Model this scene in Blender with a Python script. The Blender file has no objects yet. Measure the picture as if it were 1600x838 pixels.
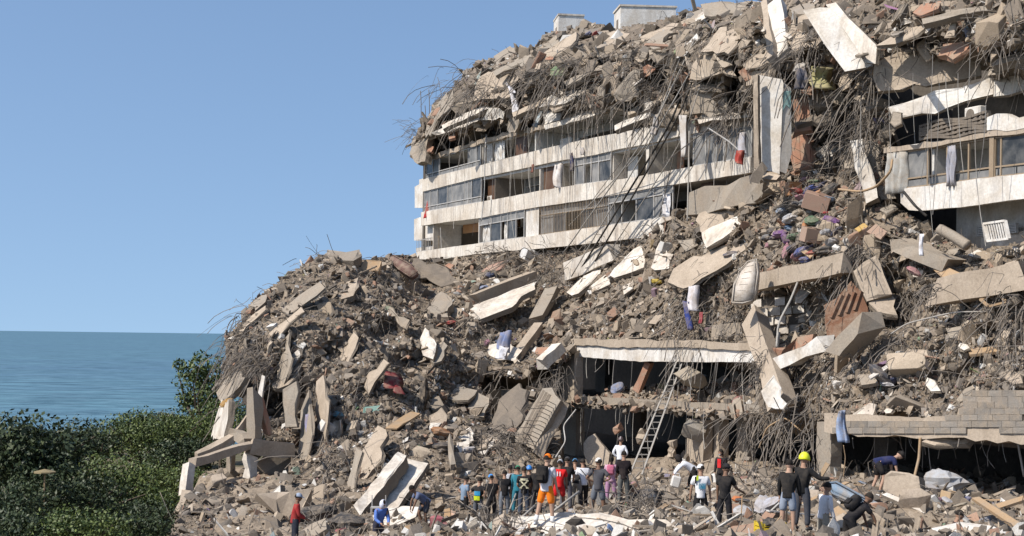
import bpy, bmesh, math, random
import numpy as np
from mathutils import Vector, Matrix, Euler

random.seed(7)
RNG = np.random.default_rng(11)
SC = bpy.context.scene
COL = SC.collection
PI = math.pi

# ------------------------------------------------------------------ camera
FPX = 2222.0            # focal length in photo pixels (50 mm on 36 mm, 1600 px wide)
ROLL = 0.0130
ZC = 7.1
PY0 = 527.0
cd = bpy.data.cameras.new('camera')
cam = bpy.data.objects.new('camera', cd)
COL.objects.link(cam)
cd.sensor_width = 36.0
cd.lens = 36.0 * FPX / 1600.0
cd.shift_y = (PY0 - 419.0) / 1600.0
cd.clip_start = 0.5
cd.clip_end = 60000.0
c_, s_ = math.cos(ROLL), math.sin(ROLL)
cam.matrix_world = Matrix(((c_, -s_, 0, 0), (0, 0, -1, 0), (s_, c_, 0, ZC), (0, 0, 0, 1)))
SC.camera = cam

# ------------------------------------------------------------------ light
SUN_DIR = Vector((-0.70, -0.42, 0.84)).normalized()      # towards the sun
SUN_EL = math.asin(SUN_DIR.z)
SUN_AZ = math.atan2(SUN_DIR.x, SUN_DIR.y)                # from +Y, clockwise
W = bpy.data.worlds.new('World')
SC.world = W
W.use_nodes = True
nt = W.node_tree
bg = nt.nodes['Background']
sky = nt.nodes.new('ShaderNodeTexSky')
sky.sky_type = 'NISHITA'
sky.sun_disc = False
sky.sun_elevation = SUN_EL
sky.sun_rotation = SUN_AZ
sky.altitude = 0.0
sky.air_density = 1.15
sky.dust_density = 1.0
sky.ozone_density = 3.0
tc = nt.nodes.new('ShaderNodeTexCoord')
lift = nt.nodes.new('ShaderNodeVectorMath'); lift.operation = 'MULTIPLY_ADD'     # clear dry air: the pale band at the horizon stays low
lift.inputs[1].default_value = (1, 1, 0.9); lift.inputs[2].default_value = (0, 0, 0.21)
nrm_ = nt.nodes.new('ShaderNodeVectorMath'); nrm_.operation = 'NORMALIZE'
nt.links.new(tc.outputs['Generated'], lift.inputs[0]); nt.links.new(lift.outputs[0], nrm_.inputs[0]); nt.links.new(nrm_.outputs[0], sky.inputs['Vector'])
nt.links.new(sky.outputs[0], bg.inputs[0])
bg.inputs[1].default_value = 0.138
sl = bpy.data.lights.new('sun', 'SUN')
sl.energy = 5.0
sl.angle = math.radians(0.5)
sl.color = (1.0, 0.94, 0.86)
so = bpy.data.objects.new('sun', sl)
so.rotation_euler = SUN_DIR.to_track_quat('Z', 'Y').to_euler()
COL.objects.link(so)
SC.view_settings.view_transform = 'Standard'
SC.view_settings.look = 'None'
SC.view_settings.exposure = 0.3
SC.view_settings.gamma = 1.0
SC.view_settings.use_curve_mapping = False
SC.cycles.max_bounces = 6
SC.cycles.transparent_max_bounces = 8

# ------------------------------------------------------------------ geometry of the view
def rays(px, py):
    px = np.asarray(px, float); py = np.asarray(py, float)
    u = (px - 800.0) / FPX; v = (PY0 - py) / FPX
    return np.stack([u * c_ - v * s_, np.ones_like(u), v * c_ + u * s_], -1)
CAMP = np.array([0.0, 0.0, ZC])
def at(px, py, D):
    return CAMP + rays(px, py) * np.asarray(D, float)[..., None]
def V(p): return Vector((float(p[0]), float(p[1]), float(p[2])))

# facade frame: A = far corner at the ground, fd = along the front towards the camera, fn = outward
FA = np.array([-7.2, 107.0, 0.0])
fd = np.array([0.427, -0.904, 0.0]); fd /= np.linalg.norm(fd)
fn = np.array([-fd[1] * -1, 0, 0])
fn = np.array([fd[1], -fd[0], 0.0])       # points to the left and towards the camera
def onfac(px, py, off=0.0):
    r = rays(px, py)
    d = ((FA + fn * 0 - CAMP) @ fn + np.asarray(off, float)) / (r @ fn)
    return CAMP + r * d[..., None]
def depfac(px, py, off=0.0):
    return onfac(px, py, off)[..., 1]
def tz(px, py, off=0.0):
    p = onfac(px, py, off)
    return float((p - FA) @ fd), float(p[2])
def fp(t, z, o=0.0):
    return FA + fd * t + fn * o + np.array([0, 0, z])

# thin plate spline through scattered controls
class TPS:
    def __init__(s, xy, val, lam=1e-3):
        xy = np.asarray(xy, float); val = np.asarray(val, float)
        s.sc = np.abs(xy).max(); s.xy = xy / s.sc
        n = len(xy)
        K = s.k(s.xy, s.xy) + np.eye(n) * lam
        Pm = np.hstack([np.ones((n, 1)), s.xy])
        L = np.zeros((n + 3, n + 3)); L[:n, :n] = K; L[:n, n:] = Pm; L[n:, :n] = Pm.T
        s.w = np.linalg.solve(L, np.concatenate([val, np.zeros(3)]))
    def k(s, a, b):
        d2 = ((a[:, None] - b[None]) ** 2).sum(-1)
        return np.where(d2 > 0, 0.5 * d2 * np.log(np.maximum(d2, 1e-20)), 0)
    def __call__(s, x, y):
        x = np.asarray(x, float); sh = x.shape
        q = np.stack([x.ravel(), np.asarray(y, float).ravel()], -1) / s.sc
        out = np.empty(len(q)); n = len(s.xy)
        for i in range(0, len(q), 20000):
            k = s.k(q[i:i + 20000], s.xy)
            out[i:i + 20000] = k @ s.w[:n] + s.w[n] + q[i:i + 20000] @ s.w[n + 1:]
        return out.reshape(sh)

def hash3(i, j, k):
    h = (i.astype(np.int64) * 374761393 + j.astype(np.int64) * 668265263 + k.astype(np.int64) * 2147483647) & 0xFFFFFFFF
    h = ((h ^ (h >> 13)) * 1274126177) & 0xFFFFFFFF
    h = (h ^ (h >> 16)) & 0xFFFFFF
    return h / float(0xFFFFFF)
def vnoise(P):
    f = np.floor(P); i, j, k = f[..., 0], f[..., 1], f[..., 2]
    t = P - f; t = t * t * (3 - 2 * t); x, y, z = t[..., 0], t[..., 1], t[..., 2]
    H = lambda a, b, c: hash3(i + a, j + b, k + c)
    return ((H(0,0,0)*(1-x)+H(1,0,0)*x)*(1-y)+(H(0,1,0)*(1-x)+H(1,1,0)*x)*y)*(1-z) + \
           ((H(0,0,1)*(1-x)+H(1,0,1)*x)*(1-y)+(H(0,1,1)*(1-x)+H(1,1,1)*x)*y)*z
def fbm(P, oct=4):
    P = np.asarray(P, float); a, s, tot = 0.0, 1.0, 0.0
    for o in range(oct):
        a = a + s * (vnoise(P + 17.3 * o) - 0.5); tot += s; s *= 0.55; P = P * 2.03
    return a / tot * 2

def inpoly(x, y, poly):
    x = np.asarray(x, float); y = np.asarray(y, float)
    r = np.zeros(x.shape, bool); n = len(poly)
    for a in range(n):
        x0, y0 = poly[a]; x1, y1 = poly[(a + 1) % n]
        if y0 == y1: continue
        c = ((y0 > y) != (y1 > y)) & (x < (x1 - x0) * (y - y0) / (y1 - y0) + x0)
        r ^= c
    return r

# ------------------------------------------------------------------ objects
def tag(o, label=None, cat=None, group=None, kind=None):
    if label: o['label'] = label
    if cat: o['category'] = cat
    if group: o['group'] = group
    if kind: o['kind'] = kind
    return o
def link(o, parent=None):
    COL.objects.link(o)
    if parent is not None: o.parent = parent
    return o
def empty(name, loc, label=None, cat=None, group=None, rz=0.0):
    o = bpy.data.objects.new(name, None); o.location = V(loc); o.rotation_euler = (0, 0, rz)
    link(o); return tag(o, label, cat, group)
def mesh_np(name, verts, faces, mat=None, parent=None, col=None, smooth=False, faces_n=None):
    """verts (n,3); faces (m,k) array or a list of tuples. World coordinates; a parent's place is taken off."""
    me = bpy.data.meshes.new(name)
    verts = np.asarray(verts, np.float32)
    off = np.zeros(3, np.float32)
    if parent is not None:
        p = parent
        while p is not None:
            off += np.array(p.location, np.float32); p = p.parent
    if isinstance(faces, np.ndarray):
        m, k = faces.shape
        me.vertices.add(len(verts)); me.vertices.foreach_set('co', (verts - off).ravel())
        me.loops.add(m * k); me.loops.foreach_set('vertex_index', faces.astype(np.int32).ravel())
        me.polygons.add(m); me.polygons.foreach_set('loop_start', np.arange(0, m * k, k, dtype=np.int32))
        me.polygons.foreach_set('loop_total', np.full(m, k, np.int32))
        me.update(calc_edges=True)
    else:
        me.from_pydata([tuple(map(float, v)) for v in (verts - off)], [], faces); me.update()
    if smooth: me.polygons.foreach_set('use_smooth', np.ones(len(me.polygons), bool))
    else: me.shade_flat()
    if col is not None:
        a = me.color_attributes.new('tint', 'FLOAT_COLOR', 'POINT')
        c = np.ones((len(verts), 4), np.float32); c[:, :3] = col
        a.data.foreach_set('color', c.ravel())
    if mat: me.materials.append(mat)
    return link(bpy.data.objects.new(name, me), parent)

class MB:
    """collects shapes and links them as one mesh object"""
    def __init__(s): s.v = []; s.f = []
    def add(s, vs, fs):
        b = len(s.v); s.v += [tuple(map(float, p)) for p in vs]; s.f += [tuple(b + i for i in f) for f in fs]
        return s
    def hexa(s, p):      # 8 points: bottom ring 0-3, top ring 4-7
        return s.add(p, [(3,2,1,0),(4,5,6,7),(0,1,5,4),(1,2,6,5),(2,3,7,6),(3,0,4,7)])
    def box(s, c, size, rot=None):
        hx, hy, hz = [q / 2 for q in size]
        pts = [Vector(q) for q in [(-hx,-hy,-hz),(hx,-hy,-hz),(hx,hy,-hz),(-hx,hy,-hz),(-hx,-hy,hz),(hx,-hy,hz),(hx,hy,hz),(-hx,hy,hz)]]
        if rot is not None: pts = [rot @ q for q in pts]
        return s.hexa([q + V(c) for q in pts])
    def fbox(s, t0, t1, o0, o1, zb0, zb1, zt0, zt1):   # box in facade coordinates, sloping top and bottom
        return s.hexa([fp(t0,zb0,o1), fp(t1,zb1,o1), fp(t1,zb1,o0), fp(t0,zb0,o0), fp(t0,zt0,o1), fp(t1,zt1,o1), fp(t1,zt1,o0), fp(t0,zt0,o0)])
    def bar(s, a, b, w, h=None, up=(0,0,1)):
        a, b = V(a), V(b); h = h or w
        d = (b - a).normalized(); u = Vector(up)
        if abs(d.dot(u)) > .95: u = Vector((0,1,0))
        x = d.cross(u).normalized() * (w / 2); y = x.cross(d).normalized() * (h / 2)
        return s.hexa([a-x-y, a+x-y, b+x-y, b-x-y, a-x+y, a+x+y, b+x+y, b-x+y])
    def tube(s, pts, r, n=6, cap=True, r1=None):
        pts = [V(p) for p in pts]; m = len(pts); b = len(s.v)
        for i, p in enumerate(pts):
            d = (pts[min(i+1,m-1)] - pts[max(i-1,0)]).normalized()
            u = Vector((0,0,1)) if abs(d.z) < .9 else Vector((1,0,0))
            x = d.cross(u).normalized(); y = x.cross(d)
            rr = r if r1 is None else r + (r1 - r) * i / (m - 1)
            for k in range(n):
                a = 2*PI*k/n; s.v.append(tuple(p + x*math.cos(a)*rr + y*math.sin(a)*rr))
        for i in range(m-1):
            for k in range(n):
                k2 = (k+1) % n
                s.f.append((b+i*n+k, b+i*n+k2, b+(i+1)*n+k2, b+(i+1)*n+k))
        if cap:
            s.f.append(tuple(b+k for k in range(n))[::-1]); s.f.append(tuple(b+(m-1)*n+k for k in range(n)))
        return s
    def build(s, name, mat=None, parent=None, smooth=False, bevel=0.0, color=None):
        o = mesh_np(name, np.array(s.v), s.f, mat, parent, smooth=smooth)
        if bevel:
            bm = bmesh.new(); bm.from_mesh(o.data)
            bmesh.ops.bevel(bm, geom=bm.edges[:], offset=bevel, segments=1, affect='EDGES')
            bm.to_mesh(o.data); bm.free()
        if color: o.color = (*color, 1)
        return o

# ------------------------------------------------------------------ materials
def nodes_of(name):
    m = bpy.data.materials.new(name); m.use_nodes = True
    t = m.node_tree; t.nodes.clear()
    out = t.nodes.new('ShaderNodeOutputMaterial'); p = t.nodes.new('ShaderNodeBsdfPrincipled')
    t.links.new(p.outputs[0], out.inputs[0])
    return m, t, p
def mixc(t, fac, a, b, mode='MIX'):
    n = t.nodes.new('ShaderNodeMix'); n.data_type = 'RGBA'; n.blend_type = mode
    for sock, val in ((n.inputs[0], fac), (n.inputs[6], a), (n.inputs[7], b)):
        if hasattr(val, 'links') or isinstance(val, bpy.types.NodeSocket): t.links.new(val, sock)
        elif isinstance(val, (int, float)): sock.default_value = val
        else: sock.default_value = (*val, 1)
    return n.outputs[2]
def noise(t, scale, detail=6, rough=0.6, vec=None, dist=0.0):
    n = t.nodes.new('ShaderNodeTexNoise'); n.inputs['Scale'].default_value = scale
    n.inputs['Detail'].default_value = detail; n.inputs['Roughness'].default_value = rough; n.inputs['Distortion'].default_value = dist
    if vec is not None: t.links.new(vec, n.inputs['Vector'])
    return n.outputs['Fac']
def ramp(t, fac, stops):
    n = t.nodes.new('ShaderNodeValToRGB'); t.links.new(fac, n.inputs[0])
    e = n.color_ramp.elements
    while len(e) < len(stops): e.new(0.5)
    for q, (p, c) in zip(e, stops):
        q.position = p; q.color = (c, c, c, 1) if isinstance(c, (int, float)) else (*c, 1)
    return n.outputs[0]
def geo_pos(t):
    return t.nodes.new('ShaderNodeNewGeometry').outputs['Position']
def bump(t, p, h, strength=0.5, dist=0.05):
    b = t.nodes.new('ShaderNodeBump'); b.inputs['Strength'].default_value = strength; b.inputs['Distance'].default_value = dist
    t.links.new(h, b.inputs['Height']); t.links.new(b.outputs[0], p.inputs['Normal'])

DUST = (0.325, 0.262, 0.195)
def surf(name, base, dust=DUST, dust_amt=0.5, scale=1.2, rough=0.9, bstr=0.6, bdist=0.04, src='const', stain=0.0, spec=0.2):
    """a worn surface: base colour (or attribute / object colour), patches of dust, fine grain and relief"""
    m, t, p = nodes_of(name)
    pos = geo_pos(t)
    if src == 'attr':
        n = t.nodes.new('ShaderNodeAttribute'); n.attribute_name = 'tint'; base = n.outputs['Color']
    elif src == 'obj':
        n = t.nodes.new('ShaderNodeObjectInfo'); base = n.outputs['Color']
    big = noise(t, scale, 8, 0.65, pos, 0.4)
    fine = noise(t, scale * 14, 4, 0.7, pos)
    f = ramp(t, big, [(0.42, 0.0), (0.62, dust_amt)])
    c = mixc(t, f, base, dust)
    c = mixc(t, 0.55, c, ramp(t, fine, [(0.25, 0.36), (0.75, 1.02)]), 'MULTIPLY')
    if stain:
        sc_ = t.nodes.new('ShaderNodeMapping'); sc_.inputs['Scale'].default_value = (0.8, 0.8, 0.10)
        t.links.new(pos, sc_.inputs['Vector'])
        st = noise(t, 1.6, 6, 0.7, sc_.outputs[0])
        c = mixc(t, ramp(t, st, [(0.45, 0.0), (0.80, stain)]), c, (0.17, 0.13, 0.10))
    t.links.new(c, p.inputs['Base Color'])
    p.inputs['Roughness'].default_value = rough
    p.inputs['Specular IOR Level'].default_value = spec
    mixh = t.nodes.new('ShaderNodeMath'); mixh.operation = 'MULTIPLY_ADD'
    t.links.new(fine, mixh.inputs[0]); mixh.inputs[1].default_value = 0.45; t.links.new(big, mixh.inputs[2])
    bump(t, p, mixh.outputs[0], bstr, bdist)
    return m
M = {}
M['rubble'] = surf('rubble_dust', None, dust_amt=0.35, scale=0.9, src='attr', bstr=0.9, bdist=0.10)
M['stone'] = surf('broken_concrete', None, dust_amt=0.25, scale=1.6, src='attr', bstr=0.6, bdist=0.03)
M['concrete'] = surf('concrete_tan', (0.43, 0.355, 0.275), dust_amt=0.6, scale=0.8, stain=0.4)
M['grey'] = surf('concrete_grey', (0.31, 0.27, 0.22), dust_amt=0.6, scale=1.0, stain=0.35)
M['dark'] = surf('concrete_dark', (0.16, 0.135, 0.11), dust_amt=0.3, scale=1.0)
M['plaster'] = surf('plaster_white', (0.70, 0.67, 0.62), dust=(0.47, 0.39, 0.29), dust_amt=0.62, scale=0.7, stain=0.55, bstr=0.35, bdist=0.02)
M['parapet'] = surf('parapet_paint', (0.67, 0.62, 0.545), dust=(0.48, 0.40, 0.31), dust_amt=0.65, scale=0.5, stain=0.85, bstr=0.35, bdist=0.02)
M['inwall'] = surf('interior_plaster', (0.62, 0.60, 0.56), dust_amt=0.2, scale=0.5, bstr=0.2)
M['brick'] = surf('brick_red', (0.36, 0.19, 0.125), dust_amt=0.75, scale=2.2)
M['block'] = surf('block_grey', None, dust_amt=0.75, scale=2.0, src='obj')
M['core'] = surf('light_blocking_core', (0.10, 0.088, 0.075), dust_amt=0.2, scale=0.4)  # dark tone puts the shade of the deep rooms into the colour
M['rust'] = surf('shaded_brown_clay', (.17, .085, .05), dust_amt=.55, scale=1.6, bstr=.9, bdist=.08)  # brown clay, its colour taken darker for the shade over the panel
M['rebar'] = surf('rusty_steel', (0.15, 0.132, 0.115), dust_amt=0.4, scale=3.0, rough=0.75, bstr=0.1)
M['cable'] = surf('cable_black', (0.025, 0.024, 0.023), dust_amt=0.15, scale=3.0, rough=0.6, bstr=0.1)
M['pipe'] = surf('pipe_grey', (0.34, 0.32, 0.29), dust_amt=0.3, scale=2.0, rough=0.6, bstr=0.1)
M['alu'] = surf('aluminium', (0.45, 0.435, 0.41), dust_amt=0.45, scale=2.0, rough=0.45, bstr=0.1, spec=0.5)
M['bronze'] = surf('bronze_frame', (0.30, 0.225, 0.15), dust_amt=0.4, scale=2.0, rough=0.5, bstr=0.1)
M['wood'] = surf('wood', (0.40, 0.27, 0.155), dust_amt=0.55, scale=2.5, bstr=0.3)
M['door'] = surf('door_brown', (0.10, 0.052, 0.03), dust_amt=0.15, scale=1.5, rough=0.5, bstr=0.2)
M['cloth'] = surf('cloth', None, dust_amt=0.6, scale=2.5, src='obj', bstr=0.4, bdist=0.03)
M['wear'] = surf('clothing', None, dust_amt=0.08, scale=5.0, src='obj', bstr=0.5, bdist=0.02)
M['plastic'] = surf('painted_plastic', None, dust_amt=0.25, scale=3.0, rough=0.5, src='obj', bstr=0.1, spec=0.5)
M['skin'] = surf('skin', None, dust_amt=0.0, scale=6.0, rough=0.6, src='obj', bstr=0.1)

def glass(name, col, rough, haze):
    m, t, p = nodes_of(name)
    f = ramp(t, noise(t, 1.3, 5, 0.6, geo_pos(t)), [(0.40, 0.0), (0.7, haze)])
    t.links.new(mixc(t, f, col, (0.36, 0.34, 0.31)), p.inputs['Base Color'])
    p.inputs['Roughness'].default_value = rough
    p.inputs['Specular IOR Level'].default_value = 0.22
    return m
M['glass'] = glass('window_glass', (0.03, 0.033, 0.036), 0.25, 0.25)
M['glass_dusty'] = glass('window_glass_dusty', (0.13, 0.13, 0.128), 0.5, 0.55)

def fcol(o, c): o.color = (*c, 1); return o
# ================================================================== ground and sea
def make_ground():
    xs = np.unique(np.concatenate([np.linspace(-900, -60, 22), np.linspace(-60, 60, 61), np.linspace(60, 900, 22)]))
    ys = np.concatenate([np.linspace(-60, 20, 9), np.linspace(24, 150, 64)])
    X, Y = np.meshgrid(xs, ys)
    sm = lambda a, b, q: np.clip((q - a) / (b - a), 0, 1) ** 2 * (3 - 2 * np.clip((q - a) / (b - a), 0, 1))
    Z = -1.1 - .35 * sm(-8, -26, X) * 1.0 - 2.2 * sm(92, 138, Y + 0.10 * X)
    Z = Z + 0.35 * fbm(np.stack([X, Y, 0 * X], -1) * 0.12, 3)
    Z = np.where(Y < 30, np.minimum(Z, -0.5), Z)
    n, m = X.shape
    idx = np.arange(n * m).reshape(n, m)
    F = np.stack([idx[:-1, :-1], idx[:-1, 1:], idx[1:, 1:], idx[1:, :-1]], -1).reshape(-1, 4)
    mt = surf('dry_earth', (0.17, 0.135, 0.09), dust=(0.09, 0.095, 0.045), dust_amt=0.7, scale=0.25, bdist=0.2)
    o = mesh_np('ground', np.stack([X, Y, Z], -1).reshape(-1, 3), F, mt, smooth=True)
    tag(o, 'bare dry earth under the trees and the rubble', None, None, 'structure')
make_ground()
def make_sea():
    m, t, p = nodes_of('sea_water')
    pos = geo_pos(t)
    mp = t.nodes.new('ShaderNodeMapping'); mp.inputs['Scale'].default_value = (0.07, 0.22, 1); t.links.new(pos, mp.inputs[0])
    w1 = noise(t, 1.0, 9, 0.68, mp.outputs[0], 0.6)
    mp2 = t.nodes.new('ShaderNodeMapping'); mp2.inputs['Scale'].default_value = (0.004, 0.012, 1); t.links.new(pos, mp2.inputs[0])
    w2 = noise(t, 1.0, 5, 0.6, mp2.outputs[0])
    mp3 = t.nodes.new('ShaderNodeMapping'); mp3.inputs['Scale'].default_value = (0.22, 0.6, 1); t.links.new(pos, mp3.inputs[0])
    w3 = noise(t, 1.0, 4, 0.6, mp3.outputs[0])
    c = mixc(t, ramp(t, w2, [(0.35, 0.0), (0.65, 1.0)]), (0.095, 0.195, 0.245), (0.08, 0.155, 0.225))
    c = mixc(t, ramp(t, w1, [(0.42, 0.0), (0.58, 0.85)]), c, (0.035, 0.08, 0.115))
    c = mixc(t, ramp(t, w3, [(0.46, 0.0), (0.66, 0.55)]), c, (0.16, 0.27, 0.335))
    t.links.new(c, p.inputs['Base Color'])
    p.inputs['Roughness'].default_value = 0.55
    p.inputs['Specular IOR Level'].default_value = 0.12
    ad = t.nodes.new('ShaderNodeMath'); ad.operation = 'ADD'; t.links.new(w1, ad.inputs[0]); t.links.new(w3, ad.inputs[1])
    bump(t, p, ad.outputs[0], 0.5, 0.5)
    zs = -3.0
    ys = np.array([90, 150, 220, 320, 600, 1500, 5000, 20000, 50000.0])
    xs = np.array([-40000, -9000, -2000, -500, -150, 0, 150, 500, 2000, 9000, 40000.0])
    X, Y = np.meshgrid(xs, ys); n, k = X.shape
    idx = np.arange(n * k).reshape(n, k)
    F = np.stack([idx[:-1, :-1], idx[:-1, 1:], idx[1:, 1:], idx[1:, :-1]], -1).reshape(-1, 4)
    o = mesh_np('sea', np.stack([X, Y, X * 0 + zs], -1).reshape(-1, 3), F, m)
    tag(o, 'blue green sea reaching the horizon with small wind ripples', None, None, 'structure')
make_sea()

# ================================================================== the building
BLD = empty('apartment_building', FA, 'collapsed apartment building, white balcony storeys still standing between masses of rubble', 'building')
BLD_O = BLD
def strip(name, ts, zt, zb, o0, o1, mat, parent=BLD, jag=0.0, label=None, zb_in=None):
    ts = np.asarray(ts, float); zt = np.array(zt, float); zb = np.array(zb, float)
    n = max(2, int(abs(ts[-1] - ts[0]) / 0.45))
    q = np.linspace(ts[0], ts[-1], n)
    order = np.argsort(ts)
    zt = np.interp(q, ts[order], zt[order]); zb = np.interp(q, ts[order], zb[order])
    if jag:
        zt = zt + jag * fbm(np.stack([q * 1.7, q * 0 + zt.mean(), q * 0], -1), 4)
        zb = zb + jag * .7 * fbm(np.stack([q * 1.9, q * 0 + zb.mean() + 9, q * 0], -1), 4)
    P = []
    for a, b, c in zip(q, zt, zb):
        P += [fp(a, c, o0), fp(a, c, o1), fp(a, b, o1), fp(a, b, o0)]
    Fs = [(0, 1, 2, 3), tuple(4 * (n - 1) + k for k in (3, 2, 1, 0))]
    for i in range(n - 1):
        for k in range(4):
            k2 = (k + 1) % 4
            Fs.append((4*i+k, 4*(i+1)+k, 4*(i+1)+k2, 4*i+k2))
    o = mesh_np(name, np.array(P), Fs, mat, parent)
    if label: o['label'] = label
    return o
def conv(pts, off=0.0):
    T, ZT, ZB = [], [], []
    for px, a, b in pts:
        t0, z0 = tz(px, a, off); t1, z1 = tz(px, b, off)
        T.append(t0); ZT.append(z0); ZB.append(z1)
    return T, ZT, ZB
BANDS = {
 0: [(664,247,253),(706,233,240),(748,219,226),(800,206,213),(835,199,206),(948,164,173)],
 1: [(661,281,300),(700,271,290),(748,259.6,278),(798,246,268),(866,229,253),(930,215,242.5),(974,207,232),(1015,198,225),(1060,191,214),(1110,186,204),(1174,180,196)],
 2: [(659,332,353),(700,325,347),(751,316,341),(800,307,331),(840,299,324),(930,285,311),(974,280,303),(1029,270.6,292),(1087,259.6,284),(1174,246,270)],
 3: [(652,394,410),(700,387,404),(745,381,397),(814,372,391),(853,366,388),(930,355,380),(1001,346,372),(1090,332,360),(1150,322,345)],
}
BT = {k: conv(v) for k, v in BANDS.items()}
def zi(band, t, top): 
    T, A, B = BT[band]
    return float(np.interp(t, T, A if top else B))
for k, (T, A, B) in BT.items():
    th = 0.16 if k else 0.25
    strip('parapet' if k else 'slab_edge', T, A, B, -th, 0.06, M['parapet'] if k else M['concrete'], jag=0.022 if k else 0.25)
    strip('floor_slab', [T[0] + .05, T[-1] + 1.5], [B[0] + .26, B[-1] + .26], [B[0] + .012, B[-1] + .012], -6.9, -th - 0.003, M['inwall'])
OL_ = 4.0
# added to keep light from leaking in: dark core behind the rooms
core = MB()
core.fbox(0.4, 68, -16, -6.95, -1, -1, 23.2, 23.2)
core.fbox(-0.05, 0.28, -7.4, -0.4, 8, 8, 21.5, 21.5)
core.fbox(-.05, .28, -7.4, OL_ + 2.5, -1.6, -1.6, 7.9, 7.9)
core.build('light_blocking_core', M['core'], BLD)

def tt(px, py, off=0.0): return tz(px, py, off)[0]
def cell(x0, x1, up, lo):
    ym0 = 0.5 * (np.interp(x0, *zip(*[(a, c) for a, b, c in BANDS[up]])) + np.interp(x0, *zip(*[(a, b) for a, b, c in BANDS[lo]])))
    ym1 = 0.5 * (np.interp(x1, *zip(*[(a, c) for a, b, c in BANDS[up]])) + np.interp(x1, *zip(*[(a, b) for a, b, c in BANDS[lo]])))
    t0, t1 = tt(x0, ym0), tt(x1, ym1)
    return t0, t1, zi(lo, t0, True), zi(lo, t1, True), zi(up, t0, False), zi(up, t1, False)
def glaze(x0, x1, up, lo, mull, kinds, low=None, top=None, lowk='g', frame='alu', o=-0.06, split=None):
    """a glazed front: frame with mullions (pixel columns); every opening with its own pane"""
    t0, t1, b0, b1, c0, c1 = cell(x0, x1, up, lo)
    zb = lambda t: b0 + (b1 - b0) * (t - t0) / (t1 - t0)
    zc = lambda t: c0 + (c1 - c0) * (t - t0) / (t1 - t0)
    ms = [t0] + [t0 + (t1 - t0) * (m - x0) / (x1 - x0) for m in mull] + [t1]
    fr = MB(); w = 0.035
    for t in ms: fr.fbox(t - w, t + w, o - .05, o + .03, zb(t), zb(t), zc(t), zc(t))
    levels = [0.0] + ([low] if low else []) + ([top] if top else []) + [1.0]
    z = lambda t, q: zb(t) + (zc(t) - zb(t)) * q
    for a, b in zip(ms[:-1], ms[1:]):
        for q in levels:
            d = -.03 if q == 1 else .03
            fr.fbox(a + w, b - w, o - .045, o + .025, z(a, q) + min(0, 2*d), z(b, q) + min(0, 2*d), z(a, q) + max(0, 2*d), z(b, q) + max(0, 2*d))
    wf = fr.build('window', M[frame], BLD)
    def pane(a, b, q0, q1, kind):
        if kind == 'o': return
        mb = MB(); mb.fbox(a + w, b - w, o - .02, o - .012, z(a, q0) + .05, z(b, q0) + .05, z(a, q1) - .05, z(b, q1) - .05)
        mb.build('pane', M['glass' if kind == 'd' else 'glass_dusty'], wf)
    for i, (a, b) in enumerate(zip(ms[:-1], ms[1:])):
        k = kinds[i % len(kinds)]
        pane(a, b, low or 0, top or 1, k)
        if low: 
            n = split or 1
            for j in range(n): pane(a + (b - a) * j / n, a + (b - a) * (j + 1) / n, 0, low, lowk)
        if top: pane(a, b, top, 1, 'g')
    return ms
def partition(px, up, lo, mat='inwall', o0=-2.4, o1=-0.17, th=0.12):
    t0, t1, b0, b1, c0, c1 = cell(px, px + 1, up, lo)
    mb = MB(); mb.fbox(t0, t0 + th, o0, o1, b0 - .5, b0 - .5, c0 + .01, c0 + .01)
    mb.build('partition_wall', M[mat], BLD)
def room(x0, x1, up, lo, frac=0.45, col=None, depth=2.3, full=False, doors=()):
    """an open loggia: back wall with a dark opening under its lintel, side walls"""
    t0, t1, b0, b1, c0, c1 = cell(x0, x1, up, lo)
    z = lambda t, q: (b0 + (b1 - b0) * (t - t0) / (t1 - t0)) * (1 - q) + (c0 + (c1 - c0) * (t - t0) / (t1 - t0)) * q
    mb = MB()
    q = 1 - frac
    mb.fbox(t0, t1 + 2.0, -depth - .15, -depth, z(t0, q) , z(t1, q), c0 + .02, c1 + .02)
    for a, b in (doors if not full else ((0.0, 1.0),)):
        mb.fbox(t0 + (t1 - t0) * a, t0 + (t1 - t0) * b, -depth - .14, -depth - .01, b0 - .5, b1 - .5, z(t0 + (t1 - t0) * a, q) - .003, z(t0 + (t1 - t0) * b, q) - .003)
    o = mb.build('back_wall', M['plastic'] if col else M['inwall'], BLD)
    if col: fcol(o, col)
def leaf(x0, x1, up, lo, mat='door', q1=0.95, o=-0.4, name='door', yaw=0.0, q0=0.0):
    t0, t1, b0, b1, c0, c1 = cell(x0, x1, up, lo)
    mb = MB(); mb.fbox(t0, t1, o - .05, o, b0 + (c0 - b0) * q0 - (.3 if q0 == 0 else 0), b1 + (c1 - b1) * q0 - (.3 if q0 == 0 else 0), b0 + (c0 - b0) * q1, b1 + (c1 - b1) * q1)
    d = mb.build(name, M[mat], BLD)
    if name == 'door':
        h = MB(); tm = t0 + (t1 - t0) * .85; h.fbox(tm, tm + .05, o + .003, o + .06, b0 + .55, b0 + .55, b0 + .68, b0 + .68); h.build('handle', M['alu'], d)
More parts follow.
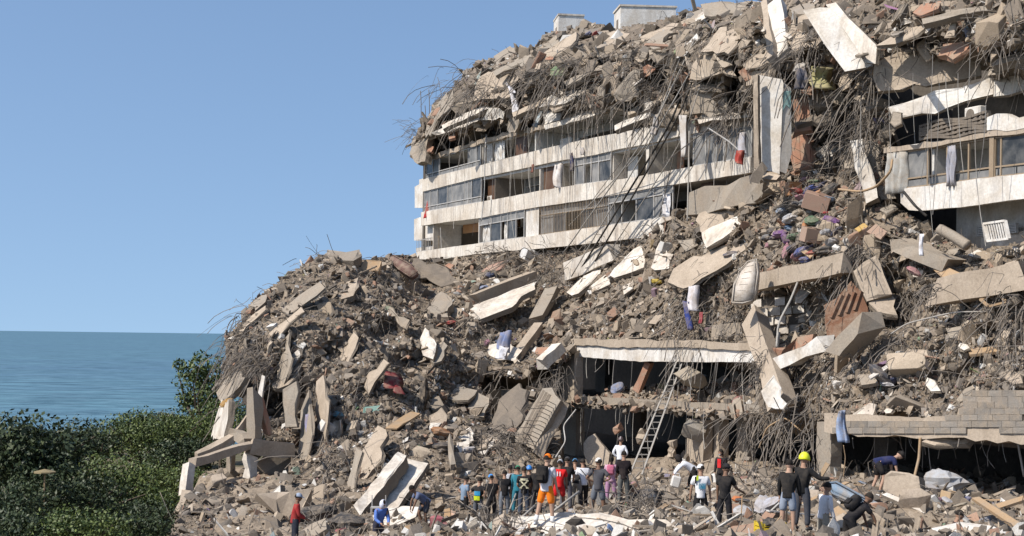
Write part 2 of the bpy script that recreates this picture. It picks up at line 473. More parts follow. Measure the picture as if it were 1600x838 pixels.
def curtain(x0, x1, up, lo, label, q0=0.0, q1=0.97, col=(0.62, 0.60, 0.56), o=-0.25, amp=0.06):
    t0, t1, b0, b1, c0, c1 = cell(x0, x1, up, lo)
    n = max(12, int((t1 - t0) / 0.07)); rows = 7
    Vs = []
    for r in range(rows):
        q = q0 + (q1 - q0) * r / (rows - 1)
        for i in range(n):
            a = t0 + (t1 - t0) * i / (n - 1); a = a + 0.04 * math.sin(r * 1.3 + i * .3)
            bb = b0 + (b1 - b0) * i / (n - 1); cc = c0 + (c1 - c0) * i / (n - 1)
            Vs.append(fp(a, bb + (cc - bb) * q, o + amp * math.sin(i * 1.25 + 0.4 * math.sin(r)) * (1.15 - .4 * q)))
    Fs = [(r*n+i, r*n+i+1, (r+1)*n+i+1, (r+1)*n+i) for r in range(rows - 1) for i in range(n - 1)]
    ob = mesh_np('curtain', np.array(Vs), Fs, M['cloth'], smooth=True)
    so_ = ob.modifiers.new('thick', 'SOLIDIFY'); so_.thickness = 0.012
    fcol(ob, col); tag(ob, label, 'curtain', 'curtains left on the open balconies'); return ob
def bars(x0, x1, up, lo, n, mat='alu', rails=(0.02, 0.35, 0.98), o=-0.03, q0=0.0, q1=1.0):
    t0, t1, b0, b1, c0, c1 = cell(x0, x1, up, lo)
    fr = MB()
    z = lambda t, q: (b0 + (b1 - b0) * (t - t0) / (t1 - t0)) * (1 - q) + (c0 + (c1 - c0) * (t - t0) / (t1 - t0)) * q
    for q in rails: fr.fbox(t0, t1, o - .04, o, z(t0, q) - .02, z(t1, q) - .02, z(t0, q) + .02, z(t1, q) + .02)
    g = fr.build('window_grille', M[mat], BLD)
    for i in range(n + 1):
        t = t0 + (t1 - t0) * i / n
        bb = MB(); bb.fbox(t - .016, t + .016, o + .002, o + .03, z(t, q0), z(t, q0), z(t, q1), z(t, q1)); bb.build('bar', M[mat], g)
def unit_ac(px, py, off, label):
    t, z = tz(px, py, off)
    e = empty('air_conditioner', fp(t, z, off), label, 'air conditioner')
    MB().fbox(t - .42, t + .42, off - .3, off, z - .28, z - .28, z + .28, z + .28).build('casing', fcol_m('plaster'), e, bevel=.03)
    mb = MB(); ring = [fp(t - .1 + .21 * math.cos(a), z + .21 * math.sin(a), off + .008) for a in np.linspace(0, 2 * PI, 17)[:-1]]
    mb.add(ring + [p + fn * .012 for p in ring], [tuple(range(16, 32))] + [(i, (i + 1) % 16, 16 + (i + 1) % 16, 16 + i) for i in range(16)])
    mb.build('fan_grille', M['dark'], e)
def fcol_m(k): return M[k]

# --- storey under band 0
glaze(665, 750, 0, 1, [676, 687, 732, 744], 'dgogd', low=0.24, split=2)
partition(750, 0, 1, 'parapet'); room(754, 832, 0, 1, 0.55, doors=((0.35, 0.5),))
curtain(756, 765, 0, 1, 'white curtain strip hanging beside the frame of the topmost loggia'); curtain(768, 783, 0, 1, 'wider white curtain hanging in the topmost loggia next to the brown door', col=(.66,.65,.62))
leaf(797, 815, 0, 1); partition(832, 0, 1)
room(834, 948, 0, 1, 0.35); leaf(848, 866, 0, 1, 'inwall', 0.55, -1.2, 'partition_panel')
# --- storey between bands 1 and 2
glaze(662, 751, 1, 2, [672, 684, 700, 732, 737], 'ggdggd', low=0.22, split=1)
curtain(664, 676, 1, 2, 'grey curtain behind the corner glazing of the middle storey', 0.2, .95, (.36, .35, .33)); curtain(685, 699, 1, 2, 'grey curtain inside the middle storey glazing next to the dark pane', .2, .95, (.40, .39, .37))
leaf(752, 769, 1, 2, 'door', 1.0, -0.5, 'partition_panel'); partition(769, 1, 2, 'dark')
room(770, 838, 1, 2, 0.42, doors=((0, .1), (0.8, 1))); glaze(774, 826, 1, 2, [790, 808], 'gdg', o=-2.2, top=0.55)
partition(839, 1, 2, 'parapet'); leaf(842, 861, 1, 2, 'door', .9, -.35); partition(863, 1, 2, 'parapet')
room(865, 897, 1, 2, 0.4, full=True)
glaze(897, 953, 1, 2, [912, 923, 935], 'gogd', top=0.72); partition(953, 1, 2, 'parapet')
room(956, 1005, 1, 2, 0.25); leaf(957, 972, 1, 2, 'inwall', .8, -1.0, 'partition_panel'); partition(1005, 1, 2, 'parapet', th=0.3)
room(1010, 1080, 1, 2, 0.42, doors=((0.45, .75),)); leaf(1018, 1028, 1, 2, 'brick', .8, -1.6); partition(1079, 1, 2, 'inwall')
glaze(1083, 1174, 1, 2, [1103, 1121, 1132, 1134, 1153], 'ggdogg', o=-0.04)
curtain(1086, 1101, 1, 2, 'grey curtain behind the bay of windows beside the white pillar', .05, .95, (.33, .32, .31)); curtain(1136, 1151, 1, 2, 'pale curtain behind the bay of windows beside the white pillar', .05, .95, (.45, .44, .42))
# --- storey between bands 2 and 3
bars(651, 672, 2, 3, 9, rails=(.02, .45), q1=.5); partition(673, 2, 3, 'parapet')
room(678, 743, 2, 3, 0.32, (0.50, 0.25, 0.10)); partition(744, 2, 3, 'parapet')
glaze(748, 818, 2, 3, [766, 783, 793, 806], 'ododo', top=0.70); partition(818, 2, 3, 'parapet')
curtain(750, 765, 2, 3, 'white curtain gathered at the left of the lowest storey window', 0, .7, (.60, .58, .54)); curtain(783, 792, 2, 3, 'narrow white curtain in the middle of the lowest storey window', 0, .7, (.64, .62, .58))
sh = leaf(820, 840, 2, 3, 'plaster', 1.0, -0.08, 'shutter')
bars(842, 948, 2, 3, 44, 'bronze', rails=(0.02, .68, .98)); glaze(842, 948, 2, 3, [862, 880, 906, 926], 'gdodg', top=.70, o=-.2)
partition(949, 2, 3); room(951, 994, 2, 3, .3); glaze(950, 1050, 2, 3, [972, 995, 1022, 1036], 'oodgg', top=.74); leaf(975, 990, 2, 3, 'inwall', .7, -1.1, 'partition_panel')
curtain(1036, 1049, 2, 3, 'bright white curtain in the lowest storey beside the dark doorway', 0, .72, (.70, .70, .72), o=.02)
room(1052, 1140, 2, 3, .5, full=False, doors=((.3, 1),)); leaf(1080, 1097, 2, 3, 'door', .98, -.6)
unit_ac(765, 312, -0.5, 'white air conditioner on the balcony next to the brown partition')
# --- the small side balconies round the far corner
def sidebox(pts, oo, dpth, name='side_parapet'):
    P = [onfac(x, y, oo) for x, y in pts]
    b = [p - fn * dpth + fd * -0.0 for p in P]
    n = len(P)
    fs = [tuple(range(n)), tuple(range(2*n-1, n-1, -1))] + [(i, n + i, n + (i+1) % n, (i+1) % n) for i in range(n)]
    return mesh_np(name, np.array(P + b), [f[::-1] for f in fs], M['plaster'], BLD)
sidebox([(648,325),(648,292),(655,288),(655,281),(661,279),(661,325)], -.5, 1.6)
sidebox([(647,376),(647,343),(655,340),(670,339),(677,342),(677,376)], -.5, 1.2)
sidebox([(650,395),(650,388),(676,384),(676,391)], -.5, .3, 'slab_edge')
bars(650, 676, 2, 3, 10, 'bronze', rails=(.02, .52), o=-.5, q1=.5)

# ------------------------------------------------------------------ lower storeys
OL = 4.0
def lband(pts, name, mat, o0, o1, jag=.05, off=OL, dz=(0, 0)):
    T, A, B = conv(pts, off)
    return strip(name, T, np.array(A) + dz[0], np.array(B) + dz[1], off + o0, off + o1, mat, jag=jag), (T, A, B)
_, L2 = lband([(895,538,557),(950,540,561),(1000,541,565),(1085,541,566),(1150,546,566),(1205,550,568)], 'spandrel', M['plaster'], -.25, 0.0, .06)
lband([(895,529,539),(950,531,542),(1000,532,543),(1085,532,543),(1180,538,549)], 'slab_edge', M['concrete'], -.3, .12, .12)
_, L1 = lband([(880,618,637),(1000,624,641),(1070,628,645),(1180,633,652),(1290,640,660)], 'beam', M['grey'], -.5, 0.0, .05)
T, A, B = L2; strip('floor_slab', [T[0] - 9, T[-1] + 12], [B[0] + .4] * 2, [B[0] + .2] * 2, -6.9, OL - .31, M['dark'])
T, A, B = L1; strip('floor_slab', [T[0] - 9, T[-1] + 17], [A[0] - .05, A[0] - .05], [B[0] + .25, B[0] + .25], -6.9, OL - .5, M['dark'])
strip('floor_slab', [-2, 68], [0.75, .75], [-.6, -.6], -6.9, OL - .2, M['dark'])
_, R1 = lband([(1288,646,676),(1340,648,681),(1400,650,684),(1500,655,686),(1640,658,694),(1800,666,704)], 'beam', M['concrete'], -.6, 0.0, .22, off=6.6)
def post(x0, x1, y0, y1, off, mat='concrete', dep=.5, name='column', jag=.04):
    ta, za = tz(x0, y1, off); tb, zb = tz(x1, y1, off); _, zt = tz(.5 * (x0 + x1), y0, off)
    n = 7; P = []
    for i in range(n):
        z = min(za, zb) + (zt - min(za, zb)) * i / (n - 1)
        j = lambda: random.uniform(-jag, jag)
        P += [fp(ta + j(), z, off - dep), fp(tb + j(), z, off - dep), fp(tb + j(), z, off), fp(ta + j(), z, off)]
    Fs = [(3, 2, 1, 0), tuple(4*(n-1)+k for k in range(4))] + [(4*i+k, 4*i+(k+1) % 4, 4*i+4+(k+1) % 4, 4*i+4+k) for i in range(n-1) for k in range(4)]
    Fs = [f[::-1] for f in Fs]
    return mesh_np(name, np.array(P), Fs, M[mat], BLD)
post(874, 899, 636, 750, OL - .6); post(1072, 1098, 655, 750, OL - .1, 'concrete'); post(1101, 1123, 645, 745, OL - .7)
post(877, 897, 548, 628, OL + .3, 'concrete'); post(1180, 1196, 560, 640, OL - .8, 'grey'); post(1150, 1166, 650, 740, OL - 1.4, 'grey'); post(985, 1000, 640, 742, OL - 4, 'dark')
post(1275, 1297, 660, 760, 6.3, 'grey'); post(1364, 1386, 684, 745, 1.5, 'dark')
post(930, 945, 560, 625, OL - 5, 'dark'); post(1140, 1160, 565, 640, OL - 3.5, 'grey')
post(757, 766, 545, 600, OL + 1.5, 'concrete')
strip('beam', *(lambda c: (c[0], c[1], c[2]))(conv([(752,583,597),(830,592,606)], OL + 1.5)), OL + 1.0, OL + 1.5, M['grey'], jag=.1)

# ------------------------------------------------------------------ right wing (the same front, nearer the camera)
def wband(pts, name, mat, o0, o1, off=1.0, jag=.05, **k):
    T, A, B = conv(pts, off); return strip(name, T, A, B, off + o0, off + o1, mat, jag=jag, **k), (T, A, B)
_, WP = wband([(1409,296,318),(1424,293.5,331),(1500,284,324),(1600,272,311),(1640,268,306),(1800,246,283)], 'parapet', M['plaster'], -.18, 0.05)
T, A, B = WP; strip('floor_slab', [T[0], T[-1]], [B[0] + .3, B[-1] + .3], [B[0] + .1, B[-1] + .02], -6.9, 1.0 - .19, M['inwall'])
_, WT = wband([(1383,232,240),(1410,229,237),(1546,208,215),(1640,194,203),(1800,172,181)], 'slab_edge', M['concrete'], -.5, .08, jag=.12)
T, A, B = WT; strip('floor_slab', [T[0], T[-1]], [B[0] + .3, B[-1] + .3], [B[0] + .02, B[-1] + .02], -6.9, .47, M['inwall'])
BANDS[10] = [(1383,232,240),(1410,229,237),(1546,208,215),(1640,194,203)]; BT[10] = WT
BANDS[11] = [(1383,300,318),(1424,293.5,331),(1500,284,324),(1600,272,311),(1640,268,306)]; BT[11] = conv(BANDS[11], 1.0)
_fp = fp
def fp(t, z, o=0.0): return _fp(t, z, o + 1.0)      # the wing's front stands one metre proud
_tz = tz
def tz(px, py, off=0.0): return _tz(px, py, off + 1.0)
glaze(1414, 1546, 10, 11, [1450, 1481, 1514], 'gooo', low=.24, frame='bronze', split=1)
glaze(1553, 1640, 10, 11, [1563, 1612], 'odd', low=.24, frame='bronze', split=2)
leaf(1546, 1553, 10, 11, 'bronze', 1.0, .02, 'post'); leaf(1420, 1450, 10, 11, 'parapet', 1.0, -.35, 'partition_panel')
room(1452, 1546, 10, 11, .5); partition(1451, 10, 11); partition(1549, 10, 11)
curtain(1389, 1418, 10, 11, 'grey striped curtain torn and bunched at the broken end of the wing balcony', -.1, .98, (.42, .41, .38), o=.1, amp=.16)
hang = curtain(1484, 1498, 10, 11, 'long grey towel hanging over the rail of the wing balcony', -.1, .93, (.36, .36, .40), o=.12, amp=.09)
for i, c in enumerate([(.05,.05,.06), (.30,.30,.32), (.04,.10,.07), (.35,.30,.30), (.05,.05,.07), (.22,.23,.26)]):
    g = curtain(1502 + i * 6, 1507 + i * 6, 10, 11, ['black', 'pale grey', 'dark green', 'pinkish grey', 'black blue', 'mid grey'][i] + ' garment on the clothes rack inside the wing balcony', .12, .55, c, o=-1.7, amp=.05)
    g.name = 'hanging_garment'; g['category'] = 'garment'; g['group'] = 'clothes hanging inside the wing balcony'
# storey below the wing parapet
_, WB = wband([(1430,352,368),(1640,330,345)], 'lintel', M['parapet'], -2.6, -2.3, off=0.0)
BANDS[12] = [(1440,346,352),(1478,349,350.5),(1640,332,338)]; BT[12] = conv(BANDS[12], 0.0)
BANDS[13] = [(1440,370,400),(1478,367,400),(1640,352,400)]; BT[13] = conv(BANDS[13], 0.0)
glaze(1478, 1538, 12, 13, [1507], 'dd', o=-1.6); bars(1478, 1538, 12, 13, 2, rails=(.1, .26, .42, .58, .74, .9), o=-1.55)
glaze(1582, 1640, 12, 13, [], 'd', o=-1.6); bars(1582, 1640, 12, 13, 2, rails=(.1, .26, .42, .58, .74, .9), o=-1.55)
t0, z0 = tz(1430, 356); MB().fbox(t0, t0 + 16, -2.4, -2.1, z0 - 4, z0 - 4, z0 + 1.2, z0 + 2.0).build('back_wall', M['plaster'], BLD)
t0, z0 = tz(1480, 368); MB().fbox(t0, t0 + 12, -2.2, -1.7, z0 - 2.5, z0 - 2.5, z0 + .0, z0 + .6).build('back_wall', M['parapet'], BLD)
# white barred grille standing out of line
gq = [onfac(x, y, 1.6) for x, y in ((1537,350),(1571,345),(1577,373),(1543,377))]
gr = empty('barred_grille', gq[3], 'white barred window grille standing loose below the wing balcony', 'grille')
mb = MB()
for a, b in zip(gq, gq[1:] + gq[:1]): mb.bar(a, b, .10, .08)
mb.build('frame', M['plaster'], gr)
for i in range(1, 9):
    mb = MB(); mb.bar(gq[0] + (gq[1] - gq[0]) * i / 9, gq[3] + (gq[2] - gq[3]) * i / 9, .045); mb.build('bar', M['plaster'], gr)
fp = _fp; tz = _tz
# upper wing: dark storey, lattice screen, parapet
unit_ac(1519, 178.5, .6, 'white air conditioner under the cracked wall of the upper wing')
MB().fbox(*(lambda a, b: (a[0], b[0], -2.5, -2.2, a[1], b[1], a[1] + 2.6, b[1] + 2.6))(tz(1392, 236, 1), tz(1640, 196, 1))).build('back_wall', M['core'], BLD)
lat = MB(); la, lb = tz(1440, 219, 1.0), tz(1545, 206, 1.0); ha = tz(1440, 196, 1.0)[1] - la[1]; hb = tz(1545, 177, 1.0)[1] - lb[1]
screen = None
for j in range(6):
    q = j / 5; m_ = MB(); n_ = 16
    for i in range(n_):
        a, b = i / n_, (i + 1) / n_
        z = lambda r: la[1] + (lb[1] - la[1]) * r + (ha + (hb - ha) * r) * q + .05 * math.sin(9 * r + j)
        t = lambda r: la[0] + (lb[0] - la[0]) * r
        m_.hexa([fp(t(a), z(a) - .045, 1.12), fp(t(b), z(b) - .045, 1.12), fp(t(b), z(b) - .045, .92), fp(t(a), z(a) - .045, .92), fp(t(a), z(a) + .045, 1.12), fp(t(b), z(b) + .045, 1.12), fp(t(b), z(b) + .045, .92), fp(t(a), z(a) + .045, .92)])
    if screen is None: screen = m_.build('lattice_screen', M['dark'], BLD)
    else: m_.build('screen_rail', M['dark'], screen)
for i in range(13):
    r = i / 12; t = la[0] + (lb[0] - la[0]) * r; z = la[1] + (lb[1] - la[1]) * r; h = ha + (hb - ha) * r
    m_ = MB(); m_.fbox(t - .06, t + .06, .95, 1.09, z, z, z + h, z + h); m_.build('screen_post', M['dark'], screen)
wband([(1545,188,206),(1570,180,205),(1600,181,200),(1640,176,194),(1800,156,174)], 'parapet', M['plaster'], -.2, .1, jag=.25)
# ================================================================== the people first: where their feet are shapes the ground
# (head px, head py, feet px, feet py, depth)
PEOPLE_AT = dict(
 redshirt=(456,774,459,862,44), leaning=(668,776,664,826,50), bluetee=(726,746,724,818,54), stripes=(754,747,746,822,53),
 capblack=(768,737,768,822,50), jeans=(790,736,788,812,52), whiteback=(791,726,797,800,55), crossback=(818,741,818,810,50),
 tealrobe=(811,738,808,805,52), helmetblue=(817,727,826,802,55), orange=(849,714,850,823,36.5), redkit=(859,724,872,803,47), blackcap=(879,719,884,800,49.5),
 bluecap=(896,731,897,793,52), whitestrap=(922,717,912,797,50), greytee=(931,721,934,812,43), pink=(952,711,954,791,49), sweater=(973,706,974,791,46.5),
 helmetwhite=(967,686,968,752,59), stoop=(1064,722,1085,776,51), jersey=(1097,731,1094,828,41), shovel=(1134,725,1131,832,37.5), redjacket=(1127,702,1127,776,54),
 hoodie=(1238,722,1230,836,34), yellowhelmet=(1249,710,1252,829,35), whitelong=(1286,758,1284,866,35.5), backpacker=(1338,790,1325,874,34), navybend=(1388,722,1368,771,43),
 maskman=(1490,810,1480,905,36), whitehood=(587,792,590,862,46), crouch=(1010,760,1015,800,47), blackback=(804,733,806,803,53.5), blackside=(839,738,838,806,50), bentblack=(902,755,900,797,50))

# ------------------------------------------------------------------ rubble ground (height field)
gc = [(300,836,50),(380,836,49),(450,848,46),(450,762,58),(335,768,60),(520,790,55),(600,838,45),(640,765,58),(700,765,60),
 (780,770,60),(840,838,34.5),(920,836,34.5),(1000,836,34.5),(790,838,36),(1060,836,35),(1000,754,61),(860,754,62),(930,756,60),(1100,752,55),(1060,765,52),(1100,722,64),(1180,745,53),
 (1200,770,45),(1250,838,31),(1160,838,33.5),(1230,740,50),(1330,838,31),(1300,775,44),(1450,784,42.5),(1500,834,31),(1590,800,36),
 (1600,785,44),(1500,782,46.5),(1400,780,39),(1340,770,46),(1440,765,46.5),(1560,838,30),(1020,790,47),(1060,800,42),(1180,800,39),(700,838,44),(990,800,41),(1010,770,50)]
for k, a in PEOPLE_AT.items(): gc.append((a[2], a[3], a[4]))
gp = at(*np.array(gc, float).T)
extra = np.array([[-26,70,-.6],[-30,50,-1.2],[-14,84,.3],[0,80,1.0],[10,76,1.0],[20,66,1.0],[26,50,1.2],[30,40,1.8],[28,30,2.4],[20,22,2.6],[0,24,2.4],[-10,30,1.2],[-20,36,-.3],[-32,36,-1.5],[2,29,2.3],[8,27,2.6],[14,25,2.6],[-6,26,1.9]])
gp = np.vstack([gp, extra])
GT = TPS(gp[:, :2], gp[:, 2], 2e-3)
def gz(x, y): return GT(np.asarray(x, float), np.asarray(y, float))
def ground_mass():
    xs = np.arange(-26, 31.01, .2); ys = np.arange(22, 70.01, .2)
    X, Y = np.meshgrid(xs, ys); Z = gz(X, Y)
    P = np.stack([X, Y, 0 * X], -1)
    Z = Z + .42 * fbm(P * .55, 4) + .16 * fbm(P * 1.9 + 5, 3)
    edge = np.clip((X + .238 * Y + .8 * fbm(P * .5, 3)) / 1.6, 0, 1)
    Z = Z * edge + (1 - edge) * -2.4
    return X, Y, Z
GX, GY, GZ = ground_mass()

# ------------------------------------------------------------------ the heaped mass, from its depth at known places
POLY_A = [(262,850),(276,800),(300,775),(335,758),(400,752),(444,748),(450,720),(455,690),(420,690),(398,672),(388,640),(380,612),(352,610),(340,600),(349,560),(352,522),(372,500),(388,470),(412,452),(436,436),(460,415),(500,396),(540,394),
  (575,402),(620,397),(650,401),(700,406),(760,398),(820,388),(870,377),(930,366),(1000,350),(1050,334),(1085,322),(1130,300),(1175,286),(1210,272),(1240,262),(1275,262),(1300,280),(1340,300),(1400,322),(1440,345),(1480,372),(1540,385),(1620,376),(1790,366),
  (1790,660),(1620,652),(1500,650),(1400,646),(1300,646),(1282,654),(1240,656),(1206,652),(1196,636),(1182,560),(1150,545),(1100,530),(1080,532),(1000,531),(900,530),(892,560),(872,562),(840,572),(818,590),(760,586),(756,560),(748,600),(770,650),(830,600),(868,640),(872,720),(860,760),(800,800),(740,850),(600,850)]
AC = [(300,830,50.5),(275,845,49),(330,775,58),(420,760,60),(440,735,62),(350,520,73),(345,600,70),(400,680,66),(400,465,75),(450,430,77),(530,393,81),(620,402,86),(650,402,92),(700,408,97),(690,440,84),
 (500,500,71),(500,600,66.5),(500,700,62),(500,760,58),(500,840,49),(600,480,75),(600,560,69.5),(600,650,65),(600,750,59),(600,840,46.5),(650,450,80),(645,470,78),(660,520,74),(700,600,69),(700,700,63),(700,780,57),(700,845,45.5),
 (740,480,81),(740,560,76),(800,392,92),(800,470,84),(800,545,79),(820,620,71),(800,700,64.5),(800,760,58),(880,400,86),(880,500,79),(870,575,73),(860,640,69),(860,720,63),
 (1000,372,77.5),(1000,450,73.5),(1000,535,70),(1090,335,71.5),(1100,440,67.5),(1100,535,65.3),(1180,300,67),(1190,420,63),(1190,540,61),(1240,270,64.5),(1240,350,61.5),(1300,300,61),(1300,400,57.5),(1260,470,60.5),(1240,510,62),(1320,500,55.5),(1280,600,55),(1240,640,55.5),(1250,740,51.5),
 (1400,335,58),(1400,400,55.5),(1400,450,53.5),(1400,560,51.2),(1400,645,49.6),(1500,385,54),(1480,440,52),(1500,480,50.2),(1500,560,48.8),(1500,648,47.4),(1600,390,51),(1600,480,47.8),(1600,560,46),(1600,650,45.2),(300,600,74),(400,560,70),(1790,370,45.5),(1790,480,42.5),(1790,660,40)]
ACa = np.array(AC, float)
AT_ = TPS(ACa[:, :2], ACa[:, 2], 1e-3)
# the crushed upper storeys
POLY_B = [(640,244),(646,212),(668,176),(690,148),(722,120),(752,92),(800,80),(832,70),(862,50),(900,40),(934,36),(964,44),(1010,34),(1060,18),(1100,8),(1180,-2),(1300,-16),(1640,-24),(1790,-60),(1790,82),(1640,100),(1600,104),(1548,112),(1536,72),(1500,68),(1478,84),(1440,84),(1400,90),(1372,104),(1352,130),(1372,160),(1398,198),(1385,236),(1395,300),(1340,318),(1300,285),(1245,268),(1238,212),(1236,120),
  (1176,112),(1174,184),(1130,190),(1076,192),(1000,198),(950,156),(880,178),(835,188),(800,195),(748,207),(706,221),(668,238)]
def depB(px, py):
    px = np.asarray(px, float); py = np.asarray(py, float)
    top = np.interp(px, [640, 750, 860, 960, 1100, 1300, 1640, 1800], [180, 90, 50, 44, 8, -40, -120, -170])
    bot = np.interp(px, [640, 664, 835, 950, 1076, 1174, 1240, 1300, 1390, 1640], [250, 250, 200, 190, 192, 186, 190, 190, 190, 180])
    q = np.clip((py - top) / np.maximum(bot - top, 1), 0, 1.5)
    off = -4.5 * (1 - np.clip(q / .35, 0, 1)) ** 1.5 + 0.9 * np.sin(np.clip(q, 0, 1) * PI) + .15
    cav = np.exp(-(((px - 1300) / 55) ** 2 + ((py - 190) / 75) ** 2) * 1.2)      # the torn gap beside the wing
    for cx, cy, rx, ry, am in [(712,222,40,9,2.6),(770,205,26,12,2.4),(830,150,30,12,2.2),(905,130,34,14,2.4),(945,100,24,10,2.0),(880,182,40,8,2.0),(1030,115,16,30,2.2),(1060,150,14,24,2.0),(1150,125,10,34,2.6),(985,160,16,14,2.0),(1100,130,20,7,1.8),(1245,110,20,20,2.5),(790,125,20,10,1.8),(720,180,24,8,1.8),(1590,90,50,10,2.5),(1450,66,40,7,1.6),(1225,150,8,40,2.5)]:
        cav = cav + am / 4.2 * np.exp(-((px - cx) / rx) ** 2 - ((py - cy) / ry) ** 2)
    return depfac(px, py, off - 4.2 * cav)
def depA(px, py):
    px = np.asarray(px, float); py = np.asarray(py, float)
    d = AT_(px, py)
    for cx, cy, rx, ry, am in [(662,452,34,34,5.0),(1235,490,50,36,3.2),(1430,476,56,18,2.6),(1395,440,30,30,2.4),(690,640,40,40,2.2),(600,520,30,22,2.4),(520,560,30,30,1.8),(455,610,16,40,3.5),(475,690,20,40,2.6),(640,570,30,20,2.0),(720,600,22,20,2.2),(905,470,30,12,1.4),(985,425,20,8,1.6),(1060,440,24,8,1.6),(1400,500,20,14,2.4),(1540,520,24,9,1.8),(560,740,24,20,1.8),(760,650,26,60,2.5),(560,690,40,40,1.2),(430,640,30,40,3.0),(1250,640,30,60,2.2),(480,620,40,30,1.5)]:
        d = d + am * np.exp(-((px - cx) / rx) ** 2 - ((py - cy) / ry) ** 2)
    return d
def heap(poly, dep, step, namp, back):
    xs = np.arange(min(p[0] for p in poly), max(p[0] for p in poly) + step, step)
    ys = np.arange(min(p[1] for p in poly), max(p[1] for p in poly) + step, step)
    PX, PY = np.meshgrid(xs, ys)
    jx = PX + 7 * fbm(np.stack([PX / 26, PY / 26, PX * 0], -1), 4); jy = PY + 7 * fbm(np.stack([PX / 26, PY / 26, PX * 0 + 40], -1), 4)
    mask = inpoly(jx, jy, poly)
    D = dep(PX, PY)
    P = at(PX, PY, D)
    w = P + .8 * np.stack([fbm(P * .5 + 31, 3), fbm(P * .5 + 57, 3), fbm(P * .5 + 83, 3)], -1)
    st = np.floor(w[..., 2] * 1.3 + 1.5 * fbm(P * .25 + 90, 2)); st = w[..., 2] * 1.3 - st
    h = namp * (1.0 * fbm(P * .33, 4) + .5 * fbm(w * .9 + 3, 4) - .55 * np.clip(.5 - 3.2 * np.abs(fbm(w * .42 + 8, 3)), 0, 1)) + .34 * (st - .5)
    D = D - h
    P = at(PX, PY, D)
    n, m = PX.shape; idx = -np.ones((n, m), int)
    q = mask[:-1, :-1] & mask[1:, :-1] & mask[:-1, 1:] & mask[1:, 1:]
    use = np.zeros((n, m), bool)
    for a in (0, 1):
        for b in (0, 1): use[a:n-1+a, b:m-1+b] |= q
    idx[use] = np.arange(use.sum())
    F = np.stack([idx[:-1, :-1], idx[1:, :-1], idx[1:, 1:], idx[:-1, 1:]], -1)[q]
    Vs = P[use]
    # close it behind: its rim runs back and down away from the camera
    ed = {}
    for f in F:
        for a, b in zip(f, np.roll(f, -1)):
            if (b, a) in ed: del ed[(b, a)]
            else: ed[(a, b)] = 1
    rim = sorted({a for e in ed for a in e}); mp = {a: len(Vs) + i for i, a in enumerate(rim)}
    rp = Vs[rim] + np.array(back); Vs = np.vstack([Vs, rp])
    F = np.vstack([F, np.array([(b, a, mp[a], mp[b]) for a, b in ed])])
    return Vs, F, (PX, PY, D, mask)
PAL = np.array([[.31,.25,.19],[.275,.225,.175],[.37,.30,.225],[.24,.20,.16],[.195,.168,.14],[.45,.38,.30],[.14,.12,.10],[.31,.26,.205],[.22,.19,.16]])
def tint_noise(P, base, amp=.25):
    f = fbm(P * .22 + 2, 4)[:, None]; g = fbm(P * 1.6 + 7, 3)[:, None]
    return np.clip(np.array(base) * (1 + amp * f * 1.3 + .25 * g), .04, .8)
VA, FAc, GRA = heap(POLY_A, depA, 3.5, 1.5, (0.5, 5.0, -1.0))
mesh_np('rubble_heap', VA, FAc, M['rubble'], col=tint_noise(VA, (.205, .163, .12)))
tag(bpy.data.objects['rubble_heap'], 'great sloping heap of broken concrete and dust spilling from the building', None, None, 'structure')
VB, FB, GRB = heap(POLY_B, depB, 3.5, 1.1, (1.2, 3.0, -0.4))
tag(mesh_np('crushed_storeys', VB, FB, M['rubble'], col=tint_noise(VB, (.185, .15, .115))), 'crushed and folded upper storeys lying on the standing floors', None, None, 'structure')
n_, m_ = GX.shape; idx = np.arange(n_ * m_).reshape(n_, m_)
GV = np.stack([GX, GY, GZ], -1).reshape(-1, 3)
tag(mesh_np('rubble_ground', GV, np.stack([idx[:-1, :-1], idx[:-1, 1:], idx[1:, 1:], idx[1:, :-1]], -1).reshape(-1, 4), M['rubble'], col=tint_noise(GV, (.275, .22, .163))), 'uneven ground of trodden rubble and dust in front of the building', None, None, 'structure')
# rubble lying on the ledge between the two open storeys
def ledge():
    xs = np.arange(893, 1215, 3.0); rows = 9
    Vs = []
    for r in range(rows):
        for x in xs:
            q = r / (rows - 1)
            yf = np.interp(x, [893, 1000, 1070, 1180, 1215], [626, 630, 634, 640, 643])
            p = onfac(x, yf, OL + .25)
            hgt = np.interp(x, [893, 930, 985, 1010, 1060, 1085, 1120, 1215], [.5, .55, .8, .9, 1.0, 1.3, 1.0, 1.0])
            zq = [-.25, -.05, .12, .4, .7, .9, 1.0, .9, .2][r] * hgt
            s = p - fn * q * 4.2 + np.array([0, 0, zq])
            Vs.append(s)
    Vs = np.array(Vs); Vs += fn * (.35 * fbm(Vs * .9, 4)[:, None]) + np.array([0, 0, 1.0]) * (.28 * fbm(Vs * 1.2 + 4, 4)[:, None])
    m = len(xs); F = np.array([(r*m+i, r*m+i+1, (r+1)*m+i+1, (r+1)*m+i) for r in range(rows-1) for i in range(m-1)])
    tag(mesh_np('rubble_ledge', Vs, F, M['rubble'], col=tint_noise(Vs, (.31, .25, .19))), 'strip of dusty rubble lying on the floor edge between the two open storeys', None, None, 'structure')
    return Vs
VL = ledge()

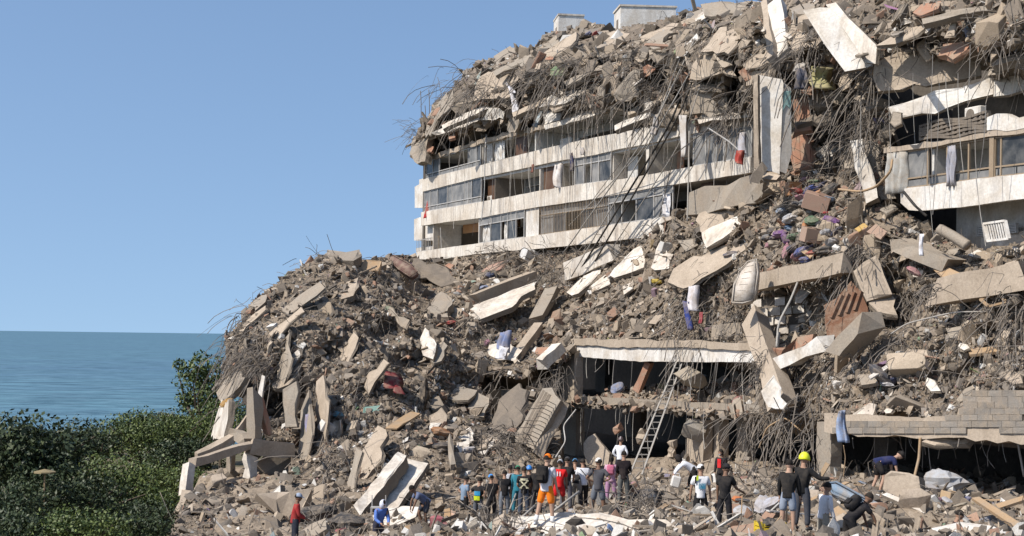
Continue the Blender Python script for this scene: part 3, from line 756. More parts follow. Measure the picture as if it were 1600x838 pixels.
# ------------------------------------------------------------------ broken pieces
def hull(pts):
    bm = bmesh.new()
    for p in pts: bm.verts.new(p)
    r = bmesh.ops.convex_hull(bm, input=bm.verts)
    junk = {g for k in ('geom_interior', 'geom_unused') for g in r[k] if isinstance(g, bmesh.types.BMVert)}
    if junk: bmesh.ops.delete(bm, geom=list(junk), context='VERTS')
    bmesh.ops.triangulate(bm, faces=bm.faces)
    bm.verts.index_update()
    v = np.array([q.co[:] for q in bm.verts]); f = np.array([[q.index for q in a.verts] for a in bm.faces]); bm.free()
    return v, f
def chip(sx, sy, sz, n=12, boxy=.5):
    pts = []
    for i in range(n):
        p = RNG.normal(size=3); p /= np.abs(p).max() ** boxy * np.linalg.norm(p) ** (1 - boxy)
        pts.append(p * RNG.uniform(.75, 1.05) * np.array([sx, sy, sz]) * .5)
    return hull(pts)
def shard(sx, sy, sz, cut=.28):
    pts = []
    for a in (-1, 1):
        for b in (-1, 1):
            for c in (-1, 1):
                if RNG.random() < .18: continue
                q = np.array([a, b, c], float) * (1 - cut * RNG.random(3))
                pts.append(q * np.array([sx, sy, sz]) * .5)
                if RNG.random() < .15: pts.append(q * np.array([1, .6, .9]) * np.array([sx, sy, sz]) * .55)
    return hull(pts)
def rough_box(sx, sy, sz, j=.16, cuts=2):
    """a block with skewed sides and a few corners knocked off"""
    c = [np.array([a, b, d], float) for a in (-1, 1) for b in (-1, 1) for d in (-1, 1)]
    sk = RNG.normal(size=3) * .18
    pts = []
    hit = set(RNG.choice(8, cuts, replace=False))
    for i, q in enumerate(c):
        q = q * (1 + RNG.normal(size=3) * j); q = q + np.array([sk[0] * q[2], sk[1] * q[2], sk[2] * q[0]])
        if i in hit:
            for ax in range(3):
                w = q.copy(); w[ax] *= 1 - RNG.uniform(.35, .9); pts.append(w)
        else: pts.append(q)
    return hull([w * np.array([sx, sy, sz]) * .5 for w in pts])
STONES = [rough_box(1, RNG.uniform(.5, .95), RNG.uniform(.3, .75)) for _ in range(9)]
OLD_ = [chip(1, RNG.uniform(.65, 1), RNG.uniform(.45, .9), 13) for _ in range(9)]
PLATES = [rough_box(1.35, RNG.uniform(.5, 1.0), RNG.uniform(.07, .18), .2, 3) for _ in range(6)]
def boxm(sx, sy, sz, tp=.9):
    v = np.array([(-1,-1,-1),(1,-1,-1),(1,1,-1),(-1,1,-1),(-tp,-tp,1),(tp,-tp,1),(tp,tp,1),(-tp,tp,1)], float) * .5 * np.array([sx, sy, sz])
    f = np.array([(0,2,1),(0,3,2),(4,5,6),(4,6,7),(0,1,5),(0,5,4),(1,2,6),(1,6,5),(2,3,7),(2,7,6),(3,0,4),(3,4,7)])
    return v, f
STICKS = [boxm(1, .055, .03), boxm(1, .09, .025), boxm(1, .04, .04)]
BRICKS = [boxm(1, .5, .42, .97), boxm(.7, .6, .5, .9)]
KINDS_ = STONES + PLATES + STICKS + BRICKS
iS, iP, iK, iB = range(0, 9), range(9, 15), range(15, 18), range(18, 20)
def rotm(n):
    q = RNG.normal(size=(n, 4)); q /= np.linalg.norm(q, axis=1)[:, None]
    w, x, y, z = q.T
    return np.stack([np.stack([1-2*(y*y+z*z), 2*(x*y-z*w), 2*(x*z+y*w)], -1), np.stack([2*(x*y+z*w), 1-2*(x*x+z*z), 2*(y*z-x*w)], -1), np.stack([2*(x*z-y*w), 2*(y*z+x*w), 1-2*(x*x+y*y)], -1)], 1)
def pile(name, pos, size, kind, tint, label):
    """many small pieces, nobody could count them: one object"""
    Vs, Fs, Cs, b = [], [], [], 0
    R = rotm(len(pos))
    for k in np.unique(kind):
        v, f = KINDS_[k]; s = np.nonzero(kind == k)[0]
        P = np.einsum('nij,vj->nvi', R[s] * size[s, None, None], v) + pos[s, None]
        Vs.append(P.reshape(-1, 3)); nv = len(v)
        Fs.append((f[None] + (b + np.arange(len(s)) * nv)[:, None, None]).reshape(-1, 3)); b += nv * len(s)
        Cs.append(np.repeat(tint[s], nv, 0))
    o = mesh_np(name, np.vstack(Vs), np.vstack(Fs), M['stone'], col=np.vstack(Cs))
    return tag(o, label, None, None, 'stuff')
def tints(n, brick=.06, white=.05):
    t = PAL[RNG.integers(0, len(PAL), n)] * RNG.uniform(.52, 1.15, (n, 1))
    r = RNG.random(n)
    a = r < brick; t[a] = np.array([.30, .185, .13]) * RNG.uniform(.8, 1.2, (a.sum(), 1))
    a = (r > brick) & (r < brick + white); t[a] = np.array([.60, .58, .54]) * RNG.uniform(.7, 1.1, (a.sum(), 1))
    a = (r > .985); t[a] = .55 * RNG.uniform(.05, .4, (a.sum(), 3)) + .45 * np.array([.30, .25, .19])
    return t
def on_grid(gr, px, py):
    PX, PY, D, mk = gr
    sx = PX[0, 1] - PX[0, 0]
    i = np.clip(((py - PY[0, 0]) / sx), 0, PX.shape[0] - 1.001); j = np.clip(((px - PX[0, 0]) / sx), 0, PX.shape[1] - 1.001)
    i0, j0 = i.astype(int), j.astype(int); a, b = i - i0, j - j0
    d = (D[i0, j0] * (1 - b) + D[i0, j0 + 1] * b) * (1 - a) + (D[i0 + 1, j0] * (1 - b) + D[i0 + 1, j0 + 1] * b) * a
    return d, mk[i0, j0]
def sizes(n, lo, hi, p=2.45):
    u = RNG.random(n); return (lo ** (1 - p) + u * (hi ** (1 - p) - lo ** (1 - p))) ** (1 / (1 - p))
def kinds(n, plate=.3, stick=.08, brick=.06):
    r = RNG.random(n); k = RNG.choice(list(iS), n)
    a = r < plate; k[a] = RNG.choice(list(iP), a.sum())
    a = (r > plate) & (r < plate + stick); k[a] = RNG.choice(list(iK), a.sum())
    a = (r > 1 - brick); k[a] = RNG.choice(list(iB), a.sum())
    return k
def scatter_heap(name, gr, poly, n, lo, hi, label, dens=None, **kw):
    x0, x1 = min(p[0] for p in poly), max(p[0] for p in poly); y0, y1 = min(p[1] for p in poly), max(p[1] for p in poly)
    px = RNG.uniform(x0, x1, n * 3); py = RNG.uniform(y0, y1, n * 3)
    D, mk = on_grid(gr, px, py)
    keep = mk
    if dens is not None: keep = keep & (RNG.random(len(px)) < dens(px, py))
    px, py, D = [q[keep][:n] for q in (px, py, D)]
    n = len(px)
    k = kinds(n, **kw); s = sizes(n, lo, hi) * np.clip(D / 78, .55, 1.3)            # metres
    s[(k >= 15) & (k < 18)] *= 3.2
    pos = at(px, py, D + s * RNG.uniform(-.35, .22, n))
    return pile(name, pos, s, k, tints(n), label)
vw = lambda px, py: np.clip(.35 + .9 * fbm(np.stack([px / 60, py / 45, px * 0], -1), 4) + .35, .12, 1)
scatter_heap('rubble', GRA, POLY_A, 66000, .05, .62, 'loose small rubble covering the slope of the great heap', vw, plate=.42)
scatter_heap('rubble', GRB, POLY_B, 18500, .07, .95, 'loose small rubble between the crushed upper storeys', vw, plate=.5, stick=.12)
def scatter_ground(n):
    # more of it near the camera's view, spread over what the camera can see
    px = RNG.uniform(-20, 1640, n * 2); D = 1 / RNG.uniform(1 / 66, 1 / 29, n * 2)
    x = (px - 800) / FPX * D; keep = (x > -19 + (D - 60) * .1)
    x, D = x[keep][:n], D[keep][:n]; n = len(x)
    j = np.clip(((x - GX[0, 0]) / .2).astype(int), 0, GX.shape[1] - 1); i = np.clip(((D - GY[0, 0]) / .2).astype(int), 0, GX.shape[0] - 1)
    s = sizes(n, .055, .52, 2.15) * (.45 + D / 90); k = kinds(n, .48, .12)
    s[(k >= 15) & (k < 18)] *= 3
    pile('rubble', np.stack([x, D, GZ[i, j] + s * RNG.uniform(-.15, .2, n)], -1), s, k, tints(n, .06, .10), 'small loose rubble strewn over the trodden ground')
scatter_ground(32000)
def scatter_ledge(n):
    i = RNG.integers(0, len(VL), n); s = sizes(n, .1, .5)
    pile('rubble', VL[i] + RNG.normal(size=(n, 3)) * .12 + np.array([0, 0, .05]), s, kinds(n), tints(n, .12), 'loose rubble lying on the floor edge between the open storeys')
scatter_ledge(1500)

# the larger broken lumps, each its own object
LUMP_MESH = []
def lump_meshes():
    for i in range(14):
        v, f = (rough_box(1, RNG.uniform(.55, .9), RNG.uniform(.35, .7), .15, 3) if i % 2 else rough_box(1.2, RNG.uniform(.55, .9), RNG.uniform(.12, .22), .2, 3))
        bm = bmesh.new(); vs = [bm.verts.new(q) for q in v]
        for q in f: bm.faces.new([vs[a] for a in q])
        bmesh.ops.dissolve_limit(bm, angle_limit=.22, verts=bm.verts, edges=bm.edges)
        bmesh.ops.bevel(bm, geom=bm.edges[:], offset=.012, segments=1, affect='EDGES')
        me = bpy.data.meshes.new('concrete_lump'); bm.to_mesh(me); bm.free()
        LUMP_MESH.append(me)
lump_meshes()
M['lump'] = surf('broken_lump', None, dust_amt=0.55, scale=1.3, src='obj', bstr=.7, bdist=.05)
for me in LUMP_MESH: me.materials.append(M['lump'])
def put_lump(p, s, col, label, name='concrete_lump', cat='concrete lump', group='broken lumps in the rubble', flat=False):
    o = bpy.data.objects.new(name, LUMP_MESH[int(RNG.integers(0, 14)) if not flat else int(RNG.choice([0,2,4,6,8,10,12]))])
    o.location = V(p); o.scale = (s, s, s); o.rotation_euler = tuple(RNG.uniform(0, 6.28, 3)) if not flat else (RNG.uniform(-.5, .5), RNG.uniform(-.5, .5), RNG.uniform(0, 6))
    fcol(o, col); link(o); return tag(o, label, cat, group)
def zone_of(px, py, low):
    if not low: return 'on the crushed storeys over the far loggias' if px < 900 else 'on the crushed storeys above the cables' if px < 1180 else 'on the roof of the wing'
    if px < 440: return 'at the seaward edge of the far heap'
    if px < 720: return ('high on the far heap' if py < 560 else 'halfway down the far heap' if py < 690 else 'at the foot of the far heap')
    if px < 900: return 'beside the biggest whitish slab' if py < 560 else 'below the small dark opening'
    if px < 1180: return 'on the slope over the white spandrel'
    if py < 430: return 'around the clothes heap and the wing balcony'
    return 'on the slope over the garage opening' if px > 1300 else 'beside the long broken column'
def gzone(px, D):
    if px > 1300: return 'near the white kitchen counter' if D < 38 else 'before the garage opening'
    if px > 1150: return 'around the yellow crate' if D < 40 else 'behind the neon yellow helmet'
    if px > 1000: return 'between the shovel and the jerrycan' if D > 38 else 'right of the dusty white slab'
    if px > 720: return 'among the crowd' if D > 40 else 'around the dusty white slab'
    return 'around the white channel slab' if px > 520 else 'around the person in the red shirt'
def lumps():
    spec = [(GRA, POLY_A, 150, 'on the slope of the great heap'), (GRB, POLY_B, 45, 'among the crushed upper storeys')]
    for gr, poly, n, where in spec:
        c = 0
        while c < n:
            px = RNG.uniform(min(p[0] for p in poly), max(p[0] for p in poly)); py = RNG.uniform(min(p[1] for p in poly), max(p[1] for p in poly))
            d, mk = on_grid(gr, np.array([px]), np.array([py]))
            if not mk[0]: continue
            s = float(sizes(1, .42, 1.25, 2.5)[0])
            ci = int(RNG.choice(4, p=[.36, .32, .22, .10])); col = [(.36,.285,.205),(.28,.235,.185),(.45,.37,.28),(.31,.20,.14)][ci]
            if gr is GRA and px < 720: s *= .72
            zone = zone_of(px, py, gr is GRA); ph = ('large ' if s > .75 else 'small ') + ['tan', 'grey', 'pale', 'brick red'][ci]
            put_lump(at(px, py, d[0] - s * .1), s, col, ph + ' dusty broken lump lying ' + zone, group=ph + ' lumps ' + zone); c += 1
    c = 0
    while c < 46:
        px = RNG.uniform(300, 1600); D = 1 / RNG.uniform(1 / 60, 1 / 31); x = (px - 800) / FPX * D
        j = int((x - GX[0, 0]) / .2); i = int((D - GY[0, 0]) / .2)
        if any(abs(x - (a[2] - 800) / FPX * a[4]) < .6 and -1.5 < a[4] - D < 3 for a in PEOPLE_AT.values()): continue
        s = float(sizes(1, .3, .8, 2.4)[0]); ci = int(RNG.integers(0, 3)); col = [(.40,.33,.26),(.34,.30,.25),(.48,.42,.34)][ci]
        near = gzone(px, D); cn = ('large ' if s > .5 else 'small ') + ['tan', 'grey', 'pale'][ci]
        put_lump((x, D, GZ[i, j] + s * .12), s, col, cn + ' dusty broken lump lying ' + near, group=cn + ' lumps lying ' + near); c += 1
lumps()
# ================================================================== the big broken slabs and beams, each a thing
NF = np.array([-.80, -.50, .34]); NU = np.array([-.45, -.45, .77]); NW = np.array([-.86, -.46, .22]); NT = np.array([-.25, -.30, .92])
NR = np.array([-.25, -.90, .35]); NL = np.array([-.95, -.2, .24]); NC = np.array([-.45, -.86, .25]); ND = np.array([-.62, -.62, -.48])
def nrm(v): v = np.asarray(v, float); return v / np.linalg.norm(v)
def dep_any(px, py, where):
    if where == 'a': return float(on_grid(GRA, np.array([px]), np.array([py]))[0][0])
    if where == 'b': return float(on_grid(GRB, np.array([px]), np.array([py]))[0][0])
    if where == 'A': return float(depA(px, py))
    return float(where)
def fracture(me_name, poly3, n, th, mat, parent=None, seg=.45, jag=.10, rough=.03, color=None):
    """a plate with a broken rim: outline in 3-D, thickness away from n"""
    th = th * .62
    n = nrm(n); P = [np.array(p) for p in poly3]; c = sum(P) / len(P); out = []
    for a, b in zip(P, P[1:] + P[:1]):
        L = np.linalg.norm(b - a); k = max(1, int(L / seg)); side = np.cross(n, nrm(b - a))
        for i in range(k):
            f = i / k; q = a + (b - a) * f
            out.append(q + (side * RNG.normal() * jag if i else side * RNG.normal() * jag * .3))
    m = len(out); o = np.array(out)
    inner = [c + (q - c) * .86 + n * RNG.normal() * rough for q in o]
    back = [q - n * th * RNG.uniform(.85, 1.1) + nrm(q - c) * RNG.normal() * jag * .5 for q in o]
    mid = [(q + b) / 2 + nrm(q - c) * (.05 * jag + RNG.normal() * jag * .35) for q, b in zip(o, back)]
    Vs = list(inner) + list(o) + list(mid) + list(back)
    Fs = [tuple(range(m)), tuple(range(4 * m - 1, 3 * m - 1, -1))]
    for r in range(3):
        for i in range(m):
            j = (i + 1) % m
            Fs.append((r*m+i, (r+1)*m+i, (r+1)*m+j, r*m+j))
    area = sum(np.cross(P[i] - c, P[(i + 1) % len(P)] - c) for i in range(len(P)))
    if area @ n < 0: Fs = [f[::-1] for f in Fs]
    ob = mesh_np(me_name, np.array(Vs), Fs, M[mat] if isinstance(mat, str) else mat, parent)
    if mat in ('plaster', 'parapet', 'concrete', 'grey') and th > .07:
        ob.data.materials.append(M['rim'])
        mi = np.zeros(len(Fs), np.int32); mi[2 + m:] = 1; mi[1] = 1; ob.data.polygons.foreach_set('material_index', mi)
    if color: fcol(ob, color)
    return ob
M['rim'] = surf('broken_edge', (.25, .21, .165), dust_amt=.4, scale=3.0, bstr=1.0, bdist=.08)
def plane_pts(poly, n, D, cpx=None):
    n = nrm(n); x, y = np.mean(np.array(poly, float), 0) if cpx is None else cpx
    p0 = at(x, y, D); r = rays(*np.array(poly, float).T)
    d = ((p0 - CAMP) @ n) / (r @ n)
    d = D + 2.4 * np.tanh((d - D) / 2.4)
    return CAMP + r * d[:, None]
def fit_plane(poly, where, n, lift, w=.5):
    P = np.array(poly, float); c = P.mean(0); Q = np.vstack([P, c[None], (P + c) / 2])
    hd = np.array([dep_any(a, b, where) for a, b in Q]); H = at(Q[:, 0], Q[:, 1], hd); hc = H.mean(0)
    _, _, vt = np.linalg.svd(H - hc); f = vt[2]; f = f if f[1] < 0 else -f
    if f @ nrm(n) < .1: f = nrm(n)
    n = nrm(w * f + (1 - w) * nrm(n))
    r0 = rays(c[0], c[1]); D = ((hc - CAMP) @ n) / (r0 @ n)
    p0 = CAMP + r0 * D; r = rays(Q[:, 0], Q[:, 1]); d = ((p0 - CAMP) @ n) / (r @ n)
    d = D + 2.4 * np.tanh((d - D) / 2.4)
    return n, D - min(2.2, max(.1, np.percentile(d - hd, 85))) - .45 * lift
def slab(poly, where, mat, n, th, label, cat='concrete slab', name='concrete_slab', lift=.5, jag=.10, group=None, color=None, seg=.45):
    x, y = np.mean(np.array(poly, float), 0)
    D = dep_any(x, y, where) - lift
    if isinstance(where, str):
        n, D = fit_plane(poly, where, n, lift)
    o = fracture(name, plane_pts(poly, n, D), n, th, mat, jag=jag, seg=seg, color=color)
    return tag(o, label, cat, group)
def beam(a, b, where, w, h, mat, label, cat='concrete beam', name='concrete_beam', lift=.35, da=0, db=0, up=(0, 0, 1), jag=.03, rebar=0, seg=1.3, color=None):
    """a broken beam between two places, its ends ragged"""
    Da, Db = dep_any(*a, where) - lift + da, dep_any(*b, where) - lift + db
    if isinstance(where, str):
        q = np.linspace(.1, .9, 7); dd = np.array([dep_any(a[0] + (b[0] - a[0]) * k, a[1] + (b[1] - a[1]) * k, where) for k in q]); sh = max(0, min(1.8, np.percentile(Da + (Db - Da) * q - dd, 80) + .3))
        Da -= sh; Db -= sh
    A, B = at(*a, Da), at(*b, Db); L = np.linalg.norm(B - A); d = (B - A) / L
    x = np.cross(d, np.array(up, float)); x = nrm(x); y = np.cross(x, d)
    k = max(3, int(L / seg)); P = []
    for i in range(k + 1):
        q = A + (B - A) * i / k; e = i in (0, k)
        for sx, sy in ((-1, -1), (1, -1), (1, 1), (-1, 1)):
            P.append(q + x * (sx * w / 2 + RNG.normal() * jag) + y * (sy * h / 2 + RNG.normal() * jag) + (d * RNG.normal() * w * .3 if e else 0))
    Fs = [(3, 2, 1, 0), tuple(4*k + i for i in range(4))]
    for i in range(k):
        for j in range(4):
            j2 = (j + 1) % 4; Fs.append((4*i+j, 4*i+j2, 4*i+4+j2, 4*i+4+j))
    o = mesh_np(name, np.array(P), Fs, M[mat]); tag(o, label, cat)
    if color: fcol(o, color)
    for i in range(rebar):
        mb = MB(); s = B if i % 2 else A; sg = d if i % 2 else -d
        st = s - sg * .3 + x * RNG.uniform(-.35, .35) * w + y * RNG.uniform(-.35, .35) * h; c = RNG.normal(size=3) * .5
        mb.tube([st + sg * q * RNG.uniform(.9, 1.1) + (c + np.array([0, 0, -.4])) * q * q * .5 for q in np.linspace(0, RNG.uniform(.7, 1.7), 5)], .018, 4)
        r = mb.build('rebar', M['rebar'], o)
    return o
S = slab
# upper storeys ---------------------------------------------------------------------------------
e = empty('white_wall_slab', at(1312, 60, 60.0), 'big white slab with a raised edge tilted across the top of the ruin', 'concrete slab')
fp_ = plane_pts([(1255,17),(1280,12),(1297,12),(1340,60),(1366,98),(1364,104),(1320,112),(1290,72)], NC, 58.2)
fracture('slab_face', fp_, NC, .28, 'plaster', e, jag=.02, seg=2.5, rough=.006)
fracture('edge_wall', plane_pts([(1290,8),(1306,4),(1370,72),(1368,100),(1352,98),(1318,46)], NW, 57.6), NW, .3, 'parapet', e, jag=.03, seg=1.2, rough=.006)
S([(1094,81),(1112,58),(1125,43),(1163,50),(1150,70),(1137,85)], 'b', 'concrete', NU, .3, 'cracked tan slab under the pale upper beam of the crushed storeys', lift=.6)
S([(1078,123),(1093,86),(1118,83),(1132,89),(1127,113),(1105,120)], 'b', 'concrete', NF, .35, 'broad tan slab with a ragged lower edge under the cracked slab', lift=.7)
S([(1054,91),(1072,70),(1090,51),(1093,60),(1070,88)], 'b', 'plaster', NF, .25, 'narrow pale slab leaning along the bundle of hanging cables', lift=.7)
S([(1145,83),(1160,60),(1173,65),(1155,86)], 'b', 'concrete', NF, .25, 'small square tan slab beside the two upright beams', lift=.7)
S([(1078,140),(1105,139),(1133,142),(1138,173),(1120,180),(1098,177),(1078,179)], 'b', 'grey', NC, .4, 'grey wall panel with brick showing at its foot above the bay of windows', 'wall panel', 'wall_panel', lift=.8)
S([(1076,130),(1128,133),(1128,140),(1078,139)], 'b', 'concrete', NU, .25, 'thin tan floor slab lying on the grey wall panel', lift=1.1)
S([(1160,100),(1180,88),(1200,73),(1210,75),(1209,98),(1165,110)], 'b', 'concrete', NF, .3, 'cracked tan plate hanging over the top of the white pillar', lift=.6)
S([(1165,112),(1208,100),(1210,118),(1190,130),(1165,135)], 'b', 'concrete', NF, .3, 'lower tan plate hanging just behind the top of the white pillar', lift=.6)
beam((1152,38),(1196,15),'b',.7,.6,'concrete','short pale beam lying slanted against the upright beams',lift=1.0,up=(0,-.3,1))
beam((1201,10),(1213,100),'b',.35,.8,'concrete','narrow upright beam above the white pillar',lift=1.3,up=(-.5,-.8,0))
beam((1214,8),(1226,92),'b',.7,.5,'plaster','wide pale upright beam with a grey side above the white pillar',lift=1.2,up=(-.5,-.8,0))
S([(1095,6),(1140,3),(1182,2),(1184,20),(1140,21),(1100,24)], 'b', 'grey', NC, .5, 'long grey roof edge slab along the top of the ruin', lift=.5)
S([(735,160),(750,120),(763,112),(793,110),(800,150),(775,154),(752,155)], 'b', 'concrete', NF, .35, 'big tan slab standing in the far end of the crushed storeys', lift=.9)
S([(700,165),(738,156),(758,157),(760,162),(712,178)], 'b', 'concrete', NF, .3, 'ragged tan strip below the big far slab', lift=.9)
S([(831,98),(862,74),(900,50),(900,63),(884,80),(846,98)], 'b', 'concrete', NF, .35, 'long tan slab sloping down below the first white roof hut', lift=.9)
S([(803,95),(816,85),(828,88),(820,102),(807,104)], 'b', 'grey', NF, .3, 'grey curled slab on the skyline of the crushed storeys', lift=.9)
S([(832,100),(846,98),(842,110),(836,113)], 'b', 'concrete', NF, .3, 'small hanging tongue of concrete under the long tan slab', lift=1.0)
S([(673,208),(712,190),(753,178),(760,181),(745,190),(710,203),(680,211)], 'b', 'parapet', NF, .35, 'pale roof slab folded down over the topmost far loggia', lift=.9, jag=.06)
S([(753,188),(763,170),(790,168),(786,185),(770,188)], 'b', 'parapet', NF, .3, 'short pale slab beside the hanging white sheet', lift=.9, jag=.05)
S([(792,202),(799,168),(806,166),(812,190),(804,208)], 'b', 'grey', NF, .3, 'dusty upright chunk hanging next to the white sheet', lift=.9)
S([(843,168),(866,143),(895,140),(920,140),(900,152),(883,162)], 'b', 'parapet', NU, .3, 'flat tan slab over the white broken wall', lift=.7)
S([(848,173),(878,167),(880,175),(876,187),(851,195)], 'b', 'plaster', NC, .2, 'white painted piece of wall above the long lintel', 'wall panel', 'wall_panel', lift=.9, jag=.08)
S([(850,196),(898,182),(949,167),(949,175),(898,190),(852,203)], 'b', 'parapet', NW, .25, 'long pale lintel edge under the white broken wall', 'lintel', 'lintel', lift=.9, jag=.02)
S([(958,148),(975,125),(991,108),(1000,110),(999,130),(998,150),(976,160)], 'b', 'grey', NF, .4, 'grey tan slab cracked in two behind the hanging cables', lift=.9)
S([(663,212),(670,180),(683,160),(708,140),(710,160),(697,176),(683,187),(672,212)], 'b', 'grey', NL, .35, 'grey slab bent down over the far corner of the building', lift=.6)
S([(640,241),(643,224),(646,213),(669,210),(664,252),(648,253)], 104.5, 'grey', NF, .9, 'thick grey block hanging off the far corner in a net of rebar', 'concrete block', 'concrete_block', lift=0)
S([(1370,72),(1395,56),(1420,43),(1450,30),(1446,44),(1433,55),(1400,68)], 'b', 'concrete', NU, .3, 'curled tan slab on the wing roof beside the tilted white slab', lift=.8)
S([(1465,88),(1475,68),(1500,66),(1515,70),(1510,78),(1490,92),(1478,86)], 'b', 'brick', NC, .4, 'lump of red brickwork lying over the grey wing wall', 'brickwork lump', 'brickwork_lump', lift=1.1)
S([(1366,100),(1400,84),(1440,76),(1480,80),(1531,66),(1533,117),(1500,123),(1465,130),(1410,137),(1372,143),(1362,120)], 56.2, 'concrete', NC, .4, 'wide grey tan wall standing under the rubble of the wing roof', 'wall panel', 'wall_panel', lift=0, jag=.08)
S([(1388,168),(1440,152),(1500,136),(1551,120),(1552,148),(1510,158),(1480,168),(1440,177),(1410,185),(1398,184)], 54.6, 'plaster', NC, .35, 'cracked white strip of wall with brick under its paint on the wing', 'wall panel', 'wall_panel', lift=0)
S([(1553,126),(1580,116),(1604,110),(1640,104),(1640,128),(1600,140),(1552,151)], 53.0, 'parapet', NC, .3, 'buckled pale wall strip with exposed brick edge on the wing', 'wall panel', 'wall_panel', lift=0)
S([(1388,190),(1396,172),(1408,176),(1408,192),(1398,199)], 54.0, 'grey', NC, .5, 'grey block stuck under the cracked white strip', 'concrete block', 'concrete_block', lift=0)
S([(1476,60),(1488,32),(1494,34),(1492,56)], 'b', 'concrete', NC, .2, 'pinkish tile panel standing on the wing roof', lift=1.0); S([(1426,20),(1438,8),(1470,2),(1466,14),(1440,24)], 'b', 'brick', NU, .3, 'flat piece of red brickwork on the wing roof', 'brickwork lump', 'brickwork_lump', lift=.8)
S([(1530,50),(1552,40),(1570,44),(1560,60),(1538,62)], 'b', 'grey', NU, .3, 'grey slab lying near the wall end of the wing roof', lift=.8)
S([(1225,62),(1240,30),(1262,20),(1286,62),(1272,76),(1240,80)], 'b', 'concrete', NF, .3, 'cracked tan ceiling panel behind the tilted white slab', lift=.5)
S([(1010,66),(1030,50),(1052,48),(1046,70),(1020,78)], 'b', 'grey', NU, .3, 'grey plate lying on the ridge under the second roof hut', lift=.8)
S([(1015,80),(1040,74),(1048,84),(1030,100),(1018,98)], 'b', 'grey', NF, .3, 'dusty grey slab left of the cable bundle', lift=.8)
S([(930,60),(960,48),(985,52),(975,66),(944,72)], 'b', 'concrete', NU, .3, 'tan plate on the ridge between the roof huts', lift=.7)
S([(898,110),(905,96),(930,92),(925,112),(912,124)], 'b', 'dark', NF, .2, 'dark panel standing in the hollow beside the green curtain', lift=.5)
S([(1076,22),(1096,14),(1108,20),(1098,36),(1078,40)], 'b', 'grey', NU, .25, 'small grey slab tilted on the ridge', lift=.9)
# white pillar and its foot
e = empty('white_pillar', at(1207, 270, 62.3), 'tall white pillar wall standing above the clothes pile with a pale blue band', 'pillar')
fracture('pillar_face', plane_pts([(1184,117),(1222,124),(1224,130),(1218,272),(1206,268),(1184,266)], NC * np.array([1,1,0]), 62.3), NC * np.array([1,1,0]), .5, 'plaster', e, jag=.015, seg=2.0, rough=.004)
fracture('pillar_edge', plane_pts([(1176,119),(1184,116.5),(1186,262),(1178,264)], NC * np.array([1,1,0]), 62.0), NC * np.array([1,1,0]), .5, 'concrete', e, jag=.02)
fracture('pillar_return', plane_pts([(1223,128),(1236,138),(1237,240),(1228,272),(1219,268)], (.25,-.96,0), 62.2), (.25,-.96,0), .4, 'plaster', e, jag=.012, seg=2, rough=.004)
fcol(fracture('blue_band', plane_pts([(1223.5,144),(1235.5,142),(1236,170),(1228,164),(1223.5,174)], (.25,-.96,0), 62.16), (.25,-.96,0), .03, 'plastic', e, jag=.02, rough=.001), (.36, .58, .56))
S([(1178,266),(1190,262),(1204,272),(1219,274),(1212,282),(1192,280)], 62.0, 'concrete', NU, .3, 'broken tan foot of the white pillar', lift=0)
beam((1178,284),(1192,262),61.6,.45,.4,'dark','dark stub of beam under the white pillar',lift=0)
# torn gap
S([(1238,160),(1262,150),(1272,172),(1268,206),(1240,208)], 63.6, 'brick', NC, .5, 'jagged stub of red brick wall in the torn gap beside the white pillar', 'brickwork lump', 'brickwork_lump', lift=0, jag=.3)
S([(1236,214),(1260,210),(1272,236),(1268,262),(1240,268)], 64.2, 'brick', NC, .4, 'lower red brick wall stub in the shade of the torn gap', 'brickwork lump', 'brickwork_lump', lift=0, jag=.2)
S([(1264,146),(1318,146),(1318,164),(1264,166)], 63.2, 'grey', NC, .5, 'broken floor edge crossing the torn gap', lift=0, jag=.15)
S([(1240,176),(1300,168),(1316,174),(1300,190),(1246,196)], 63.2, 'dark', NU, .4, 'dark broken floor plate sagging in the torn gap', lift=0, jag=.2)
S([(1275,232),(1290,226),(1325,228),(1322,258),(1278,262)], 65.5, 'plaster', NC, .2, 'white wall at the back of the torn gap', 'wall panel', 'wall_panel', lift=0)
e = empty('broken_pillar', at(1355, 315, 58.5), 'broken pillar of the wing, split and leaning, with white paint left on it', 'pillar')
fracture('pillar_shaft', plane_pts([(1328,222),(1345,218),(1352,240),(1362,268),(1372,310),(1354,318),(1346,290),(1336,262)], NC, 58.4), NC, .6, 'plaster', e, jag=.12)
fracture('pillar_back', plane_pts([(1346,216),(1376,222),(1384,250),(1392,300),(1400,312),(1376,312),(1364,266)], NC, 58.9), NC, .5, 'grey', e, jag=.15)
# middle slope ----------------------------------------------------------------------------------
beam((741,472),(835,434),'a',.5,.9,'concrete','long tan beam lying just above the biggest white slab',lift=.9)
e = S([(708,503),(722,490),(738,478),(790,458),(838,440),(836,452),(815,463),(800,480),(748,500)], 'a', 'parapet', NU, .5, 'biggest whitish slab lying tilted across the middle of the slope', lift=1.1, jag=.05)
S([(662,488),(676,470),(690,455),(705,466),(700,496),(672,494)], 'a', 'grey', NU, .8, 'thick grey slab with rounded corners below the dark hollow', lift=1.1)
beam((838,502),(862,454),'a',.7,.5,'grey','grey post lying steeply beside the biggest white slab',lift=1.4)
beam((808,556),(840,512),'a',.5,.4,'concrete','pale post lying in line below the grey post',lift=1.4)
beam((892,424),(960,396),'a',.7,1.0,'parapet','thick pale beam lying behind the sagging cables',lift=1.0)
S([(923,447),(936,436),(948,428),(954,443),(940,450),(928,455)], 'a', 'parapet', NU, .35, 'small white slab in front of the cable ends', lift=.8)
S([(885,457),(912,432),(935,415),(947,424),(925,440),(893,462)], 'a', 'parapet', NU, .4, 'pale slab lying under the ends of the sagging cables', lift=.7)
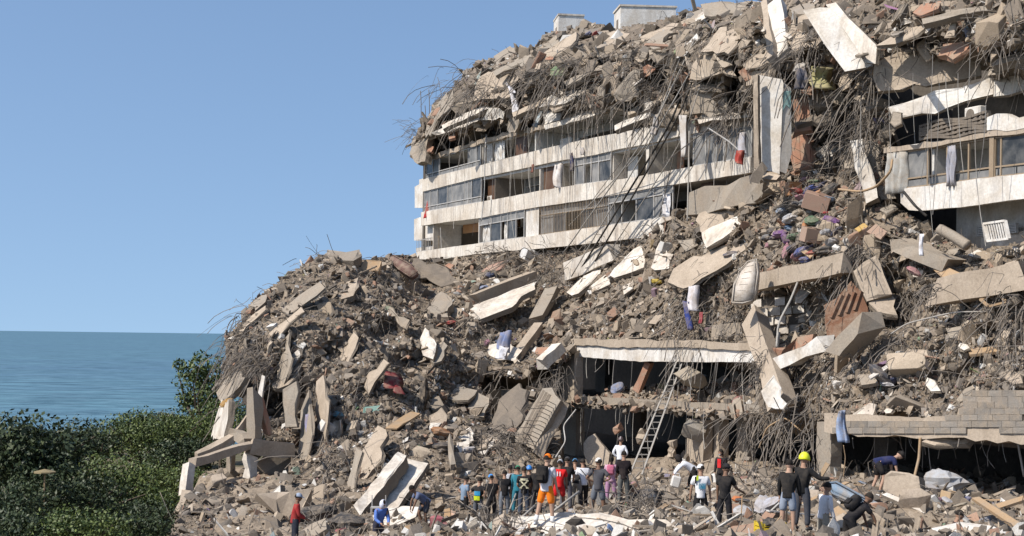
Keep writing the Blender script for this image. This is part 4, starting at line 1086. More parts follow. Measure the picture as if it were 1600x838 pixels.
S([(952,430),(970,410),(990,389),(1007,386),(1006,417),(985,426),(960,434)], 'a', 'parapet', NU, .4, 'whitish slab marked with thin lines of shadow on the middle slope', lift=.9)
S([(1021,408),(1024,390),(1032,376),(1053,397),(1045,420),(1023,422)], 'a', 'parapet', NU, .45, 'short thick slab under the old air conditioner box', lift=.8)
S([(1043,441),(1052,420),(1070,408),(1110,392),(1144,376),(1172,378),(1150,400),(1120,422),(1096,434),(1067,452)], 'a', 'concrete', NU, .3, 'broad tan sheet of plastered floor lying bare on the slope', lift=.7)
S([(1087,345),(1092,334),(1120,330),(1147,328),(1147,345),(1124,354),(1103,366)], 'a', 'concrete', NU, .3, 'tan plate lying above the cream slab on the slope', lift=.9)
S([(1096,364),(1124,350),(1152,338),(1158,350),(1130,372),(1103,388)], 'a', 'parapet', NU, .35, 'cream painted slab lying aslant on the slope', lift=1.0, jag=.05)
beam((1085,320),(1192,296),'a',.6,1.2,'grey','thick grey wedge of beam with a brown underside across the slope',lift=1.3,jag=.09,rebar=6)
S([(1128,301),(1150,290),(1177,281),(1188,290),(1160,300)], 'a', 'concrete', NU, .25, 'triangular tan plate resting on the thick grey beam', lift=1.2)
beam((1178,312),(1204,292),'a',.8,.5,'grey','brown grey slab end pointing up beside the thick beam',lift=1.1)
beam((1187,441),(1327,412),'A',.6,.75,'concrete','long tan beam above the hollow with the white block wall',lift=1.6)
S([(1333,424),(1350,410),(1369,399),(1382,430),(1394,460),(1372,466),(1355,471),(1344,450)], 'A', 'concrete', NC, .8, 'broad tan column piece leaning at the wing end of the hollow', 'concrete column', 'concrete_column', lift=1.8, jag=.05)
S([(1357,473),(1391,462),(1400,467),(1402,492),(1385,492),(1371,487)], 'A', 'concrete', NU, .4, 'cracked tan plate at the foot of the leaning column piece', lift=1.4)
rp_ = S([(1287,503),(1296,480),(1305,464),(1318,450),(1330,439),(1341,457),(1347,480),(1351,500),(1336,518),(1319,530),(1294,530)], 'A', 'rust', NR, .4, 'large rust brown panel with ribs standing broken in the hollow', 'brickwork piece', 'brickwork_piece', lift=1.6, jag=.28)
beam((1310,556),(1360,504),'A',.9,.6,'grey','thick grey brown beam lying in front of the rust brown panel',lift=2.2)
beam((1216,570),(1290,537),'A',.5,.5,'plaster','beam with bright white paint sloping down under the hollow',lift=2.4,jag=.05)
beam((1212,558),(1276,526),'A',.5,.35,'brick','strip of red brick lying along the bright white beam',lift=1.9,jag=.09)
e = beam((1178,497),(1226,640),'A',.85,.7,'concrete','long broken column leaning down over the dark openings, rebar bared in its middle',"concrete column",'concrete_column',lift=2.6,up=(-.6,-.8,0),rebar=14)
fracture('white_patch', plane_pts([(1190,612),(1208,588),(1228,630),(1222,638),(1200,636)], NC, dep_any(1208,612,'A') - 4.1), NC, .04, 'plaster', e, jag=.07, seg=.25)
beam((1473,455),(1604,431),'A',.8,.95,'concrete','long tan beam lying on the wing side of the slope',lift=1.6,jag=.03,rebar=9)
S([(1457,420),(1468,410),(1507,431),(1478,439)], 'a', 'wood', NT, .1, 'brown board lying on the long tan beam', 'board', 'board', lift=2.0, jag=.01)
beam((1412,386),(1484,412),'a',.9,.5,'grey','dark grey beam sloping down behind the brown board',lift=1.0)
# left heap -------------------------------------------------------------------------------------
S([(504,400),(512,390),(540,394),(562,390),(566,400),(552,408),(530,407),(512,410)], 'a', 'grey', NT, .8, 'grey slab jutting from the crest of the far heap', lift=.8)
S([(528,462),(545,440),(560,434),(561,448),(552,462),(532,468)], 'a', 'concrete', NU, .6, 'tan block half sunk near the crest of the far heap', 'concrete block', 'concrete_block', lift=.6)
S([(562,420),(570,406),(596,408),(592,424),(570,424)], 'a', 'wood', NC, .6, 'tan box front sticking from the crest', 'broken box', 'broken_box', lift=.6, jag=.02)
S([(372,516),(395,492),(414,478),(416,484),(398,500),(378,520)], 'a', 'concrete', NU, .3, 'thin slab edge on the outer side of the far heap', lift=.9)
S([(391,478),(408,462),(418,460),(414,472),(398,486)], 'a', 'grey', NU, .5, 'rounded slab jutting at the outer edge of the far heap', lift=.8)
S([(338,614),(352,594),(372,580),(383,590),(374,606),(353,624),(342,622)], 'A', 'grey', NL, .5, 'broad grey slab drooping from the outer side of the far heap', lift=1.4)
S([(330,680),(338,650),(346,625),(357,627),(356,655),(349,684),(338,688)], 66, 'parapet', NL, .5, 'pale slab hanging straight down at the outer end of the heap', lift=0)
S([(424,600),(440,590),(452,570),(468,560),(470,578),(452,600),(434,608)], 'a', 'concrete', NU, .4, 'tan slab nose hanging over the small broken room', lift=1.4)
S([(446,570),(456,554),(466,546),(470,556),(456,578)], 'a', 'parapet', NU, .3, 'thin pale plank of concrete above the small broken room', lift=1.0)
e = empty('concrete_frame_bay', at(390, 745, 62.5), 'bare concrete frame of a fallen bay standing at the seaward foot of the heap', 'concrete frame')
def member(a, b, D0, D1, w, h, mat='concrete', name='beam', up=(0, 0, 1)):
    o = beam(a, b, 60.0, w, h, mat, None, None, name, lift=0, da=D0 - 60, db=D1 - 60, up=up, jag=.03, seg=.8)
    o.parent = e; o.location = -e.location
    for k in ('label', 'category'):
        if k in o: del o[k]
    return o
member((297,724),(392,696), 60, 62.5, .33, .33); member((306,714),(364,686), 62, 63.5, .33, .3); member((392,697),(460,706), 62.5, 64, .4, .65)
member((397,612),(398,694), 63, 63, .5, .5, 'grey', 'column', (-.6,-.8,0)); member((391,706),(391,745), 62.6, 62.6, .4, .4, 'parapet', 'column', (-.6,-.8,0)); member((296,724),(290,770), 60, 59.6, .4, .4, 'parapet', 'column', (-.6,-.8,0))
member((292,770),(271,818), 59.4, 58, .3, .25, 'concrete', 'hanging_end'); member((362,706),(360,735), 63.5, 63.5, .3, .3, 'grey', 'column', (-.6,-.8,0)); member((364,686),(390,650), 63.6, 64, .35, .3, 'concrete', 'brace')
member((418,712),(446,740), 64.0, 64.4, .3, 1.4, 'grey', 'wall'); member((388,690),(366,676), 62.8, 63.6, .4, .4, 'grey', 'stub')
beam((404,628),(420,680),63.5,.3,.3,'brick','rust red pipe shaft standing in the small broken room','shaft','pipe_shaft',lift=0,up=(-.6,-.8,0))
S([(442,610),(462,596),(464,668),(446,668)], 64.5, 'grey', NC, .3, 'grey wall piece standing in the small broken room', 'wall panel', 'wall_panel', lift=0)
S([(426,768),(438,758),(440,780),(428,782)], 54.5, 'plaster', NC, .5, 'small white block standing on the rubble at the seaward foot', 'concrete block', 'concrete_block', lift=0, jag=.04)
beam((414,797),(482,782),53.0,.8,.85,'concrete','thick rounded beam lying behind the person in the red shirt',lift=0,jag=.09)
S([(462,835),(486,818),(508,810),(510,826),(492,838),(480,842)], 48.6, 'grey', NU, .6, 'grey slab corner at the near foot of the heap', lift=0)
e = empty('white_channel_slab', at(610, 800, 55.0), 'long white concrete channel slab slid down onto the trodden ground', 'concrete slab')
PB_ = [(563,806),(600,762),(634,716),(669,724),(650,752),(623,792),(575,820)]; n_b, D_b = fit_plane(PB_, 'a', NU, 1.6)
fracture('slab_bed', plane_pts(PB_, n_b, D_b), n_b, .35, 'parapet', e, jag=.05)
fracture('slab_lip', plane_pts([(552,790),(590,746),(622,706),(635,712),(600,760),(563,806)], n_b, D_b - .5), n_b, .8, 'parapet', e, jag=.04)
S([(586,820),(594,804),(606,794),(630,791),(655,792),(650,808),(622,820)], 51.0, 'parapet', NT, .4, 'flat pale slab at the foot of the white channel slab', lift=0)
S([(602,669),(622,655),(643,643),(657,646),(640,657),(620,670)], 'a', 'wood', NT, .12, 'brown board lying flat high on the side of the heap', 'board', 'board', lift=1.3, jag=.015)
S([(555,740),(575,690),(590,665),(602,672),(596,720),(570,752)], 'a', 'concrete', NF, .3, 'pale plastered sheet half buried on the heap above the channel slab', lift=.6)
e = empty('ribbed_slab', at(840, 690, 63.0), 'ribbed floor slab tipped on edge with rebar sticking from its side', 'concrete slab')
fracture('slab_face', plane_pts([(802,690),(824,648),(848,606),(862,606),(876,626),(855,664),(834,702)], (-.7,-.6,.35), 64.0), (-.7,-.6,.35), .35, 'grey', e, jag=.06)
fracture('slab_side', plane_pts([(832,706),(856,664),(876,626),(890,632),(870,672),(848,718)], (.15,-.95,.1), 63.6), (.15,-.95,.1), .5, 'concrete', e, jag=.05)
for i in range(6):
    f = i / 5; a = plane_pts([(812 + 46 * .1 + 5 * f * 5, 0)], NU, 60)[0] if 0 else None
    q = plane_pts([(806 + 4 + i * 5, 688 + i * 2.2), (850 + i * 4.5, 610 + i * 3)], (-.7,-.6,.35), 63.92)
    mb = MB(); mb.bar(q[0], q[1], .09, .12); mb.build('rib', M['concrete'], e)
for i in range(12):
    s = plane_pts([(836 + i * 3.2, 698 - i * 5.8)], (.15,-.95,.1), 63.5)[0]; mb = MB()
    mb.tube([s, s + np.array([-.5, -.4, .25]) * RNG.uniform(.6, 1.2), s + np.array([-1.1, -.7, .2]) * RNG.uniform(.6, 1.2)], .016, 4); mb.build('rebar', M['rebar'], e)
S([(699,623),(716,600),(746,610),(732,625)], 'a', 'grey', NU, .3, 'grey plate lying below the small dark opening', lift=1.2)
S([(729,640),(738,622),(746,614),(764,622),(756,652),(740,650)], 'a', 'grey', NF, .35, 'grey panel standing in the debris below the small dark opening', lift=1.4)
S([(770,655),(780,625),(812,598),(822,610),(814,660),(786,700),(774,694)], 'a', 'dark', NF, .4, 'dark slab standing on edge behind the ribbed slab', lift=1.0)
S([(760,566),(764,540),(788,532),(815,548),(812,566),(790,562)], 'a', 'parapet', NW, .25, 'white painted wall scrap over the small dark opening', 'wall panel', 'wall_panel', lift=1.2, jag=.12)
beam((842,572),(874,544),'A',.55,.55,'parapet','pale post leaning beside the white spandrel of the open storeys',lift=2.2)
beam((703,682),(706,730),'a',.25,.15,'grey','thin grey post standing in the debris',lift=1.5,up=(-.6,-.8,0))
S([(672,650),(690,636),(700,650),(690,668),(676,668)], 'a', 'concrete', NU, .25, 'tan plate in the debris beside the red cloth', lift=1.0)
S([(655,530),(664,512),(682,538),(676,562),(660,556)], 'a', 'parapet', NF, .3, 'ribbed white panel lying under the thick grey slab', lift=1.1)
S([(672,556),(694,534),(700,540),(690,564),(678,568)], 'a', 'grey', NU, .3, 'grey flagstone beside the ribbed white panel', lift=1.2)
# ledge and openings
beam((996,612),(1015,566),69.5,.3,.35,'brick','rust red post leaning in the middle of the upper dark opening','post','post',lift=0,up=(-.6,-.8,0))
for (x, y, sz, D) in ((1082,592,1.55,65.2),):
    o = put_lump(at(x, y, D), sz, (.36, .31, .24), 'large tan lump hanging behind the top of the ladder', group=None); o.rotation_euler = (.3, .5, .9); o.scale = (1.0, .9, 1.6)
S([(911,693),(918,684),(929,678),(937,690),(952,708),(950,726),(930,728),(917,724)], 64.5, 'concrete', NC, .3, 'broken tan sheet standing upright before the ground floor opening', lift=0, jag=.08)
o = put_lump(at(1084, 674, 64.4), .9, (.30, .27, .23), 'shattered column head in rebar at the ground floor', group=None)
for i, (a, b) in enumerate([((967,677),(965,664)), ((1002,692),(1004,672)), ((1050,714),(1050,692))]):
    beam(a, b, 65.0, .30, .28, 'brick' if i == 0 else 'concrete', ['reddish', 'grey', 'longest tan'][i] + ' stub of column dangling on rebar in the ground floor opening', 'concrete stub', 'hanging_stub', lift=0, up=(-.6,-.8,0), jag=.05, seg=.16)
# white block wall in the hollow, its blocks one by one
bw = empty('block_wall', at(1225, 545, 62.0), 'wall of white blocks at the back of the hollow under the long tan beam', 'wall')
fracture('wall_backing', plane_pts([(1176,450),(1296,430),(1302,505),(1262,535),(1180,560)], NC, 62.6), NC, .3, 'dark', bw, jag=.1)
for r in range(5):
    y = 468 + r * 15; x = 1172 + (r % 2) * 9
    while x < 1256:
        w = RNG.uniform(16, 20)
        if not ((r == 0 and x > 1215) or (r == 4 and 1190 < x < 1230) or RNG.random() < .06):
            fracture('block', plane_pts([(x + .7, y + .7 - .09 * (x - 1172)), (x + w - .8, y + .7 - .09 * (x + w - 1172)), (x + w - .8, y + 13.6 - .09 * (x + w - 1172)), (x + .7, y + 13.6 - .09 * (x - 1172))], NC, 62.15 + RNG.normal() * .04), NC, .25, 'plaster', bw, jag=.02, seg=.3)
        x += w
fracture('plaster_patch', plane_pts([(1252,462),(1278,448),(1296,446),(1292,500),(1262,506),(1252,500)], NC, 62.1), NC, .12, 'plaster', bw, jag=.08)
# the grey block wall over the big garage opening
gw = empty('block_wall', at(1540, 660, 45.6), 'grey block wall over the wide garage opening of the wing', 'wall')
for r, (x0, y) in enumerate([(1300,656),(1300,646),(1476,636),(1490,626),(1505,616),(1496,607),(1518,598)]):
    x = x0 + (r % 2) * 8
    while x < 1770:
        w = RNG.uniform(20, 27); g = RNG.uniform(.20, .26)
        if RNG.random() > .08:
            ob = fracture('block', [onfac(a, b, 6.66 + RNG.normal() * .008) for a, b in [(x + .25, y + 12), (x + w - .25, y + 12.1), (x + w - .25, y + 21.6), (x + .25, y + 21.5)]], fn, .3, 'block', gw, jag=.006, seg=.6, rough=.003, color=(g, g * .9, g * .78))
        x += w
S([(1440,690),(1455,682),(1500,690),(1520,688),(1510,694),(1462,695)], 46.6, 'concrete', NU, .3, 'ragged lip of concrete hanging from the garage beam', lift=0, jag=.12)
S([(1382,742),(1392,737),(1420,740),(1435,745),(1441,780),(1425,786),(1392,775),(1380,765)], 41.6, 'concrete', NC, 1.3, 'large rounded boulder of concrete at the garage mouth', 'boulder', 'boulder', lift=0, jag=.1)
S([(1366,840),(1388,826),(1414,818),(1440,838),(1430,850),(1380,852)], 33.0, 'grey', NT, .3, 'grey flagged slab lying at the near edge of the rubble', lift=0)
tag(fracture('concrete_slab', plane_pts([(780,836),(800,806),(860,802),(960,806),(1040,812),(1060,826),(1054,850),(880,856),(790,852)], NT, 36.5, (850,822)), NT, .8, 'parapet', jag=.1), 'long dusty white slab on which the man in orange shorts stands', 'concrete slab')
S([(1455,826),(1500,816),(1552,822),(1572,834),(1530,846),(1462,842)], 33.5, 'plaster', NT, .5, 'white kitchen counter lying at the near edge', 'counter', 'counter_slab', lift=0, jag=.02)
S([(1300,812),(1316,802),(1330,812),(1322,826),(1304,824)], 36.0, 'concrete', NT, .3, 'small tan flagstone near the crouched backpack man', lift=0)
S([(1158,756),(1178,736),(1192,742),(1186,756),(1168,764)], 50.0, 'concrete', NU, .4, 'tan slab tilted behind the person with the shovel', lift=0)
S([(1142,824),(1184,816),(1186,838),(1146,842)], 35.0, 'brick', NT, .3, 'dark red tiled step beside the yellow crate', lift=0, jag=.02)
for i in range(4):      # ribs of the rust brown panel
    q = plane_pts([(1300 + i * 12, 498 - i * 4), (1316 + i * 10, 462 - i * 2)], NR, dep_any(1318, 485, 'A') - 3.2); mb = MB(); mb.bar(q[0], q[1], .12, .16); mb.build('rib', M['rust'], rp_)
# long layers of floor folded down on the standing storeys
for i, (P_, mt, lab) in enumerate([
 ([(690,196),(740,172),(800,150),(802,155),(744,178),(692,202)], 'parapet', 'long thin floor edge over the first far loggia'),
 ([(800,176),(850,154),(902,128),(904,134),(850,161),(802,183)], 'concrete', 'long thin floor edge under the green curtain'),
 ([(880,128),(930,104),(966,96),(968,102),(932,111),(884,135)], 'grey', 'long grey floor edge left of the cables'),
 ([(960,196),(1010,176),(1058,164),(1060,171),(1012,184),(962,204)], 'parapet', 'long floor edge broken over the cables'),
 ([(1000,58),(1050,36),(1096,26),(1098,32),(1052,44),(1004,66)], 'concrete', 'long roof layer along the ridge beside the larger hut'),
 ([(770,112),(830,84),(872,62),(874,68),(832,92),(774,119)], 'grey', 'long grey roof layer sloping along the far skyline'),
 ([(1548,96),(1580,86),(1640,74),(1640,84),(1584,95),(1550,104)], 'concrete', 'long floor layer at the outer end of the wing roof'),
 ([(1440,30),(1500,14),(1560,6),(1562,13),(1502,22),(1442,38)], 'grey', 'long grey roof layer across the wing'),
 ([(1090,186),(1130,180),(1172,174),(1172,182),(1130,188),(1092,194)], 'parapet', 'pale floor edge above the bay of windows')]):
    S(P_, 'b', mt, NC if i % 2 else NF, .5, lab, 'floor layer', 'floor_layer', lift=1.0, jag=.06, seg=.6)
# roof huts
for (x0, x1, xf, y0, y1, D, nm) in [(863,872,912,24,82,99,'small white hut standing alone on the roof edge'), (960,969,1056,10,74,93,'larger white hut on the roof ridge')]:
    e = empty('roof_hut', at(x0 + 10, y1, D), nm, 'roof hut'); pa = at(x1, y1, D); dx = np.array([(xf - x1) / FPX * D, .25, 0]); dy = np.array([-.27, 2.2, 0])
    hgt = (y1 - y0) / FPX * D
    c4 = [pa, pa + dx, pa + dx + dy, pa + dy]
    MB().hexa(c4 + [q + np.array([0, 0, hgt]) for q in c4]).build('wall', M['plaster'], e)
    c5 = [pa - dx * .02 - dy * .03, pa + dx * 1.02 - dy * .03, pa + dx * 1.02 + dy * 1.03, pa - dx * .02 + dy * 1.03]
    MB().hexa([q + np.array([0, 0, hgt]) for q in c5] + [q + np.array([0, 0, hgt + .12]) for q in c5]).build('roof', M['parapet'], e)
    w0 = pa + dy * .35 - dx * .004; w1 = pa + dy * .6 - dx * .004
    MB().hexa([w0 + np.array([0,0,hgt*.3]), w1 + np.array([0,0,hgt*.3]), w1 + np.array([0,0,hgt*.3]) + dx*.01, w0 + np.array([0,0,hgt*.3]) + dx*.01, w0 + np.array([0,0,hgt*.75]), w1 + np.array([0,0,hgt*.75]), w1 + np.array([0,0,hgt*.75]) + dx*.01, w0 + np.array([0,0,hgt*.75]) + dx*.01]).build('vent_opening', M['dark'], e)

# long sheets of floor draped down the side of the far heap
for P_, mt, lab in [
 ([(494,596),(506,584),(514,640),(508,704),(496,690)], 'concrete', 'tall tan sheet of floor draped down the middle of the far heap'),
 ([(438,540),(452,520),(456,560),(444,600),(434,590)], 'grey', 'grey sheet draped over the seaward side of the far heap'),
 ([(470,640),(482,610),(488,680),(476,740),(464,720)], 'grey', 'long grey strip hanging beside the bare concrete frame'),
 ([(530,560),(552,520),(560,528),(540,580)], 'concrete', 'narrow tan strip leaning high on the far heap'),
 ([(566,600),(600,560),(608,568),(576,616)], 'concrete', 'tan strip lying aslant above the brown board'),
 ([(540,770),(556,700),(566,706),(552,780)], 'grey', 'grey strip running down to the white channel slab'),
 ([(420,520),(470,480),(476,488),(428,530)], 'concrete', 'long tan strip along the outer crest of the far heap'),
 ([(600,470),(640,500),(634,512),(596,484)], 'grey', 'grey strip under the dark hollow of the far heap'),
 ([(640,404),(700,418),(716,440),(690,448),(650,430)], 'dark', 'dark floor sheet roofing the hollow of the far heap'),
 ([(440,480),(500,440),(508,450),(450,492)], 'grey', 'grey floor strip sloping along the crest of the far heap')]:
    S(P_, 'a', mt, NF, .2, lab, 'floor sheet', 'floor_sheet', lift=.5, jag=.12, seg=.5)

# the many smaller plates of broken floor lying in the two masses
def plates():      # labels name the kind and the place; those of one kind in one place look alike
    spec = [(POLY_B, 'b', 70, (14, 50), -30), (POLY_A, 'a', 110, (11, 46), -30)]
    for poly, w, n, (lo, hi), ang in spec:
        c = 0; gr = GRA if w == 'a' else GRB
        while c < n:
            px = RNG.uniform(min(p[0] for p in poly), max(p[0] for p in poly)); py = RNG.uniform(min(p[1] for p in poly), max(p[1] for p in poly))
            if not on_grid(gr, np.array([px]), np.array([py]))[1][0]: continue
            if w == 'a' and (py > 720 or (1180 < px < 1300 and 280 < py < 410)): continue
            L = float(sizes(1, lo, hi, 1.6)[0]); W_ = L * RNG.uniform(.3, .65); a = math.radians(ang + RNG.normal() * 28); ca, sa = math.cos(a), math.sin(a)
            if w == 'a' and px < 720: L *= .62; W_ *= .55
            k = int(RNG.integers(4, 7)); ph = np.sort(RNG.uniform(0, 2 * PI, k)); ph = (np.arange(k) + RNG.uniform(-.3, .3, k)) * 2 * PI / k
            poly_ = [(px + ca * L * .5 * math.cos(t) - sa * W_ * .5 * math.sin(t), py + sa * L * .5 * math.cos(t) + ca * W_ * .5 * math.sin(t)) for t in ph]
            ci = int(RNG.choice(4, p=[.4, .25, .25, .1])); mt = ['concrete', 'grey', 'parapet', 'brick'][ci]; cn = ['tan', 'grey', 'pale', 'brick red'][ci]
            nv = [NU, NF, NT, NC][int(RNG.integers(0, 4))] + RNG.normal(size=3) * .25
            sz = 'long' if L > (lo + hi) / 2 else 'short'
            try: S(poly_, w, mt, nv, RNG.uniform(.14, .34), sz + ' ' + cn + ' plate of broken floor ' + zone_of(px, py, w == 'a'), 'broken floor', 'floor_plate', lift=RNG.uniform(.1, .9), jag=.09, group=sz + ' ' + cn + ' floor plates ' + zone_of(px, py, w == 'a'), seg=.5)
            except np.linalg.LinAlgError: continue
            c += 1
plates()
# ================================================================== people
def skin_mesh(name, pts, edges, rad, mat, parent, color, root=0, sub=1, extra=None):
    me = bpy.data.meshes.new(name); me.from_pydata([tuple(p) for p in pts], edges, [])
    o = bpy.data.objects.new(name, me); COL.objects.link(o)
    o.modifiers.new('skin', 'SKIN')
    for i, r in enumerate(rad):
        sv = me.skin_vertices[0].data[i]; sv.radius = (r, r); sv.use_root = (i == root)
    s = o.modifiers.new('sub', 'SUBSURF'); s.levels = sub; s.render_levels = sub
    return o, extra, mat, parent, color
PENDING = []
def finish_skins():
    dg = bpy.context.evaluated_depsgraph_get(); dg.update()
    done = []
    for (o, extra, mat, parent, color) in PENDING:
        me = bpy.data.meshes.new_from_object(o.evaluated_get(dg)); done.append((o, me))
    for (o, me), (_, extra, mat, parent, color) in zip(done, PENDING):
        old = o.data; o.modifiers.clear(); o.data = me; bpy.data.meshes.remove(old)
        if extra:
            bm = bmesh.new(); bm.from_mesh(me)
            for vs, fs in extra:
                b = [bm.verts.new(v) for v in vs]
                for f in fs:
                    try: bm.faces.new([b[i] for i in f])
                    except ValueError: pass
            bm.to_mesh(me); bm.free()
        me.polygons.foreach_set('use_smooth', np.ones(len(me.polygons), bool))
        me.materials.clear(); me.materials.append(mat); o.color = (*color, 1)
        o.parent = parent; me.update()
def ball(c, r, f, scale=(1, 1, 1), n=14, m=10, zmin=-1, face=False, grow=1.0, yaw=None):
    """a head-like ball; f = where it faces (unit), up is world up tilted with the head"""
    f = V(f).normalized(); up = Vector((0, 0, 1)); x = f.cross(up).normalized() if abs(f.z) < .98 else Vector((1,0,0)); up = x.cross(f)
    vs, fs = [], []
    for i in range(m + 1):
        th = PI * i / m; z = math.cos(th)
        for k in range(n):
            ph = 2 * PI * k / n; a, b = math.sin(th) * math.cos(ph), math.sin(th) * math.sin(ph)   # a forward, b side
            zz = max(z, zmin); fa = a
            if face:
                if a > .2 and zz < .35: fa = a * 1.02
                if zz < -.35: fa = a * .95 + .10; b = b * .80
                if a > .93 and -.25 < zz < .15: fa = a + .16          # nose
                if a > .8 and .12 < zz < .32: fa = a - .07             # eye hollows
                if abs(b) > .93 and abs(zz) < .3: b = b * 1.13         # ears
            p = V(c) + (f * (fa * r * scale[0]) + x * (b * r * scale[1]) + up * (zz * r * scale[2])) * grow
            vs.append(tuple(p))
    for i in range(m):
        for k in range(n):
            k2 = (k + 1) % n; fs.append((i*n+k, (i+1)*n+k, (i+1)*n+k2, i*n+k2))
    return vs, fs
SKIN = {'t': (.36, .215, .145), 'd': (.20, .115, .075), 'l': (.44, .28, .20)}
def person(key, label, yaw=180, lean=0, arms=None, legs=None, top=(.02,.02,.022), bottom=(.03,.03,.035), sleeve='short', shorts=False, hair=(.015,.012,.01), cap=None, helmet=None, skin='t', H=1.75, nod=8, mask=False, scarf=None, shoes=(.03,.03,.03), brim=True, drop=0, twist=0, longhair=False, bulk=1.09, socks=None):
    hx, hy, fx, fy, D = PEOPLE_AT[key]
    base = at(fx, fy, D)
    k = H / 1.75
    e = empty('person', base, label, 'person', rz=0)
    yr = math.radians(yaw); Rz = Matrix.Rotation(yr, 3, 'Z')       # local -Y is ahead
    L = math.radians(lean)
    td = Vector((0, -math.sin(L), math.cos(L)))
    arms = arms or ((8, 10, 18, 6), (8, 10, 18, 6)); legs = legs or ((3, 4, -3, 2), (-3, 4, -6, 2))
    r = math.radians
    def dr(side, a, b): return Vector((side * math.sin(r(b)), -math.sin(r(a)) * math.cos(r(b)), -math.cos(r(a)) * math.cos(r(b))))
    J = {}
    hips = {}
    for s, (a, b, c, d) in zip((-1, 1), legs):
        h = Vector((s * .095, 0, -.03)); kn = h + dr(s, a, b) * .43; an = kn + dr(s, c, d) * .42
        hips[s] = (h, kn, an)
    low = min(an.z for _, _, an in hips.values()); pel = Vector((0, 0, .085 - low))
    # keep the feet under the place they stand
    mid = sum((an for _, _, an in hips.values()), Vector()) / 2; pel -= Vector((mid.x, mid.y, 0))
    P = lambda v: (Rz @ ((v) * k))
    pelv = pel; sp = pelv + td * .17; ch = pelv + td * .36; nb = pelv + td * .52
    hd_dir = Vector((0, -math.sin(L * .75), math.cos(L * .75))); hn = nb + hd_dir * .075; hc = nb + hd_dir * .185 + Vector((0, -.025, 0))
    tw = Matrix.Rotation(r(twist), 3, 'Z')
    face = (tw @ Vector((0, -math.cos(L * .5 + r(nod)), -math.sin(L * .5 + r(nod)))))
    pts, ed, rad = [], [], []
    def add(p, rr, par=None):
        pts.append(P(p)); rad.append(rr * k * bulk if rr > .05 else rr * k)
        if par is not None: ed.append((par, len(pts) - 1))
        return len(pts) - 1
    ip = add(pelv, .098); isp = add(sp, .10, ip); ic = add(ch, .115, isp); inb = add(nb, .065, ic); ihn = add(hn, .055, inb); ihc = add(hc - hd_dir * .03, .07, ihn)
    arm_j = {}
    for s, (a, b, c, d) in zip((-1, 1), arms):
        sh = pelv + td * .455 + Vector((s * .185, 0, 0)); el = sh + dr(s, a, b) * .285; wr = el + dr(s, c, d) * .25; hand = wr + dr(s, c, d) * .085
        i = add(sh, .058, ic); j = add(el, .042, i); w = add(wr, .029, j); h = add(hand, .035, w)
        arm_j[s] = (sh, el, wr, hand, dr(s, c, d))
    for s in (-1, 1):
        h, kn, an = [q + pel for q in hips[s]]
        i = add(h, .080, ip); j = add(kn, .060, i); a = add(an, .042, j); add(an + Vector((s * .02, -.12, -.045)), .036, a)
    extra = [ball(P(hc), .105 * k, Rz @ face, (1.0, .78, 1.16), face=True)]
    for s in (-1, 1):
        sh, el, wr, hand, dd = arm_j[s]
        side = dd.cross(Vector((0, 0, 1)) if abs(dd.z) < .9 else Vector((0, -1, 0))).normalized(); cur = dd.cross(side)
        for fi in range(4):
            b0 = hand + side * (fi - 1.5) * .019 + dd * .01; L_ = (.07, .082, .076, .06)[fi]
            m = MB(); m.tube([P(b0), P(b0 + dd * L_ * .5 + cur * .008), P(b0 + dd * L_ * .95 + cur * .03)], .0088 * k, 5, r1=.006 * k); extra.append((m.v, m.f))
        m = MB(); b0 = wr + dd * .03 + side * .028; m.tube([P(b0), P(b0 + side * .022 + dd * .03), P(b0 + side * .022 + dd * .062 + cur * .02)], .0105 * k, 5, r1=.007 * k); extra.append((m.v, m.f))
    PENDING.append(skin_mesh('body', pts, ed, rad, M['skin'], e, SKIN[skin], extra=extra))
    # shirt
    pts, ed, rad = [], [], []
    il = add(pelv - td * .095, .148); il = add(pelv - td * .08, .150, il); il = add(pelv + td * .04, .148, il); a0 = add(sp, .145, il); a1 = add(ch, .155, a0); add(nb - td * .015, .085, a1)
    for s in (-1, 1):
        sh, el, wr, hand, dd = arm_j[s]; i = add(sh, .078, a1)
        if sleeve == 'short': add(sh + (el - sh) * .72, .068, i)
        elif sleeve == 'long': j = add(el, .058, i); add(wr - dd * .01, .044, j)
    PENDING.append(skin_mesh('shirt', pts, ed, rad, M['wear'], e, top))
    # trousers
    pts, ed, rad = [], [], []
    w0 = add(pelv + td * .13, .128); w0 = add(pelv + td * .115, .130, w0); w1 = add(pelv, .142, w0)
    for s in (-1, 1):
        h, kn, an = [q + pel for q in hips[s]]
        i = add(h, .112, w1)
        if shorts: add(h + (kn - h) * .92, .092, i)
        else: j = add(kn, .078, i); add(an + Vector((0, 0, .02)), .062, j)
    PENDING.append(skin_mesh('shorts' if shorts else 'trousers', pts, ed, rad, M['wear'], e, bottom))
    for s in (-1, 1):
        h, kn, an = [q + pel for q in hips[s]]
        q = an + Vector((0, 0, -.055)); toe = q + Vector((s * .03, -.19, 0)); heel = q + Vector((0, .065, 0))
        vs, fs = ball(P((toe + heel) / 2 + Vector((0, 0, .012))), .14 * k, Rz @ Vector((s * .12, -1, 0)), (1.0, .36, .42), 12, 8, zmin=-.6)
        fcol(mesh_np('shoe', np.array(vs) + base, fs, M['plastic'], e, smooth=True), shoes)
        if socks: m = MB(); m.tube([base + np.array(P(an + Vector((0, 0, -.04)))), base + np.array(P(an + (kn - an) * .42))], .05 * k, 8, r1=.056 * k); m.build('sock', M['wear'], e, smooth=True, color=socks)
    off = lambda vf: (np.array(vf[0]) + base, vf[1])
    fw = Rz @ face
